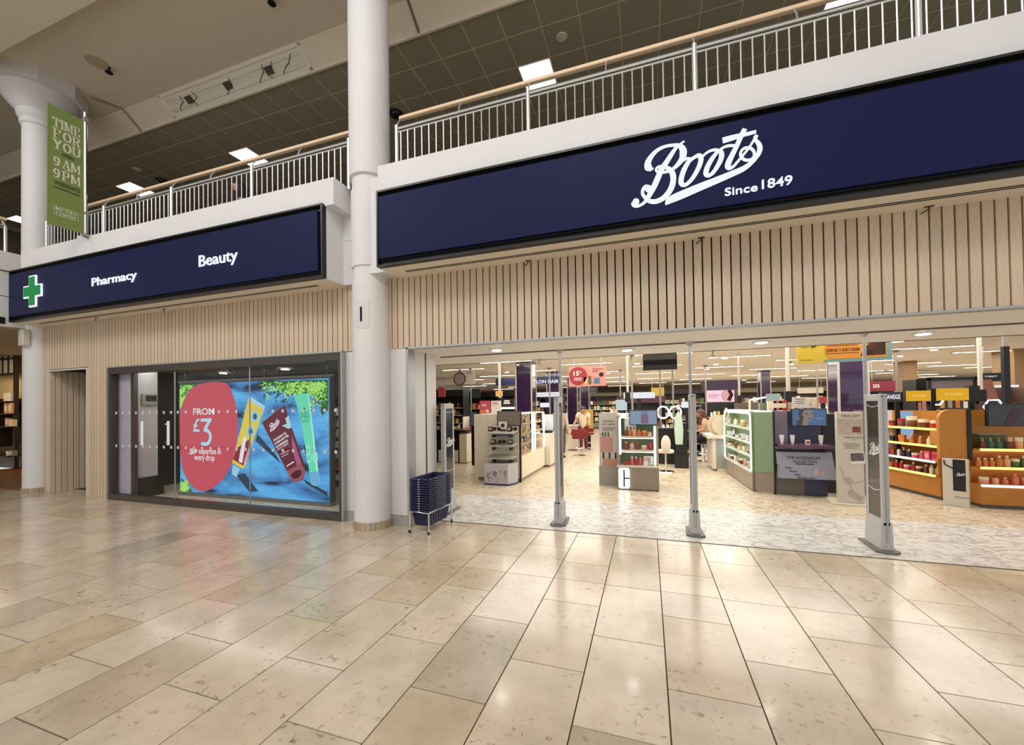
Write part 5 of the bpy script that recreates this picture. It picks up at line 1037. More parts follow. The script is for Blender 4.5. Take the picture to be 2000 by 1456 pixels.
P('window_print', bx(m_, (.62, dF-.046, .84), (.98, dF-.04, 1.31)), E('lit_sky_panel', (150, 190, 220), .8), t)
P('end_panel', bx(m_, (wF-.03, -.02, .36), (wF, dF+.06, 1.345)), ORANGE, t, bevel=.02)
zF = [.36, .57, .80, 1.06]
for j, z in enumerate(zF):
    s_ = P('shelf', bx(m_, (0 if j < 2 else .3, -.02 if j < 2 else .02, z-.02), (wF-.03, dF-.04, z)), ORANGE, t)
    P('light_edge', bx(m_, (0 if j < 2 else .3, -.045 if j < 2 else -.005, z-.022), (wF-.05, -.022 if j < 2 else .018, z+.012)), LEDP if j == 1 else LEDY, s_)
GF = 'products on the orange oblique unit'
shelf_run(m_, [('pump', 'amber', 'cream', .15, .07), ('pump', 'gold', 'cream', .15, .07), ('bottle', 'amber', 'white', .14, .06), ('jar', 'coral', 'amber', .09, .09), ('bottle', 'red', 'cream', .13, .06), ('bottle', 'red', 'white', .13, .06), ('jar', 'pink', 'white', .08, .09), ('bottle', 'red', 'cream', .14, .06), ('jar', 'brown', 'cream', .09, .09), ('bottle', 'brown', 'cream', .13, .06), ('bottle', 'cream', 'white', .14, .06), ('bottle', 'gold', 'cream', .13, .06)], .42, wF-.08, .06, zF[0], 'lowest shelf of oblique orange unit', GF)
shelf_run(m_, [('box', 'red', 'amber', .13, .09), ('box', 'red', 'coral', .13, .09), ('bottle', 'red', 'brown', .12, .06), ('box', 'brown', 'red', .12, .09), ('bottle', 'white', 'black', .14, .05), ('pump', 'navy', 'white', .15, .06), ('bottle', 'navy', 'white', .13, .06), ('jar', 'pink', 'white', .08, .09), ('bottle', 'pink', 'cream', .13, .06), ('box', 'pink', 'rose', .14, .09), ('box', 'pink', 'red', .14, .09)], .42, wF-.08, .06, zF[1], 'second shelf of oblique orange unit', GF)
shelf_run(m_, [('bag', 'black', 'white', .14, .09), ('bag', 'amber', 'coral', .18, .12), ('bottle', 'amber', 'cream', .16, .07), ('bottle', 'amber', 'white', .13, .06), ('bottle', 'cream', 'white', .14, .06), ('bottle', 'gold', 'white', .15, .06)], .75, wF-.08, .08, zF[2], 'third shelf of oblique orange unit', GF)
shelf_run(m_, [('jar', 'red', 'brown', .10, .10), ('jar', 'brown', 'red', .14, .10), ('jar', 'brown', 'cream', .18, .13), ('jar', 'brown', 'cream', .14, .13), ('jar', 'red', 'cream', .13, .12)], .75, wF-.08, .08, zF[3], 'top shelf of oblique orange unit', GF)
q0, q1 = ay(1836, 897, 7.50), ay(1887, 800, 7.50)
t = T('end_panel_board', 'large orange board with one rounded corner above the white totem', 'panel', ((q0.x+q1.x)/2, 7.5, q0.z))
z0, z1 = q0.z, q1.z; rC = .13; pts = [(q1.x, 7.5, z0), (q1.x, 7.5, z1), (q0.x+rC, 7.5, z1)]+[(q0.x+rC-rC*math.sin(k*PI/12), 7.5, z1-rC+rC*math.cos(k*PI/12)) for k in range(1, 6)]+[(q0.x, 7.5, z1-rC), (q0.x, 7.5, z0)]
P('board', B().prism(pts, (0, .06, 0)), ORANGE, t); P('bracket', B().box((q0.x+.02, 7.56, z0+.2), (q0.x+.12, 7.745, z0+.4)), ORANGE, t); P('black_edge', B().box((q1.x, 7.48, z0-.01), (q1.x+.045, 7.60, z1+.01)), BLK, t)
q0, q1 = fl(1842, 986), fl(1893, 993); m_ = FM(q0, q1-q0); wT = (q1-q0).length
t = T('totem', 'low white totem with black display panel below the orange board', 'totem', tuple((q0+q1)/2))
P('panel', bx(m_, (0, 0, 0), (wT, .08, .665)), M('totem_white', (214, 206, 192), .5), t, bevel=.004); P('black_panel', bx(m_, (wT*.42, -.006, .22), (wT*.90, 0, .66)), BLK, t)
P('hook', B().tube([m_ @ Vector(q) for q in ((.02, -.01, .64), (.03, -.012, .58), (.09, -.012, .545), (wT*.42, -.01, .535))], .008, 6), BLK, t, smooth=True)
R3 = m_.to_3x3() @ Vector((1, 0, 0)); P('script_logo', logo(B(), m_ @ Vector((wT*.54, -.007, .43)), R3, .045, .002), INKW, t); P('script_line', B().tube([m_ @ Vector((wT*.45+.012*i, -.003, .13+.014*math.sin(i*1.9)*(1.3 if i == 0 else 1))) for i in range(15)], .0022, 4), INKB, t)

# ---- G: orange unit facing the entrance at far right
q0 = fl(1918, 993); gx0, gx1, gy = q0.x, q0.x+2.0, q0.y
t = T('lit_shelf_unit', 'orange shelf unit facing the entrance at far right, screen on top', 'display unit', (gx0+.5, gy+.3, 0))
def pl(pts, z0, z1): return B().prism([(x, y, z0) for x, y in pts], (0, 0, z1-z0))
fp = [(gx0-.01, gy+.21), (gx0, gy), (gx1, gy), (gx1, gy+.34), (gx0-.01, gy+.34)]
P('plinth', pl([(x+(.02 if i < 2 else 0), y+.02) for i, (x, y) in enumerate(fp)], 0, .05), M('plinth_dark', (92, 80, 66), .5), t); P('base', pl(fp, .05, .30), ORANGE, t)
P('side_panel', B().box((gx0-.01, gy+.2, .30), (gx0+.01, gy+.34, 1.345)), ORANGE, t); P('side_panel', B().box((gx1-.03, gy+.02, .30), (gx1, gy+.34, 1.345)), ORANGE, t); P('back_panel', B().box((gx0+.01, gy+.28, .30), (gx1, gy+.34, 1.345)), ORANGE, t)
zG = [ay(1960, 950, gy).z, ay(1960, 915, gy).z, ay(1960, 879, gy).z]
for j, z in enumerate(zG):
    s_ = P('shelf', pl([(gx0-.0, gy+.2), (gx0+.01, gy+.01), (gx1, gy+.01), (gx1, gy+.28), (gx0-.0, gy+.28)], z-.02, z), ORANGE, t)
    P('light_edge', B().box((gx0, gy-.02, z-.02), (gx1, gy+.008, z+.012)), LEDP if j == 0 else LEDY, s_); P('under_light', B().box((gx0+.05, gy+.24, z-.028), (gx1, gy+.26, z-.022)), E('warm_glow', (255, 200, 110), 4.0), s_) if j else None
m_ = FM((gx0+.06, gy+.14), (1, 0, 0)); GG = 'products on the front orange unit'
shelf_run(m_, [('jar', 'peach', 'cream', .10, .10), ('bottle', 'peach', 'brown', .12, .07), ('bottle', 'coral', 'cream', .10, .06), ('bottle', 'coral', 'rose', .15, .07), ('jar', 'peach', 'cream', .10, .10), ('bottle', 'peach', 'white', .12, .07)], .0, .66, 0, zG[0], 'lowest shelf of front orange unit', GG)
shelf_run(m_, [('bottle', 'amber', 'cream', .12, .06), ('bottle', 'amber', 'white', .12, .06), ('bottle', 'amber', 'white', .12, .06), ('bottle', 'amber', 'cream', .16, .07), ('bottle', 'peach', 'cream', .16, .07), ('jar', 'green', 'cream', .12, .08), ('bottle', 'green', 'white', .16, .08), ('bottle', 'green', 'white', .16, .08), ('jar', 'purple', 'white', .12, .08), ('bottle', 'purple', 'white', .13, .07)], -.03, .78, 0, zG[1], 'middle shelf of front orange unit', GG)
shelf_run(m_, [('pump', 'red', 'white', .15, .06), ('pump', 'teal', 'white', .15, .06), ('pump', 'teal', 'cream', .15, .06), ('jar', 'brown', 'peach', .16, .08), ('jar', 'peach', 'cream', .16, .08), ('jar', 'navy', 'cream', .15, .08), ('jar', 'navy', 'peach', .15, .08), ('bottle', 'rose', 'cream', .16, .07)], .02, .78, 0, zG[2], 'top shelf of front orange unit', GG)
t = T('product_case', 'clear green case around pump bottles on the front orange unit', 'case', (gx0+.14, gy+.14, zG[2])); P('case', B().box((gx0+.04, gy+.07, zG[2]), (gx0+.33, gy+.22, zG[2]+.20)), glass_mat('green_acrylic', (.62, .78, .74), .8), t); P('case_lid', B().box((gx0+.038, gy+.068, zG[2]+.20), (gx0+.332, gy+.222, zG[2]+.206)), M('lid_teal', (96, 126, 120), .3), t)
t, a, c = monitor('large dark screen above the front orange unit', (1929, 833), (2070, 788), gy+.02, M('screen_dark', (58, 62, 64), .15))
P('picture_tube', B().prism([(a.x+q[0], gy+.014, a.z+q[1]) for q in ((.17, .03), (.26, .24), (.36, .22), (.26, .0))], (0, -.002, 0)), M('screen_plum', (62, 40, 54), .2), t)
for pl_, pr_, Y, lb in (((1774, 784), (1818, 763), 8.3, 'yellow lit header sign, left one above the orange shelves'), ((1834, 783), (1892, 758), 7.75, 'yellow lit header sign, right one above the orange shelves')):
    t, a, c = board('header_sign', lb, 'sign', pl_, pr_, Y, E('lit_yellow', (236, 178, 50), .85), .06); P('casing', B().box((c.x, Y-.01, a.z-.02), (c.x+.12, Y+.1, c.z+.03)), BLK, t); P('support', B().box((c.x+.02, Y+.02, 1.35), (c.x+.06, Y+.06, a.z)), BLK, t)
    text_on(t, a, c, Y, 'SOL DE JANEIRO', .2, .35, .6, .28, E('lit_yellow_pale', (248, 208, 110), .9), .01)
t, a, c = board('header_sign', 'dark blue lit sign with white letters behind the last gate', 'sign', (1722, 786), (1760, 766), 8.6, M('sign_slate', (44, 48, 66), .4), .08); text_on(t, a, c, 8.6, 'LANEIGE', .2, .3, .75, .45, LETTER, .01); P('support', B().box((a.x+.2, 8.62, 0), (a.x+.26, 8.66, a.z)), BLK, t)
HEX = [(math.cos(PI/3*k), math.sin(PI/3*k)) for k in range(6)]
for cx_, cy_, rad, Y, lb in ((1829, 782, 18, 8.8, 'hexagonal light frame between the yellow header signs'), (1941, 795, 27, 8.7, 'hexagonal light frame above the front orange unit')):
    p = ay(cx_, cy_, Y); r = (ay(cx_+rad, cy_, Y)-p).length*.75; t = T('light_frame', lb, 'light', (p.x, Y, 1.3)); P('tube', B().tube([(p.x+r*h[0], Y, p.z+r*h[1]) for h in HEX], .012, 6, closed=True), LEDW, t); P('panel', B().prism([(p.x+r*.9*h[0], Y+.02, p.z+r*.9*h[1]) for h in HEX], (0, .02, 0)), M('hex_dark', (26, 28, 40), .3), t); P('stem', B().box((p.x-.02, Y+.04, 0), (p.x+.02, Y+.06, p.z-r*.6)), BLK, t)
t, a, c = board('poster_row', 'row of dark and gold product posters behind the orange shelves', 'poster', (1826, 800), (1894, 781), 8.9, M('poster_brown', (70, 50, 42), .4), .05); w_ = c.x-a.x
for i, cl in enumerate(('gold', 'grey', 'amber', 'white')): P('picture', B().box((a.x+w_*(.16+.22*i), 8.897, a.z+.02), (a.x+w_*(.28+.22*i), 8.90, c.z-.01)), PC(cl), t)
P('support', B().box((a.x+.1, 8.92, 0), (c.x-.1, 8.95, a.z)), BLK, t)
# ================================================================ HANGING SIGNS
def hang(t, xs, Y, z0, z1=ZC):
    for x in xs: P('suspension_rod', B().tube([(x, Y+.01, z0), (x, Y+.01, z1)], .006, 6), SILV, t)
t, a, c = board('hanging_sign', 'pink hanging sign offering fifteen percent, with a dark red disc', 'sign', (1111.5, 756), (1183, 714), 8.4, M('hang_pink', (206, 142, 132), .5), .015)
w_, h_ = c.x-a.x, c.z-a.z; hang(t, (a.x+.1, c.x-.1), 8.4, c.z)
fz = lambda fx, fy, d=.003: Vector((a.x+w_*fx, 8.4-d, a.z+h_*fy))
P('disc', B().prism([fz(.25+.25*math.cos(k*PI/12)*(1.02 if k < 12 else .96), .52+.46*math.sin(k*PI/12)) for k in range(24)], (0, .002, 0)), M('hang_red', (158, 50, 54), .5), t)
b = B(); words(b, '15', fz(.13, .55, .003), (1, 0, 0), w_*.15, h_*.22, .002, .02); words(b, '%', fz(.29, .67, .003), (1, 0, 0), w_*.06, h_*.10, .002, .01)
P('lettering', b, INKW, t, label='white figures'); lines_on(t, a, c, 8.397, .12, .42, .26, 3, .06, .02, INKW, 3)
P('lettering', words(B(), 'Fragrance\nEvent', fz(.65, .70), (1, 0, 0), w_*.28, h_*.19, .002, .01), M('ink_maroon', (140, 60, 60), .5), t)
P('flask_print', B().box(fz(.41, .12), fz(.50, .46)+Vector((0, .001, 0))), M('print_yellow', (222, 190, 90), .5), t); P('flask_print', B().box(fz(.53, .10), fz(.61, .5)+Vector((0, .001, 0))), M('print_olive', (96, 84, 60), .5), t); P('flask_print', B().box(fz(.68, .12), fz(.84, .40)+Vector((0, .001, 0))), M('print_steel', (84, 118, 140), .5), t)
P('badge', B().prism([fz(.88+.065*math.cos(k*PI/10), .56+.11*math.sin(k*PI/10)) for k in range(20)], (0, .001, 0)), INKB, t)
Yc = 7.4; a0, a1 = ay(1557, 712, Yc), ay(1742, 712, Yc); zlo, zhi = ay(1650, 707, Yc).z, ay(1650, 668, Yc).z
t = T('hanging_sign', 'long yellow and orange hanging sign for body cream with a photo at its end', 'sign', ((a0.x+a1.x)/2, Yc, zlo)); w_, h_ = a1.x-a0.x, zhi-zlo
fz = lambda fx, fy, d=.003: Vector((a0.x+w_*fx, Yc-d, zlo+h_*fy))
P('panel', B().box((a0.x, Yc, zlo), (a1.x, Yc+.015, zhi)), M('hang_yellow', (214, 184, 58), .5), t); hang(t, (a0.x+.2, a1.x-.2), Yc, zhi)
P('edge_band', B().prism([fz(.30, 0), fz(1, 0), fz(1, 1), fz(.95, 1), fz(.95, .16), fz(.30, .14)], (0, .001, 0)), M('hang_teal', (120, 158, 160), .5), t)
P('colour_field', B().prism([fz(.36, .16, .004), fz(.95, .18, .004), fz(.95, 1, .004), fz(.33, 1, .004), fz(.30, .7, .004), fz(.31, .4, .004)], (0, .001, 0)), M('hang_orange', (222, 150, 56), .5), t)
P('photo', B().prism([fz(.68, .26, .006), fz(.94, .28, .006), fz(.94, .98, .006), fz(.80, .98, .006), fz(.72, .6, .006)], (0, .001, 0)), M('hang_photo', (70, 40, 26), .4, noise=.6, nscale=7), t)
P('lettering', words(B(), 'CHEIROSA 71 BODY CREAM', fz(.315, .52, .004), (1, 0, 0), w_*.36, h_*.17, .003, .03), INKR, t); P('small_print', B().box(fz(.32, .42, .006), fz(.66, .455, .004)).box(fz(.33, .80, .006), fz(.66, .84, .004)), INKR, t, kind='stuff')
b = B(); words(b, '& only at', fz(.05, .78), (1, 0, 0), w_*.085, h_*.08, .002, .01); P('lettering', b, INKB, t); P('script_logo', logo(B(), fz(.15, .77), (1, 0, 0), h_*.14, .002), INKB, t); P('small_print', B().box(fz(.04, .14), fz(.17, .18, .002)), M('ink_olive', (150, 130, 50), .5), t, kind='stuff')
t, a, c = board('hanging_sign', 'cream hanging sign with script and a round flask drawing at left', 'sign', (800, 755), (927, 724), 9.2, M('hang_cream', (216, 206, 190), .5), .015); w_, h_ = c.x-a.x, c.z-a.z; hang(t, (a.x+.2, c.x-.25), 9.2, c.z)
fz = lambda fx, fy, d=.003: Vector((a.x+w_*fx, 9.2-d, a.z+h_*fy))
P('flask_print', B().prism([fz(.78+.075*math.cos(k*PI/12), .42+.42*math.sin(k*PI/12)) for k in range(24)], (0, .002, 0)), M('print_rose_grey', (176, 150, 146), .5), t); P('flask_outline', B().tube([fz(.78+.085*math.cos(k*PI/12), .42+.46*math.sin(k*PI/12), .005) for k in range(24)], .012, 5, closed=True), M('print_plum', (70, 46, 54), .5), t)
P('flask_cap', B().box(fz(.765, .9, .006), fz(.80, 1.12, .0)), M('print_rose_grey', (176, 150, 146), .5), t); P('script_line', B().tube([fz(.43+.018*i, .52+.10*math.sin(i*2.1), .004) for i in range(14)], .006, 4), M('ink_rust', (150, 70, 60), .5), t); P('small_print', B().box(fz(.88, .80), fz(.96, .83, .001)).box(fz(.88, .87), fz(.96, .9, .001)), INK, t, kind='stuff')
def simple_sign(lab, pl_, pr_, Y, mat, body=None, fmat=None, fit=(.15, .3, .7, .4), hung=True, th=.03, name='hanging_sign', zt=None):
    t, a, c = board(name, lab, 'sign', pl_, pr_, Y, mat, th)
    if body: text_on(t, a, c, Y, body, *fit, fmat or INKW, .02)
    if hung: hang(t, (a.x+.08*(c.x-a.x), c.x-.08*(c.x-a.x)), Y, c.z)
    else: P('support', B().box(((a.x+c.x)/2-.05, Y+.001, 0), ((a.x+c.x)/2+.05, Y+th-.001, a.z)), BLK, t)
    return t, a, c
simple_sign('plum hanging sign with white figures near the large pillar', (1700, 765), (1749, 744), 13, M('hang_plum', (142, 48, 66), .5), '20%', INKW, (.1, .35, .28, .35))
simple_sign('long dark blue hanging sign with white hair salon lettering', (968, 754), (1094, 735), 14, M('sign_deep_blue', (34, 36, 72), .3), 'SALON HAIR', LETTER, (.56, .12, .42, .46))
simple_sign('white lit beauty bar sign below the blue hair sign', (1040, 776), (1097, 766), 13.5, E('lit_white_sign', (240, 244, 250), .95), 'BEAUTY BAR', M('ink_pale_grey', (176, 180, 188), .5), (.1, .25, .8, .5), hung=False)
simple_sign('long white lit header sign behind the brown lit unit', (1218, 779), (1279, 766), 11.0, E('lit_white_sign', (240, 244, 250), .95), 'N°7', M('ink_pale_grey', (176, 180, 188), .5), (.48, .25, .14, .5), hung=False)
simple_sign('yellow hanging price sign in the middle of the shop', (1272, 778), (1297, 757), 15, M('sign_mustard', (176, 150, 54), .5), None)
simple_sign('black lit header reading beauty at far right', (1918, 746), (1968, 728), 12, BLK, 'TY BEAUTY', INKW, (.1, .5, .5, .2), hung=True)
simple_sign('white lit sign with blurred lettering at far right', (1914, 762), (1990, 752), 13, E('lit_white_sign', (240, 244, 250), .95), None, hung=False)
simple_sign('small white aisle sign left of the large plum pillar', (1558, 769), (1608, 757), 17, M('aisle_white', (206, 198, 180), .5), None)
simple_sign('white sign box above the make-up tower', (1331, 797), (1353, 785), 12.4, E('lit_white_sign', (240, 244, 250), .95), None, hung=False)
simple_sign('small white lit box beside the plum pillars', (1203, 802), (1224, 781), 13.5, E('lit_mint', (214, 232, 230), .8), None, hung=False, th=.2)
simple_sign('small white lit sign behind the island counter', (1055, 796), (1073, 787), 13, E('lit_white_sign', (240, 244, 250), .95), None, hung=False)
simple_sign('small red sign left of the large plum pillar', (1600, 788), (1615, 775), 13, M('sign_rose', (150, 56, 64), .5), None, hung=False)
simple_sign('yellow price stand behind the woman in the cream T-shirt', (1143, 850), (1158, 800), 14.5, M('sign_mustard', (176, 150, 54), .5), None, hung=False)
simple_sign('pink square poster at far left behind the hanging sign', (856, 776), (869, 757), 12, M('poster_pink', (206, 80, 100), .5), None)
simple_sign('red framed poster left of the first plum pillar', (940, 778), (975, 762), 16, M('poster_red', (120, 44, 40), .5), None)
simple_sign('dark green poster at left behind the hanging circle sign', (921, 778), (938, 760), 15, M('poster_green', (50, 66, 62), .5), None)
t, a, c = simple_sign('wide pink lit poster with a face in the middle distance', (1378, 786), (1434, 762), 17, E('lit_pink', (250, 214, 226), 1.0), None, hung=False, th=.1)
w_, h_ = c.x-a.x, c.z-a.z; P('header_band', B().box((a.x-.1, 16.98, c.z), (c.x+.25, 17.1, c.z+.38)), M('band_plum', (56, 34, 66), .4), t); P('face_print', B().ball((a.x+w_*.72, 16.99, a.z+h_*.55), h_*.5, 14, 8, .8, .01, 1), E('lit_skin', (232, 180, 176), .9), t); P('hair_print', B().tube([(a.x+w_*.80, 16.97, a.z+h_*.1), (a.x+w_*.90, 16.97, a.z+h_*.6), (a.x+w_*.82, 16.97, a.z+h_*1.0)], .07, 6), E('lit_hair', (90, 50, 56), .7), t)
P('picture_lines', B().box((a.x+.1, 16.99, a.z+h_*.55), (a.x+w_*.48, 16.995, a.z+h_*.62)).box((a.x+.1, 16.99, a.z+h_*.38), (a.x+w_*.4, 16.995, a.z+h_*.43)), E('lit_rose', (220, 130, 150), .9), t)
t, a, c = monitor('black hanging television under the shop ceiling', (1256, 724), (1322, 687), 7.2, M('screen_off', (40, 42, 44), .06, spec=.8)); P('ceiling_pole', B().tube([((a.x+c.x)/2, 7.24, c.z-.1), ((a.x+c.x)/2, 7.24, ZC)], .02, 8), BLK, t)
t, a, c = monitor('small dark monitor left of the island', (917, 833), (929, 805), 9.5, M('screen_slate', (96, 108, 128), .2)); P('stand', B().box((a.x+.04, 9.52, 0), (c.x-.04, 9.55, a.z)), BLK, t)

# ================================================================ FIXTURES FURTHER IN
def gondola(lab, x0, x1, Y, d, h, mat, nsh, pal, header=None, seed=1, name='shelf_bay', cat='shelving', packs=(.05, .12)):
    t = T(name, lab, cat, ((x0+x1)/2, Y+d/2, 0)); P('plinth', B().box((x0, Y, 0), (x1, Y+d, .12)), mat, t); P('back_panel', B().box((x0, Y+d-.04, .12), (x1, Y+d, h)), mat, t)
    P('side_panel', B().box((x0, Y, .12), (x0+.03, Y+d-.04, h)), mat, t); P('side_panel', B().box((x1-.03, Y, .12), (x1, Y+d-.04, h)), mat, t)
    rr = random.Random(seed); bs = {}
    for i in range(nsh):
        z = .12+(h-.3)*i/nsh
        P('shelf', B().box((x0+.03, Y+.02, z), (x1-.03, Y+d-.04, z+.02)), M('shelf_pale', (196, 190, 182), .4), t); x = x0+.05
        while x < x1-.14:
            w = rr.uniform(*packs); hh = rr.uniform(.4, .8)*(h-.3)/nsh; cl = rr.choice(pal); bs.setdefault(cl, B()).box((x, Y+.05, z+.02), (x+w, Y+.05+w, z+.02+hh)); x += w+rr.uniform(.01, .05)
    for cl, b in bs.items(): P('packed_products', b, PC(cl), t, kind='stuff')
    if header: P('header', B().box((x0, Y-.01, h), (x1, Y+d, h+.22)), header, t)
    return t
DK = M('fixture_black', (26, 24, 26), .35)
X = lambda x, Y: ay(x, 800, Y).x
gondola('black make-up bays along the left behind the white side wall', X(838, 13), X(905, 13), 13, .5, 1.9, DK, 6, ['gold', 'brown', 'cream', 'black'], DK, 1)
gondola('black fragrance bays behind the white island', X(905, 15.5), X(1005, 15.5), 15.5, .5, 1.9, DK, 5, ['red', 'brown', 'black', 'gold', 'cream'], DK, 2)
gondola('pink and white product stand left of the island', X(903, 11.2), X(931, 11.2), 11.2, .5, 1.2, CREAM, 3, ['coral', 'rose', 'white', 'pink'], None, 3)
gondola('dark hair care bays between the plum pillars', X(1055, 17), X(1100, 17), 17, .5, 1.8, DK, 5, ['white', 'black', 'grey', 'red'], DK, 4)
gondola('black counter bays below the long white header', X(1205, 14), X(1300, 14), 14, .5, 1.55, DK, 4, ['black', 'rose', 'grey', 'brown'], M('fixture_plum', (70, 34, 48), .4), 5)
gondola('black make-up tower shelves right of the ring lights', X(1329, 12.6), X(1368, 12.6), 12.6, .6, 1.42, DK, 5, ['white', 'rose', 'cream', 'grey'], None, 6, packs=(.03, .05))
gondola('low bays in front of the pink lit poster', X(1372, 15), X(1440, 15), 15, .5, 1.5, DK, 4, ['gold', 'white', 'red', 'black'], None, 7)
gondola('dark bays behind the green display unit', X(1440, 14), X(1540, 14), 14, .5, 1.5, M('fixture_brown', (92, 80, 68), .5), 4, ['brown', 'cream', 'white', 'grey'], None, 8)
gondola('pale bays left of the large plum pillar', X(1540, 15), X(1640, 15), 15, .5, 1.6, M('fixture_buff', (170, 156, 132), .5), 4, ['cream', 'white', 'brown', 'green'], None, 9)
gondola('dark bays right of the large plum pillar', X(1690, 12.8), X(1790, 12.8), 12.8, .5, 1.5, M('fixture_brown', (92, 80, 68), .5), 4, ['pink', 'cream', 'brown', 'black'], DK, 10)
gondola('black bays behind the orange shelves', X(1790, 11.4), X(1890, 11.4), 11.4, .5, 1.75, DK, 5, ['gold', 'rose', 'white', 'brown'], DK, 11)
gondola('black lit bays at the far right behind the orange unit', X(1930, 11), X(2020, 11), 11, .5, 1.75, M('fixture_mauve', (120, 92, 84), .4), 4, ['brown', 'cream', 'white', 'rose'], None, 12)
for i, (xa, xb, Y, lb) in enumerate(((1000, 1090, 24, 'long dark bays far back at left'), (1090, 1250, 26, 'long dark bays far back beyond the plum pillars'), (1250, 1380, 24, 'tall dark bays far back behind the ring lights'), (1440, 1620, 24, 'long pale bays far back behind the green unit'), (1690, 1850, 21, 'long pale bays far back behind the red sign'), (860, 1000, 21, 'dark bays far back at the left wall'))):
    gondola(lb, X(xa, Y), X(xb, Y), Y, .6, 2.05, [DK, M('fixture_brown', (92, 80, 68), .5)][i % 2], 5, ['white', 'cream', 'brown', 'grey', 'green', 'gold'], [DK, M('fixture_olive', (104, 98, 76), .5)][i % 2], 20+i, packs=(.08, .2))
t = T('mirror_frame', 'wide black framed mirror panel above the orange shelves', 'mirror', (X(1865, 10.5), 10.5, 1.4)); a, c = ay(1814, 790, 10.5), ay(1911, 736, 10.5)
P('frame', B().box((a.x, 10.5, a.z), (a.x+.05, 10.56, c.z)).box((c.x-.05, 10.5, a.z), (c.x, 10.56, c.z)).box((a.x, 10.5, c.z-.05), (c.x, 10.56, c.z)).box((a.x, 10.5, a.z), (c.x, 10.56, a.z+.04)), BLK, t); P('panel', B().box((a.x+.05, 10.54, a.z+.04), (c.x-.05, 10.56, c.z-.05)), M('poster_dusk', (120, 104, 108), .2), t)
P('picture', B().prism([(a.x+.65, 10.535, a.z+.05), (a.x+1.1, 10.535, a.z+.05), (a.x+1.0, 10.535, c.z-.06), (a.x+.75, 10.535, c.z-.06)], (0, .004, 0)), M('poster_flesh', (150, 96, 84), .4), t); P('support', B().box((a.x+.02, 10.57, 0), (a.x+.10, 10.6, a.z+.2)).box((c.x-.10, 10.57, 0), (c.x-.02, 10.6, a.z+.2)), BLK, t)
struct('column', B().box((X(1984, 13.5), 13.5, 0), (X(2030, 13.5), 14.2, ZC)), M('timber_pillar', (150, 118, 84), .5, noise=.08, stretch=(14, 14, .8)), label='timber clad pillar at far right')
struct('column', B().box((X(1768, 16), 16, 0), (X(1794, 16), 16.6, ZC)), M('timber_pillar', (150, 118, 84), .5), label='timber clad pillar behind the yellow header signs')
# ring lights, make-up counters, stool
for x, lb in ((1295, 'left ring light on the black make-up counter'), (1319, 'right ring light beside the make-up tower')):
    p = ay(x, 806, 10.9); t = T('ring_light', lb, 'ring light', (p.x, 10.9, 0.9)); P('ring', B().tube([(p.x+.135*math.cos(k*PI/14), 10.9, p.z+.15*math.sin(k*PI/14)) for k in range(28)], .018, 8, closed=True), LEDW, t, smooth=True); P('stand', B().tube([(p.x, 10.92, .9), (p.x, 10.92, p.z-.15)], .012, 6), BLK, t)
q0, q1 = fl(1284, 866), fl(1316, 868)
t = T('makeup_counter', 'black make-up counter under the left ring light', 'counter', (X(1300, 10.8), 10.8, 0)); P('body', B().box((X(1283, 10.8), 10.8, 0), (X(1322, 10.8), 11.3, .86)), BLK, t, bevel=.005); P('top', B().box((X(1282, 10.8), 10.77, .86), (X(1323, 10.8), 11.33, .90)), DK, t)
for i, (x, k_, cl) in enumerate(((1295, 'bottle', 'white'), (1303, 'jar', 'white'))): product(k_, cl, 'grey', (X(x, 10.9), 10.87, .90), .10, .06, 'white %s standing on the black make-up counter' % k_, 'pots on the black counter')
t = T('display_tower', 'dark curved display tower with a pale green front beside the ring light', 'display unit', (X(1326, 10.2), 10.2, 0)); xa, xb = X(1318, 10.2), X(1332, 10.2)
P('body', B().box((xa, 10.2, .3), (xb+.1, 10.5, 1.05)), BLK, t); P('base', B().box((xa-.02, 10.15, 0), (xb+.12, 10.55, .3)), DK, t); P('curved_front', B().prism([(xa, 10.19, .55), (xb, 10.19, .55), (xb+.02, 10.19, .9), (xb-.01, 10.19, 1.2), ((xa+xb)/2, 10.19, 1.34), (xa+.01, 10.19, 1.2), (xa-.02, 10.19, .9)], (0, .06, 0)), M('tower_mint', (186, 206, 190), .3), t); P('lettering', words(B(), '7', (xa+.03, 10.19, .12), (1, 0, 0), .09, .14, .002, .02), INKW, t)
yc = 9.9; xa, xb = X(1392, yc), X(1418, yc)
t = T('makeup_counter', 'grey and cream make-up counter left of the green unit', 'counter', (xa+.2, yc+.3, 0)); P('body', B().box((xa+.05, yc, .08), (xb, yc+.9, .72)), M('counter_bluegrey', (150, 154, 150), .4), t, bevel=.004); P('top', B().box((xa-.12, yc-.05, .72), (xb, yc+.95, .79)), CREAM, t, bevel=.006); P('plinth', B().box((xa+.07, yc+.02, 0), (xb, yc+.88, .08)), CREAM, t); P('side_panel', B().box((xa-.02, yc, .05), (xa+.05, yc+.9, .72)), CREAM, t)
for i, (x, lb) in enumerate(((1402, 'large round cream plate behind the other on the make-up counter'), (1411, 'large round cream plate nearest the green unit'))):
    p = ay(x, 827, yc+.25-.1*i); t = T('round_plate', lb, 'plate', (p.x, p.y, .79)); r = .22; P('disc', B().lathe([(r, 0), (r, .02)], n=28).moved(Matrix.Translation((p.x, p.y, .79+r)) @ Matrix.Rotation(PI/2, 4, 'X')), M('plate_cream2', (206, 192, 164), .4), t); P('rim', B().tube([(p.x+r*math.cos(k*PI/14), p.y-.01, .79+r+r*math.sin(k*PI/14)) for k in range(28)], .012, 6, closed=True), M('plate_rim', (176, 156, 124), .4), t)
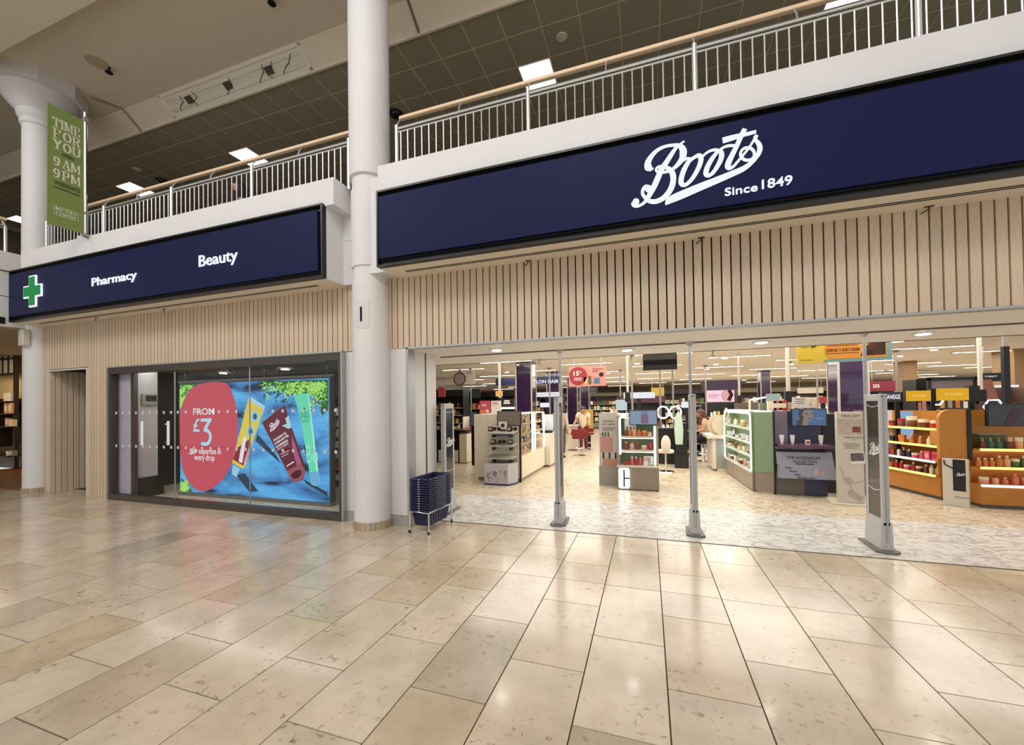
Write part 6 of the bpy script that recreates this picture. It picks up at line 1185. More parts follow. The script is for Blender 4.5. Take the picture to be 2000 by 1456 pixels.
t = T('sales_counter', 'black and white sales counter at far left', 'counter', (-4.8, 9.9, 0)); P('body', B().box((X(836, 9.8), 9.8, 0), (X(897, 9.8), 10.4, .84)), BLK, t, bevel=.004); P('end_panel', B().box((X(897, 9.8), 9.78, .02), (X(911, 9.8), 10.4, .78)), CREAM, t); P('top', B().box((X(836, 9.8), 9.75, .84), (X(912, 9.8), 10.45, .88)), DK, t); P('front_panel', B().box((X(856, 9.8), 9.785, .02), (X(894, 9.8), 9.8, .34)), CREAM, t)
t = T('consultation_counter', 'long cream counter behind the woman in the cream T-shirt', 'counter', (X(1118, 13), 13, 0)); P('body', B().box((X(1108, 13.3), 13.3, .05), (X(1126, 13.3), 13.6, .80)), CREAM, t); P('top', B().box((X(1107, 13.3), 13.25, .80), (X(1127, 13.3), 13.65, .85)), CREAM, t); P('plinth', B().box((X(1109, 13.3), 13.33, 0), (X(1125, 13.3), 13.6, .05)), TAUPE, t)
def bar_chair(lab, p, rz, cl):
    t = T('bar_stool', lab, 'stool', p, rz); P('base', B().lathe([(.20, 0), (.20, .012), (.03, .03)], n=20), CHROME, t, smooth=True, local=True); P('column', B().lathe([(.022, .03), (.022, .50)], n=10), CHROME, t, local=True)
    P('foot_ring', B().tube([(.14*math.cos(k*PI/8), .14*math.sin(k*PI/8), .22) for k in range(16)], .01, 6, closed=True), CHROME, t, local=True); P('seat', B().box((-.2, -.18, .50), (.2, .18, .57)), cl, t, bevel=.03, local=True)
    P('backrest', B().hexa([(-.17, -.20, .56), (.17, -.20, .56), (.17, -.15, .56), (-.17, -.15, .56)], [(-.21, -.26, .80), (.21, -.26, .80), (.21, -.21, .80), (-.21, -.21, .80)]), cl, t, bevel=.015, local=True)
    P('armrest', B().box((.18, -.22, .60), (.22, .12, .72)), cl, t, bevel=.01, local=True); P('armrest', B().box((-.22, -.22, .60), (-.18, .12, .72)), cl, t, bevel=.01, local=True); return t
RED = M('stool_red', (128, 34, 40), .45)
p = fl(1131, 890); bar_chair('dark red bar stool in front of the woman in cream', (p.x, p.y, 0), 0.15, RED)
p = fl(1152, 878); bar_chair('dark red bar stool beside the woman in cream, further back', (p.x-.1, p.y, 0), -0.5, RED)
p = fl(1390, 890); bar_chair('tan bar stool at the grey and cream make-up counter', (p.x, p.y, 0), 1.2, M('stool_tan', (176, 150, 120), .5))
p = fl(1291, 915)
t = T('round_back_chair', 'white chair just right of the lit brown unit', 'chair', (.36, 9.4, 0)); P('backrest', B().ball((.36, 9.4, .62), .2, 14, 8, .5, .25, 1), CREAM, t, smooth=True); P('seat', B().lathe([(.17, .42), (.18, .46), (.16, .49)], (.36, 9.58, 0), 16), CREAM, t, smooth=True); P('leg', B().tube([(.36, 9.55, .42), (.36, 9.55, .02)], .02, 8), CHROME, t); P('foot', B().lathe([(.18, 0), (.16, .02)], (.36, 9.55, 0), 16), CHROME, t)
# ================================================================ PEOPLE
def skin_grow(verts, edges, radii, root=0, levels=1):
    me = bpy.data.meshes.new('skin'); me.from_pydata([tuple(v) for v in verts], edges, []); ob = bpy.data.objects.new('skin', me); COL.objects.link(ob)
    ob.modifiers.new('s', 'SKIN'); sk = me.skin_vertices[0].data
    for i, r in enumerate(radii): sk[i].radius = (r, r) if not isinstance(r, tuple) else r; sk[i].use_root = (i == root)
    sb = ob.modifiers.new('u', 'SUBSURF'); sb.levels = levels; sb.render_levels = levels
    dg = bpy.context.evaluated_depsgraph_get(); e = bpy.data.meshes.new_from_object(ob.evaluated_get(dg))
    b = B(); b.add([v.co.copy() for v in e.vertices], [tuple(p.vertices) for p in e.polygons])
    bpy.data.objects.remove(ob); bpy.data.meshes.remove(me); bpy.data.meshes.remove(e); return b
STAND = dict(head=(0, -.01, .93), neck=(0, 0, .862), chest=(0, 0, .765), waist=(0, 0, .63), pelvis=(0, 0, .53),
             shL=(-.105, 0, .81), elL=(-.135, .01, .645), wrL=(-.14, -.04, .50), shR=(.105, 0, .81), elR=(.135, .01, .645), wrR=(.14, -.04, .50),
             hipL=(-.05, 0, .51), knL=(-.055, -.01, .285), anL=(-.055, .012, .045), toL=(-.062, -.085, .018), hipR=(.05, 0, .51), knR=(.055, -.01, .285), anR=(.055, .012, .045), toR=(.062, -.085, .018))
RAD = dict(neck=.033, chest=.082, waist=.070, pelvis=.080, shL=.042, elL=.029, wrL=.019, shR=.042, elR=.029, wrR=.019, hipL=.062, knL=.041, anL=.026, toL=.021, hipR=.062, knR=.041, anR=.026, toR=.021)
def person(label, loc, h, rz, pose, skin, hair_c, top_c, bot_c, shoe_c, hair='short', head_rz=0.0, sleeve=.6, long_top=False):
    J = {k: Vector(v) for k, v in {**STAND, **pose}.items()}; t = T('person', label, 'person', loc, rz)
    names = ['pelvis', 'waist', 'chest', 'neck', 'shL', 'elL', 'wrL', 'shR', 'elR', 'wrR', 'hipL', 'knL', 'anL', 'toL', 'hipR', 'knR', 'anR', 'toR']; ix = {n: i for i, n in enumerate(names)}
    ed = [('pelvis', 'waist'), ('waist', 'chest'), ('chest', 'neck'), ('chest', 'shL'), ('shL', 'elL'), ('elL', 'wrL'), ('chest', 'shR'), ('shR', 'elR'), ('elR', 'wrR'), ('pelvis', 'hipL'), ('hipL', 'knL'), ('knL', 'anL'), ('anL', 'toL'), ('pelvis', 'hipR'), ('hipR', 'knR'), ('knR', 'anR'), ('anR', 'toR')]
    V_ = [J[n]*h for n in names]; R_ = [RAD[n]*h for n in names]; E_ = [(ix[a], ix[c]) for a, c in ed]
    b = skin_grow(V_, E_, R_)
    for s in 'LR':                                     # hands: palm, four curled fingers and a thumb
        w = J['wr'+s]*h; d = (J['wr'+s]-J['el'+s]).normalized(); side = Vector((1, 0, 0)) if abs(d.x) < .8 else Vector((0, 1, 0)); side = (side-d*side.dot(d)).normalized(); pal = d.cross(side)
        u = .012*h; b.tube([w-d*u, w+d*u*2, w+d*u*4], [.016*h, .021*h, .019*h], 8)
        for i, ln in enumerate((.030, .036, .034, .027)):
            o = w+d*u*3.8+side*(i-1.5)*.0095*h; b.tube([o, o+d*ln*.5*h, o+d*ln*.85*h+pal*.012*h, o+d*ln*.9*h+pal*.022*h], [.0058*h, .0056*h, .005*h, .004*h], 6)
        o = w+d*u*1.4+side*.018*h; b.tube([o, o+side*.013*h+d*.014*h, o+side*.014*h+d*.030*h+pal*.006*h], [.007*h, .0062*h, .005*h], 6)
    hm = Matrix.Translation(J['head']*h) @ Matrix.Rotation(head_rz, 4, 'Z')
    hb = B().ball((0, 0, 0), .066*h, 18, 14, .76, .88, 1.0); hb.ball((0, -.012*h, -.035*h), .040*h, 14, 10, .85, 1.0, .85)
    hb.hexa([(-.009*h, -.05*h, -.016*h), (.009*h, -.05*h, -.016*h), (.006*h, -.04*h, -.016*h), (-.006*h, -.04*h, -.016*h)], [(-.003*h, -.054*h, .012*h), (.003*h, -.054*h, .012*h), (.003*h, -.048*h, .012*h), (-.003*h, -.048*h, .012*h)])
    hb.hexa([(-.010*h, -.066*h, -.018*h), (.010*h, -.066*h, -.018*h), (.009*h, -.05*h, -.02*h), (-.009*h, -.05*h, -.02*h)], [(-.003*h, -.056*h, .010*h), (.003*h, -.056*h, .010*h), (.003*h, -.05*h, .010*h), (-.003*h, -.05*h, .010*h)])
    for s in (-1, 1): hb.ball((s*.051*h, .006*h, -.006*h), .014*h, 10, 6, .4, .7, 1.1)
    hb.moved(hm); b.add(hb.v, hb.f)
    SK = M('skin_%d_%d_%d' % skin, skin, .55); P('body', b, SK, t, smooth=True, local=True)
    ey = B(); mo = B().box((-.017*h, -.052*h, -.040*h), (.017*h, -.045*h, -.034*h)).moved(hm)
    for s in (-1, 1): ey.ball((s*.020*h, -.0535*h, .004*h), .0065*h, 8, 6, 1.3, .6, .8); ey.box((s*.020*h-.012*h, -.0575*h, .016*h), (s*.020*h+.012*h, -.052*h, .0195*h))
    P('eyes', ey.moved(hm), BLK, t, local=True); P('mouth', mo, M('lips', (150, 84, 76), .5), t, local=True)
    hr = B(); prof = [(.071*h*math.sin(a), .070*h*math.cos(a)) for a in (.02, .35, .7, 1.0, 1.3, 1.6)]
    cap = B().lathe(prof[::-1], (0, 0, 0), 18); hr.add([Vector((p.x*.80, p.y*.92+.008*h, p.z+.008*h)) for p in cap.v], cap.f)
    hr.ball((0, .02*h, -.002*h), .062*h, 14, 10, .82, .82, 1.0)
    if hair == 'long':
        for s in (-1, 1): hr.tube([(s*.048*h, -.012*h, .04*h), (s*.060*h, -.006*h, -.04*h), (s*.066*h, -.02*h, -.13*h), (s*.060*h, -.03*h, -.20*h)], [.02*h, .026*h, .028*h, .012*h], 8)
        hr.tube([(0, .05*h, .02*h), (0, .06*h, -.08*h), (0, .06*h, -.2*h)], [.05*h, .055*h, .03*h], 10)
    P('hair', hr.moved(hm), M('hair_%d' % hair_c[0], hair_c, .5), t, smooth=True, local=True)
    # clothes grown round the same joints, a little larger
    def lerp(a, c, f): return J[a]*(1-f)+J[c]*f
    tv = [J['pelvis']+Vector((0, 0, -.03 if not long_top else -.12)), J['waist'], J['chest'], lerp('chest', 'neck', .45), J['shL'], lerp('shL', 'elL', sleeve), J['shR'], lerp('shR', 'elR', sleeve)]
    tr_ = [.092 if not long_top else .115, .084, .095, .060, .052, .043 if sleeve < .9 else .037, .052, .043 if sleeve < .9 else .037]; te = [(0, 1), (1, 2), (2, 3), (2, 4), (4, 5), (2, 6), (6, 7)]
    if sleeve >= .9:
        for s, k in (('L', 5), ('R', 7)): tv.append(lerp('el'+s, 'wr'+s, .85)); tr_.append(.028); te.append((k, len(tv)-1))
    P('top', skin_grow([v*h for v in tv], te, [r*h for r in tr_], 1), top_c, t, smooth=True, local=True)
    lv = [J['pelvis']+Vector((0, 0, .02)), J['hipL'], J['knL'], lerp('knL', 'anL', .88), J['hipR'], J['knR'], lerp('knR', 'anR', .88)]
    P('trousers', skin_grow([v*h for v in lv], [(0, 1), (1, 2), (2, 3), (0, 4), (4, 5), (5, 6)], [r*h for r in (.082, .070, .050, .040, .070, .050, .040)], 0), bot_c, t, smooth=True, local=True)
    for s in 'LR':
        a_, o_2 = J['an'+s]*h, J['to'+s]*h; d = (o_2-a_); d.z = 0; d.normalize(); sd = Vector((-d.y, d.x, 0)); z0 = a_.z-.045*h
        q = lambda f, w, z: Vector((a_.x, a_.y, z0+z*h))+d*f*h+sd*w*h
        P('shoe', B().hexa([q(-.035, -.024, .001), q(.105, -.024, .001), q(.105, .024, .001), q(-.035, .024, .001)], [q(-.03, -.02, .055), q(.09, -.016, .030), q(.09, .016, .030), q(-.03, .02, .055)]), shoe_c, t, bevel=.008*h, local=True)
    return t
TEE = M('tee_cream', (224, 206, 176), .7); MAROON = M('trouser_maroon', (104, 34, 38), .7); BLKC = M('cloth_black', (22, 20, 22), .8); WHSH = M('shoe_white', (214, 206, 194), .5)
p = fl(1140, 884)
person('person in cream T-shirt and maroon trousers leaning beside the red bar stool', (p.x, p.y, 0), 1.50, 0.0, dict(head=(.005, -.05, .905), neck=(0, -.02, .845), chest=(0, -.01, .755), elL=(-.15, -.05, .66), wrL=(-.19, -.13, .58), elR=(.13, -.06, .665), wrR=(.16, -.16, .60)), (188, 140, 114), (44, 28, 26), TEE, MAROON, WHSH, 'short', .25)
p = fl(1095, 894)
person('person in long cream coat standing with back turned behind the second gate', (p.x, p.y, 0), 1.50, PI, dict(), (190, 146, 120), (70, 52, 40), M('coat_cream', (196, 182, 160), .7), M('trouser_grey', (84, 80, 70), .8), BLKC, 'long', 0, .95, True)
p = fl(1374, 902)
person('person in tan top and black trousers seated at the make-up counter', (p.x, p.y, 0), 1.5, -1.35, dict(head=(0, -.04, .83), neck=(0, -.01, .762), chest=(0, 0, .665), waist=(0, .02, .53), pelvis=(0, .03, .43), shL=(-.105, 0, .71), shR=(.105, 0, .71), elL=(-.14, -.05, .55), wrL=(-.10, -.16, .53), elR=(.14, -.05, .55), wrR=(.10, -.16, .53), hipL=(-.055, .02, .41), hipR=(.055, .02, .41), knL=(-.06, -.21, .40), knR=(.06, -.21, .40), anL=(-.06, -.23, .17), anR=(.06, -.23, .17), toL=(-.06, -.32, .145), toR=(.06, -.32, .145)), (188, 140, 114), (90, 56, 40), M('top_tan', (196, 160, 134), .7), BLKC, BLKC, 'long', 0)
t = T('bar_stool', 'black topped stool under the person in the tan top', 'stool', (p.x, p.y, 0), -1.35); P('seat', B().lathe([(.17, .47), (.18, .50), (.17, .53)], (0, .04, 0), 18), BLKC, t, local=True); P('column', B().lathe([(.025, .02), (.025, .47)], (0, .04, 0), 10), CHROME, t, local=True); P('base', B().lathe([(.19, 0), (.19, .015), (.03, .03)], (0, .04, 0), 18), CHROME, t, local=True); P('foot_ring', B().tube([(.15*math.cos(k*PI/8), .04+.15*math.sin(k*PI/8)-.25*0, .2) for k in range(16)], .01, 6, closed=True), CHROME, t, local=True)
p = ay(466, 353, 5.2)
person('person with long dark hair in black behind the left gallery railing', (p.x, 5.2, 4.05), p.z-4.05, -.30, dict(elL=(-.17, -.03, .66), wrL=(-.21, -.13, .60), elR=(.15, -.03, .66), wrR=(.12, -.14, .62)), (196, 150, 128), (28, 20, 20), BLKC, BLKC, BLKC, 'long', .10)

# ================================================================ BEHIND THE WINDOW
WP = M('panel_lilac_light', (198, 186, 206), .5)  # white panel; the lilac light falling on it is put into its colour
pa, pb = fl(218, 964), fl(257, 968)
iw = struct('wall_window', B().box((ay(212, 900, 4.50).x, 4.50, 0), (ay(257, 900, 4.50).x, 4.54, 2.28)), WP, label='white panel with lilac light in its colour at the left end of the window')
P('mullion', B().box((ay(257, 900, 4.49).x, 4.48, 0), (ay(263, 900, 4.49).x, 4.54, 2.28)), DKMET, iw)
yw0 = 4.56; xw = ay(264, 900, yw0).x; yend = yw0
for k in range(400):
    yend += .01
    if project((xw, yend, 1))[0] > 307: break
w2 = struct('wall_window', B().box((xw-.12, yw0, 0), (xw, yend, 2.28)), M('window_wall_grey', (196, 196, 190), .5), label='pale return wall inside the window')
t = T('wall_box', 'grey control box with a dark screen on the pale window wall', 'control panel', (xw+.03, (yw0+yend)/2, 1.6)); f_ = lambda f: yw0+(yend-yw0)*f
z0, z1 = ax(285, 792, xw).z, ax(285, 770, xw).z
P('case', B().box((xw, f_(.25), z0), (xw+.05, f_(.93), z1)), M('box_grey', (150, 150, 148), .4), t, bevel=.006); P('screen', B().box((xw+.05, f_(.38), z0+.07), (xw+.053, f_(.86), z1-.03)), M('box_screen', (50, 50, 54), .2), t)
t = T('plinth_box', 'black low box at the foot of the pale window wall', 'box', (xw+.06, 4.9, 0)); P('body', B().box((xw+.002, yw0+.01, 0.005), (xw+.09, yend+.05, .33)), BLK, t, bevel=.006); P('top_lip', B().box((xw+.001, yw0+.005, .33), (xw+.095, yend+.055, .345)), DK, t)
for x, lb in ((277, 'white vertical pull bar in front of the pale window wall'), (328.5, 'white vertical pull bar in front of the dark window interior')):
    c0, c1 = ay(x, 870, 4.47), ay(x, 823, 4.47); t = T('pull_bar', lb, 'handle', (c0.x, 4.47, 0)); P('bar', B().tube([c0, c1], .018, 10), E('bar_added_glow', (236, 232, 230), .9), t); P('standoff', B().tube([(c0.x, 4.47, c0.z+.05), (c0.x, 4.424, c0.z+.05)], .008, 6).tube([(c0.x, 4.47, c1.z-.05), (c0.x, 4.424, c1.z-.05)], .008, 6), CHROME, t)  # plain handles given a glow of their own, no lamp in them
struct('ceiling', B().box((-9.3, 4.50, 2.28), (-4.11, 6.9, 2.36)).box((-4.11, 4.50, 2.28), (-3.4, 5.06, 2.36)), M('window_soffit', (190, 186, 180), .6), label='grey ceiling inside the window')
struct('wall_window', B().box((-9.3, 6.9, 0), (-4.05, 7.0, 2.75)).box((-9.35, 4.5, 0), (-9.3, 7.0, 2.75)), M('dark_window_wall', (26, 24, 26), .6), label='dark wall behind the video screen')
for x, y, lb in ((437, 728, 'round downlight above the red part of the video screen'), (557, 720, 'round downlight above the right part of the video screen'), (323, 737, 'round downlight above the white wall in the window')):
    p = fl(x, y, 2.28); downlight((p.x, p.y, 2.258), lb, None, .10)
gondola('dark stocked bays behind the left edge of the video screen', ay(326, 850, 6.3).x, ay(356, 850, 6.3).x, 6.3, .35, 1.75, DK, 6, ['white', 'purple', 'black', 'grey'], None, 31, packs=(.05, .1))
gondola('dark stocked bays behind the right edge of the video screen', ay(640, 850, 6.3).x, -4.2, 6.3, .35, 1.75, DK, 7, ['white', 'cream', 'red', 'grey'], None, 32, packs=(.05, .1))
t = T('till_counter', 'pale low counter between the white wall and the video screen', 'counter', (ay(320, 900, 6.2).x, 6.2, 0)); P('body', B().box((ay(318, 900, 6.0).x, 6.0, .04), (ay(333, 900, 6.0).x, 6.25, .34)), GREYL, t); P('top', B().box((ay(317, 900, 6.0).x, 5.98, .34), (ay(334, 900, 6.0).x, 6.27, .36)), CREAM, t)
p = ay(363, 740, 6.2); t = T('lit_sign', 'small white script shop-brand sign above the video screen', 'sign', (p.x, 6.2, p.z)); pa, pb = ay(347, 744, 6.2), ay(379, 735, 6.2)
P('lettering', words(B(), "Kiehl's", (pa.x, 6.2, pa.z), (1, 0, 0), pb.x-pa.x, pb.z-pa.z, .01, .01), LETTER, t); P('back_bar', B().box((pa.x, 6.21, pa.z-.03), (pb.x, 6.9, pa.z-.015)), BLK, t)

# ---- the video screen
YV = 5.0; v00, v10, v01, v11 = ay(354, 960, YV), ay(643, 982, YV), ay(350, 750, YV), ay(642, 741, YV)
vx0, vx1, vz0, vz1 = (v00.x+v01.x)/2, (v10.x+v11.x)/2, (v00.z+v10.z)/2, (v01.z+v11.z)/2
tv = T('video_screen', 'large lit video screen advertising three skincare tubes on a blue towel', 'screen', ((vx0+vx1)/2, YV, 0))
P('cabinet', B().box((vx0-.02, YV+.004, vz0-.03), (vx1+.03, YV+.10, vz1+.02)), M('screen_cabinet', (70, 72, 74), .4), tv)
P('bottom_rail', B().box((vx0-.02, YV-.03, vz0-.06), (vx1+.04, YV+.10, vz0-.005)), M('rail_grey', (128, 132, 132), .4, metal=.4), tv); P('foot', B().box((vx0+.2, YV-.01, 0), (vx0+.3, YV+.09, vz0-.06)).box((vx1-.3, YV-.01, 0), (vx1-.2, YV+.09, vz0-.06)), DKMET, tv)
P('top_rail', B().box((vx0-.04, YV-.01, vz1+.02), (vx1+.10, YV+.06, vz1+.06)), DKMET, tv)
for x in (vx0+.1, vx0+1.15, vx0+1.32, vx0+2.0, vx0+2.28, vx1-.05): P('hanging_chain', B().tube([(x, YV+.02, vz1+.05), (x+.02, YV+.02, vz1+.15), (x-.01, YV+.02, vz1+.22), (x, YV+.02, 2.28)], .012, 6), BLK, tv)
def towel():
    mt = bpy.data.materials.new('towel_picture'); mt.use_nodes = True; nt = mt.node_tree; nt.nodes.clear(); N = nt.nodes; L = nt.links
    tc = N.new('ShaderNodeTexCoord'); e = N.new('ShaderNodeEmission'); o = N.new('ShaderNodeOutputMaterial')
    mp = N.new('ShaderNodeMapping'); mp.inputs['Rotation'].default_value = (0, 0.65, 0); mp.inputs['Scale'].default_value = (.55, 1, 1.9); L.new(tc.outputs['Object'], mp.inputs[0])
    n1 = N.new('ShaderNodeTexNoise'); n1.inputs['Scale'].default_value = 1.9; n1.inputs['Detail'].default_value = 2; n1.inputs['Distortion'].default_value = .5; L.new(mp.outputs[0], n1.inputs[0])
    r1 = N.new('ShaderNodeValToRGB'); el = r1.color_ramp.elements; el[0].position = .31; el[0].color = lin((36, 50, 72)); el[1].position = .72; el[1].color = lin((96, 190, 232))
    for p_, c_ in ((.37, (66, 118, 172)), (.50, (84, 156, 214)), (.60, (92, 170, 224))): k = el.new(p_); k.color = lin(c_)
    L.new(n1.outputs['Fac'], r1.inputs[0])
    n2 = N.new('ShaderNodeTexNoise'); n2.inputs['Scale'].default_value = 60; n2.inputs['Detail'].default_value = 2; L.new(tc.outputs['Object'], n2.inputs[0])
    mr = N.new('ShaderNodeMapRange'); mr.inputs['From Min'].default_value = .35; mr.inputs['From Max'].default_value = .65; mr.inputs['To Min'].default_value = .68; mr.inputs['To Max'].default_value = 1.22; L.new(n2.outputs['Fac'], mr.inputs[0])
    mx = N.new('ShaderNodeMix'); mx.data_type = 'RGBA'; mx.blend_type = 'MULTIPLY'; mx.inputs[0].default_value = 1; L.new(r1.outputs[0], mx.inputs[6]); L.new(mr.outputs[0], mx.inputs[7])
    L.new(mx.outputs[2], e.inputs[0]); e.inputs[1].default_value = 1.15; L.new(e.outputs[0], o.inputs[0]); return mt
P('picture_towel', B().box((vx0, YV, vz0), (vx1, YV+.004, vz1)), towel(), tv)
vw, vh = vx1-vx0, vz1-vz0
def vp(px_, py_, d): p_ = ay(px_, py_, YV); return Vector((p_.x, YV-d, p_.z))
def poly(name, pts, d, mt, lb=None, curve=False):
    if curve: pts = [q[:2] for q in cat_rom([(x, y, 0) for x, y in pts], 5, True)][:-1]
    return P(name, B().prism([vp(x, y, d) for x, y in pts], (0, .0008, 0)), mt, tv, label=lb)
ES = 1.05
GR1, GR2, GR3 = E('grass_bright', (168, 222, 110), ES), E('grass_mid', (96, 168, 70), ES), E('grass_dark', (44, 92, 44), ES)
rr = random.Random(9)
def blades(name, n, fx, mt, d, towel_blades=False):
    b = B()
    for i in range(n):
        x, y = fx(); a_ = rr.uniform(0, PI); l_ = rr.uniform(5, 13); w_ = rr.uniform(.9, 1.9); dx, dy = math.cos(a_)*l_, math.sin(a_)*l_; nx, ny = -math.sin(a_)*w_, math.cos(a_)*w_
        q = [(x-nx, y-ny), (x+dx, y+dy), (x+nx, y+ny)]
        q = [(min(641.5, max(351, s[0])), s[1]) for s in q]; q = [(s[0], max(s[1], 749.6-(s[0]-350)*9/292+.6)) for s in q]
        b.prism([vp(s[0], s[1], d) for s in q], (0, .0006, 0))
    P(name, b, mt, tv, kind='stuff')
poly('picture_grass', [(351, 751), (388, 750), (372, 775), (352, 800)], .002, GR3); poly('picture_grass', [(502, 746), (641, 742), (641, 800), (630, 812), (612, 770), (585, 768), (560, 775), (530, 757)], .002, GR3); poly('picture_grass', [(354, 934), (366, 945), (376, 961), (354, 960)], .002, GR3)
cl = lambda: rr.choice([(rr.uniform(351, 378), rr.uniform(752, 775)), (rr.uniform(351, 362), rr.uniform(775, 795)), (rr.uniform(585, 636), rr.uniform(744, 766)), (rr.uniform(605, 636), rr.uniform(746, 790)), (rr.uniform(512, 590), rr.uniform(746, 764)), (rr.uniform(560, 630), rr.uniform(748, 772)), (rr.uniform(355, 366), rr.uniform(940, 957))])
blades('grass_blades', 380, cl, GR2, .003); blades('grass_blades', 340, cl, GR1, .0036)
tb = lambda: (lambda u: (515+u*112, 748+u*32+rr.uniform(0, 26)))(rr.random())
blades('towel_fringe', 90, tb, E('fringe_blue', (88, 158, 212), ES), .0042); blades('towel_fringe', 45, tb, E('fringe_dark', (48, 66, 60), ES), .0046); blades('grass_blades', 34, tb, GR1, .005)
poly('picture_disc', [(372, 762), (400, 748.6), (438, 747.6), (452, 762), (463, 800), (465, 840), (460, 880), (449, 915), (428, 945), (400, 960), (378, 952), (360, 925), (353.5, 890), (352, 840), (353.5, 800)], .006, E('disc_red', (206, 84, 98), .92), 'coral red rounded shape', True)
VW = E('screen_white', (240, 240, 246), 1.0); VC = E('screen_ice', (176, 220, 236), 1.0)
def vtext(body, xl, yl, xr, yt, mt, bold=.015, d=.008):
    a_, c_ = vp(xl, yl, d), vp(xr, yt, d); P('lettering', words(B(), body, a_, (1, 0, 0), c_.x-a_.x, c_.z-a_.z, .001, bold), mt, tv)
vtext('FROM', 378.5, 811, 419.5, 797.5, VW, .008); vtext('£', 378.5, 844, 391, 818, VC, .012)
P('price_three', B().strip([vp(x, y, .008) for x, y in ((393, 821), (414, 820.5))], [.055, .055], (0, -.001, 0)).strip([vp(x, y, .0082) for x, y in ((411, 820), (401, 840))], [.065, .065], (0, -.001, 0)).strip([vp(x, y, .0084) for x, y, _ in cat_rom([(399, 840, 0), (408, 843, 0), (412, 853, 0), (409, 864, 0), (402, 868, 0), (394, 866, 0)], 4)], [.06]*21, (0, -.001, 0)), VC, tv, label='pale blue figure three')
o_ = vp(370, 888, .008); P('script_logo', logo(B(), o_, (1, 0, 0), vp(370, 876, .008).z-o_.z, .001), VW, tv); vtext('expertise in', 389.5, 890.5, 432, 877, VW, .004); vtext('every drop', 381, 903, 420, 888.5, VW, .004)
# the three tubes in the picture
poly('picture_shadow', [(462, 928), (478, 925), (505, 960), (488, 962)], .005, E('tube_shadow', (44, 62, 84), ES)); poly('picture_shadow', [(503, 848), (540, 890), (548, 905), (500, 862)], .005, E('tube_shadow', (44, 62, 84), ES)); poly('picture_shadow', [(592, 936), (640, 962), (640, 970), (600, 946)], .005, E('tube_shadow', (44, 62, 84), ES))
poly('yellow_tube', [(485, 781), (487, 776), (518, 796), (514, 806), (478, 914), (474, 916), (454, 904), (456, 898)], .007, E('tube_yellow', (222, 196, 74), ES)); poly('tube_crimp', [(485, 781), (488, 774), (519, 794), (516, 801)], .0075, E('tube_pale', (170, 206, 226), ES)); poly('tube_band', [(462, 877), (488, 858), (489, 872), (476, 910), (456, 898)], .0075, E('tube_maroon', (140, 44, 60), ES)); poly('tube_panel', [(470, 882), (477, 853), (482, 856), (474, 905), (467, 902)], .008, E('tube_white', (232, 222, 226), ES)); poly('tube_panel', [(476, 905), (490, 864), (493, 866), (482, 900)], .008, E('tube_pink', (212, 140, 160), ES)); poly('tube_cap', [(456, 908), (469, 916), (463, 933), (453, 926)], .0075, E('tube_ice', (150, 200, 228), ES))
for x, y in ((499, 814), (490, 843)): poly('tube_medallion', [(x+8*math.cos(k*PI/8), y+11*math.sin(k*PI/8)) for k in range(16)], .0082, E('tube_sky', (150, 200, 216), ES)); poly('tube_leaf', [(x+4*math.cos(k*PI/5), y+6*math.sin(k*PI/5)) for k in range(10)], .0086, E('tube_navy', (60, 84, 104), ES))
poly('brown_tube', [(512, 826), (557, 791), (561, 806), (566, 822), (597, 912), (591, 938), (580, 942), (570, 940), (560, 918)], .007, E('tube_brown', (104, 42, 56), ES), None); poly('tube_sheen', [(570, 850), (578, 870), (590, 908), (582, 914), (572, 880)], .0075, E('tube_mauve', (168, 92, 124), ES)); poly('tube_splash', [(551, 832), (561, 828), (558, 818), (564, 812), (570, 836), (564, 838)], .0078, E('tube_milk', (170, 206, 214), ES)); poly('tube_cap', [(561, 920), (589, 906), (597, 920), (594, 935), (582, 942), (571, 941)], .0078, E('tube_rose', (150, 84, 96), ES)); poly('cap_hollow', [(568, 928), (578, 920), (588, 918), (590, 926), (584, 934), (574, 936)], .0082, E('tube_dark', (76, 30, 40), ES))
up_ = (.30, 0, 1); rt = (vp(560, 826, .009)-vp(533, 843, .009))
o_ = vp(529, 845, .009); P('script_logo', logo(B(), o_, rt, .13, .001, up_), VW, tv)
for i, (body, w_, xx, yy) in enumerate((('COCONUT OIL', .30, 536, 863), ('& SHEA BUTTER', .33, 538, 869.5), ('NOURISHING', .27, 541, 876), ('FOOT CREAM', .25, 543.5, 880.5))): P('lettering', words(B(), body, vp(xx, yy, .009), rt, w_, .037 if i < 3 else .03, .001, .02 if i < 3 else 0, up_), VW, tv)
P('small_print', B().strip([vp(549, 888, .009), vp(566, 880, .009)], [.008]*2, (0, -.001, 0)).strip([vp(551, 893, .009), vp(564, 886, .009)], [.008]*2, (0, -.001, 0)).strip([vp(561, 911, .009), vp(575, 902, .009)], [.016]*2, (0, -.001, 0)), VW, tv, kind='stuff')
MINT = E('tube_mint', (104, 214, 176), ES)
poly('mint_tube', [(575, 774), (604, 768), (607, 800), (625, 936), (625, 944), (617, 950), (609, 947), (590, 830), (583, 800)], .007, MINT); poly('tube_cap', [(606, 923), (622, 921), (625, 942), (620, 949), (610, 946)], .0078, E('tube_blue', (110, 170, 214), ES)); poly('tube_sheen', [(602, 772), (604, 770), (622, 920), (618, 921)], .0076, E('tube_mint_pale', (160, 232, 206), ES))
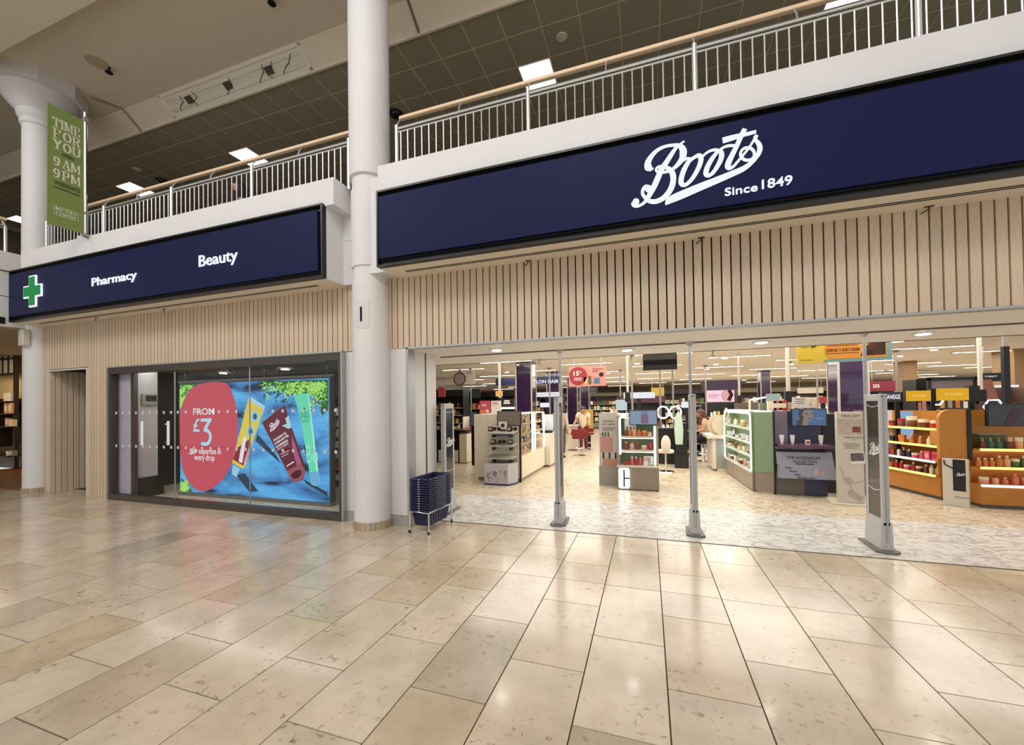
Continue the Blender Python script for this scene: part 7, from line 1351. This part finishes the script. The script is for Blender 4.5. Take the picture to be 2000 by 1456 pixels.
TK = E('tube_ink', (30, 92, 92), ES); vtext('GLOSSY', 588, 811, 604, 804, TK, 0, .009); vtext('LIP BALM', 588, 817.5, 606, 811.5, TK, 0, .009); P('small_print', B().strip([vp(590, 822, .009), vp(604, 820, .009)], [.008]*2, (0, -.001, 0)).strip([vp(591, 826, .009), vp(604, 824, .009)], [.008]*2, (0, -.001, 0)).ball(vp(595, 799, .009), .022, 8, 5, 1, .05, 1), TK, tv, kind='stuff')
o_ = vp(602, 908, .009); P('script_logo', logo(B(), o_, (1, 0, .02), .26, .001, (.1, 0, 1)) if False else words(B(), 'Bo', vp(601, 905, .009), (1, 0, .1), .22, .27, .001, -.01, (.15, 0, 1)), E('tube_mint_pale', (160, 232, 206), ES), tv)
# light thrown by the screen is its own; a lamp for the window bay
area('window_bay_lamp', (-6.4, 4.72, 2.27), (-6.4, 4.85, 0), 4.6, .25, 18, (1.0, .97, .98))
area('window_bay_lamp', (-7.3, 5.7, 2.27), (-7.6, 5.6, 0), 1.6, .6, 20, (1.0, .97, .98))

# ---- the shop at far left
DW = M('dark_walnut', (40, 26, 20), .4)
t = T('window_frame', 'dark walnut fanlight with square panes at far left', 'window', (-13.2, 6.0, 2.3))
b = B(); Yl = 6.0; pA, pB = ay(-40, 735, Yl), ay(27, 662, Yl)
for i in range(7):
    x = pA.x+(pB.x-pA.x)*i/6; b.box((x-.025, Yl, pA.z), (x+.025, Yl+.06, pB.z))
for z in (pA.z, (pA.z+pB.z)/2-.05, pB.z): b.box((pA.x, Yl, z-.03), (pB.x, Yl+.06, z+.03))
P('bars', b, DW, t); P('pane', B().box((pA.x, Yl+.02, pA.z), (pB.x, Yl+.03, pB.z)), M('frosted_pane', (150, 146, 138), .5), t); P('post', B().box((pB.x-.03, Yl, 0), (pB.x+.04, Yl+.08, pB.z+.06)), DW, t)
t = T('bookcase', 'dark bookcase with boxed goods in the shop at far left', 'bookcase', (-13.0, 6.0, 0)); xb0, xb1 = ay(-60, 850, 6.05).x, ay(30, 850, 6.05).x
P('back_panel', B().box((xb0, 6.15, 0), (xb1, 6.19, 1.9)), DW, t); P('divider', B().box((ay(4, 850, 6.0).x-.06, 5.95, .6), (ay(4, 850, 6.0).x, 6.15, 1.9)), DW, t)
zsh = [ay(18, y, 6.0).z for y in (784, 808, 833, 890, 945)]
for z in zsh: P('shelf', B().box((xb0, 5.9, z-.03), (xb1, 6.15, z)), DW, t)
for i, (x, j, cl, hh) in enumerate(((13, 0, 'cream', .22), (20, 0, 'white', .22), (14, 1, 'rose', .28), (22, 1, 'peach', .28), (16, 2, 'rose', .22), (23, 2, 'cream', .18), (18, 3, 'white', .12), (24, 3, 'grey', .14))):
    product('box', cl, 'cream', (ay(x, 800, 5.98).x, 6.0, zsh[j]), hh, .16, '%s boxed item, %s of two on shelf %s from top of the walnut bookcase' % (cl, 'left' if i % 2 == 0 else 'right', ORD[j]), 'boxed goods on the walnut bookcase')
struct('floor', B().box((-16.5, 4.4, 0.0), (-11.35, 6.3, .006)), M('walnut_floor', (116, 78, 52), .3), label='brown floor of the shop at far left')
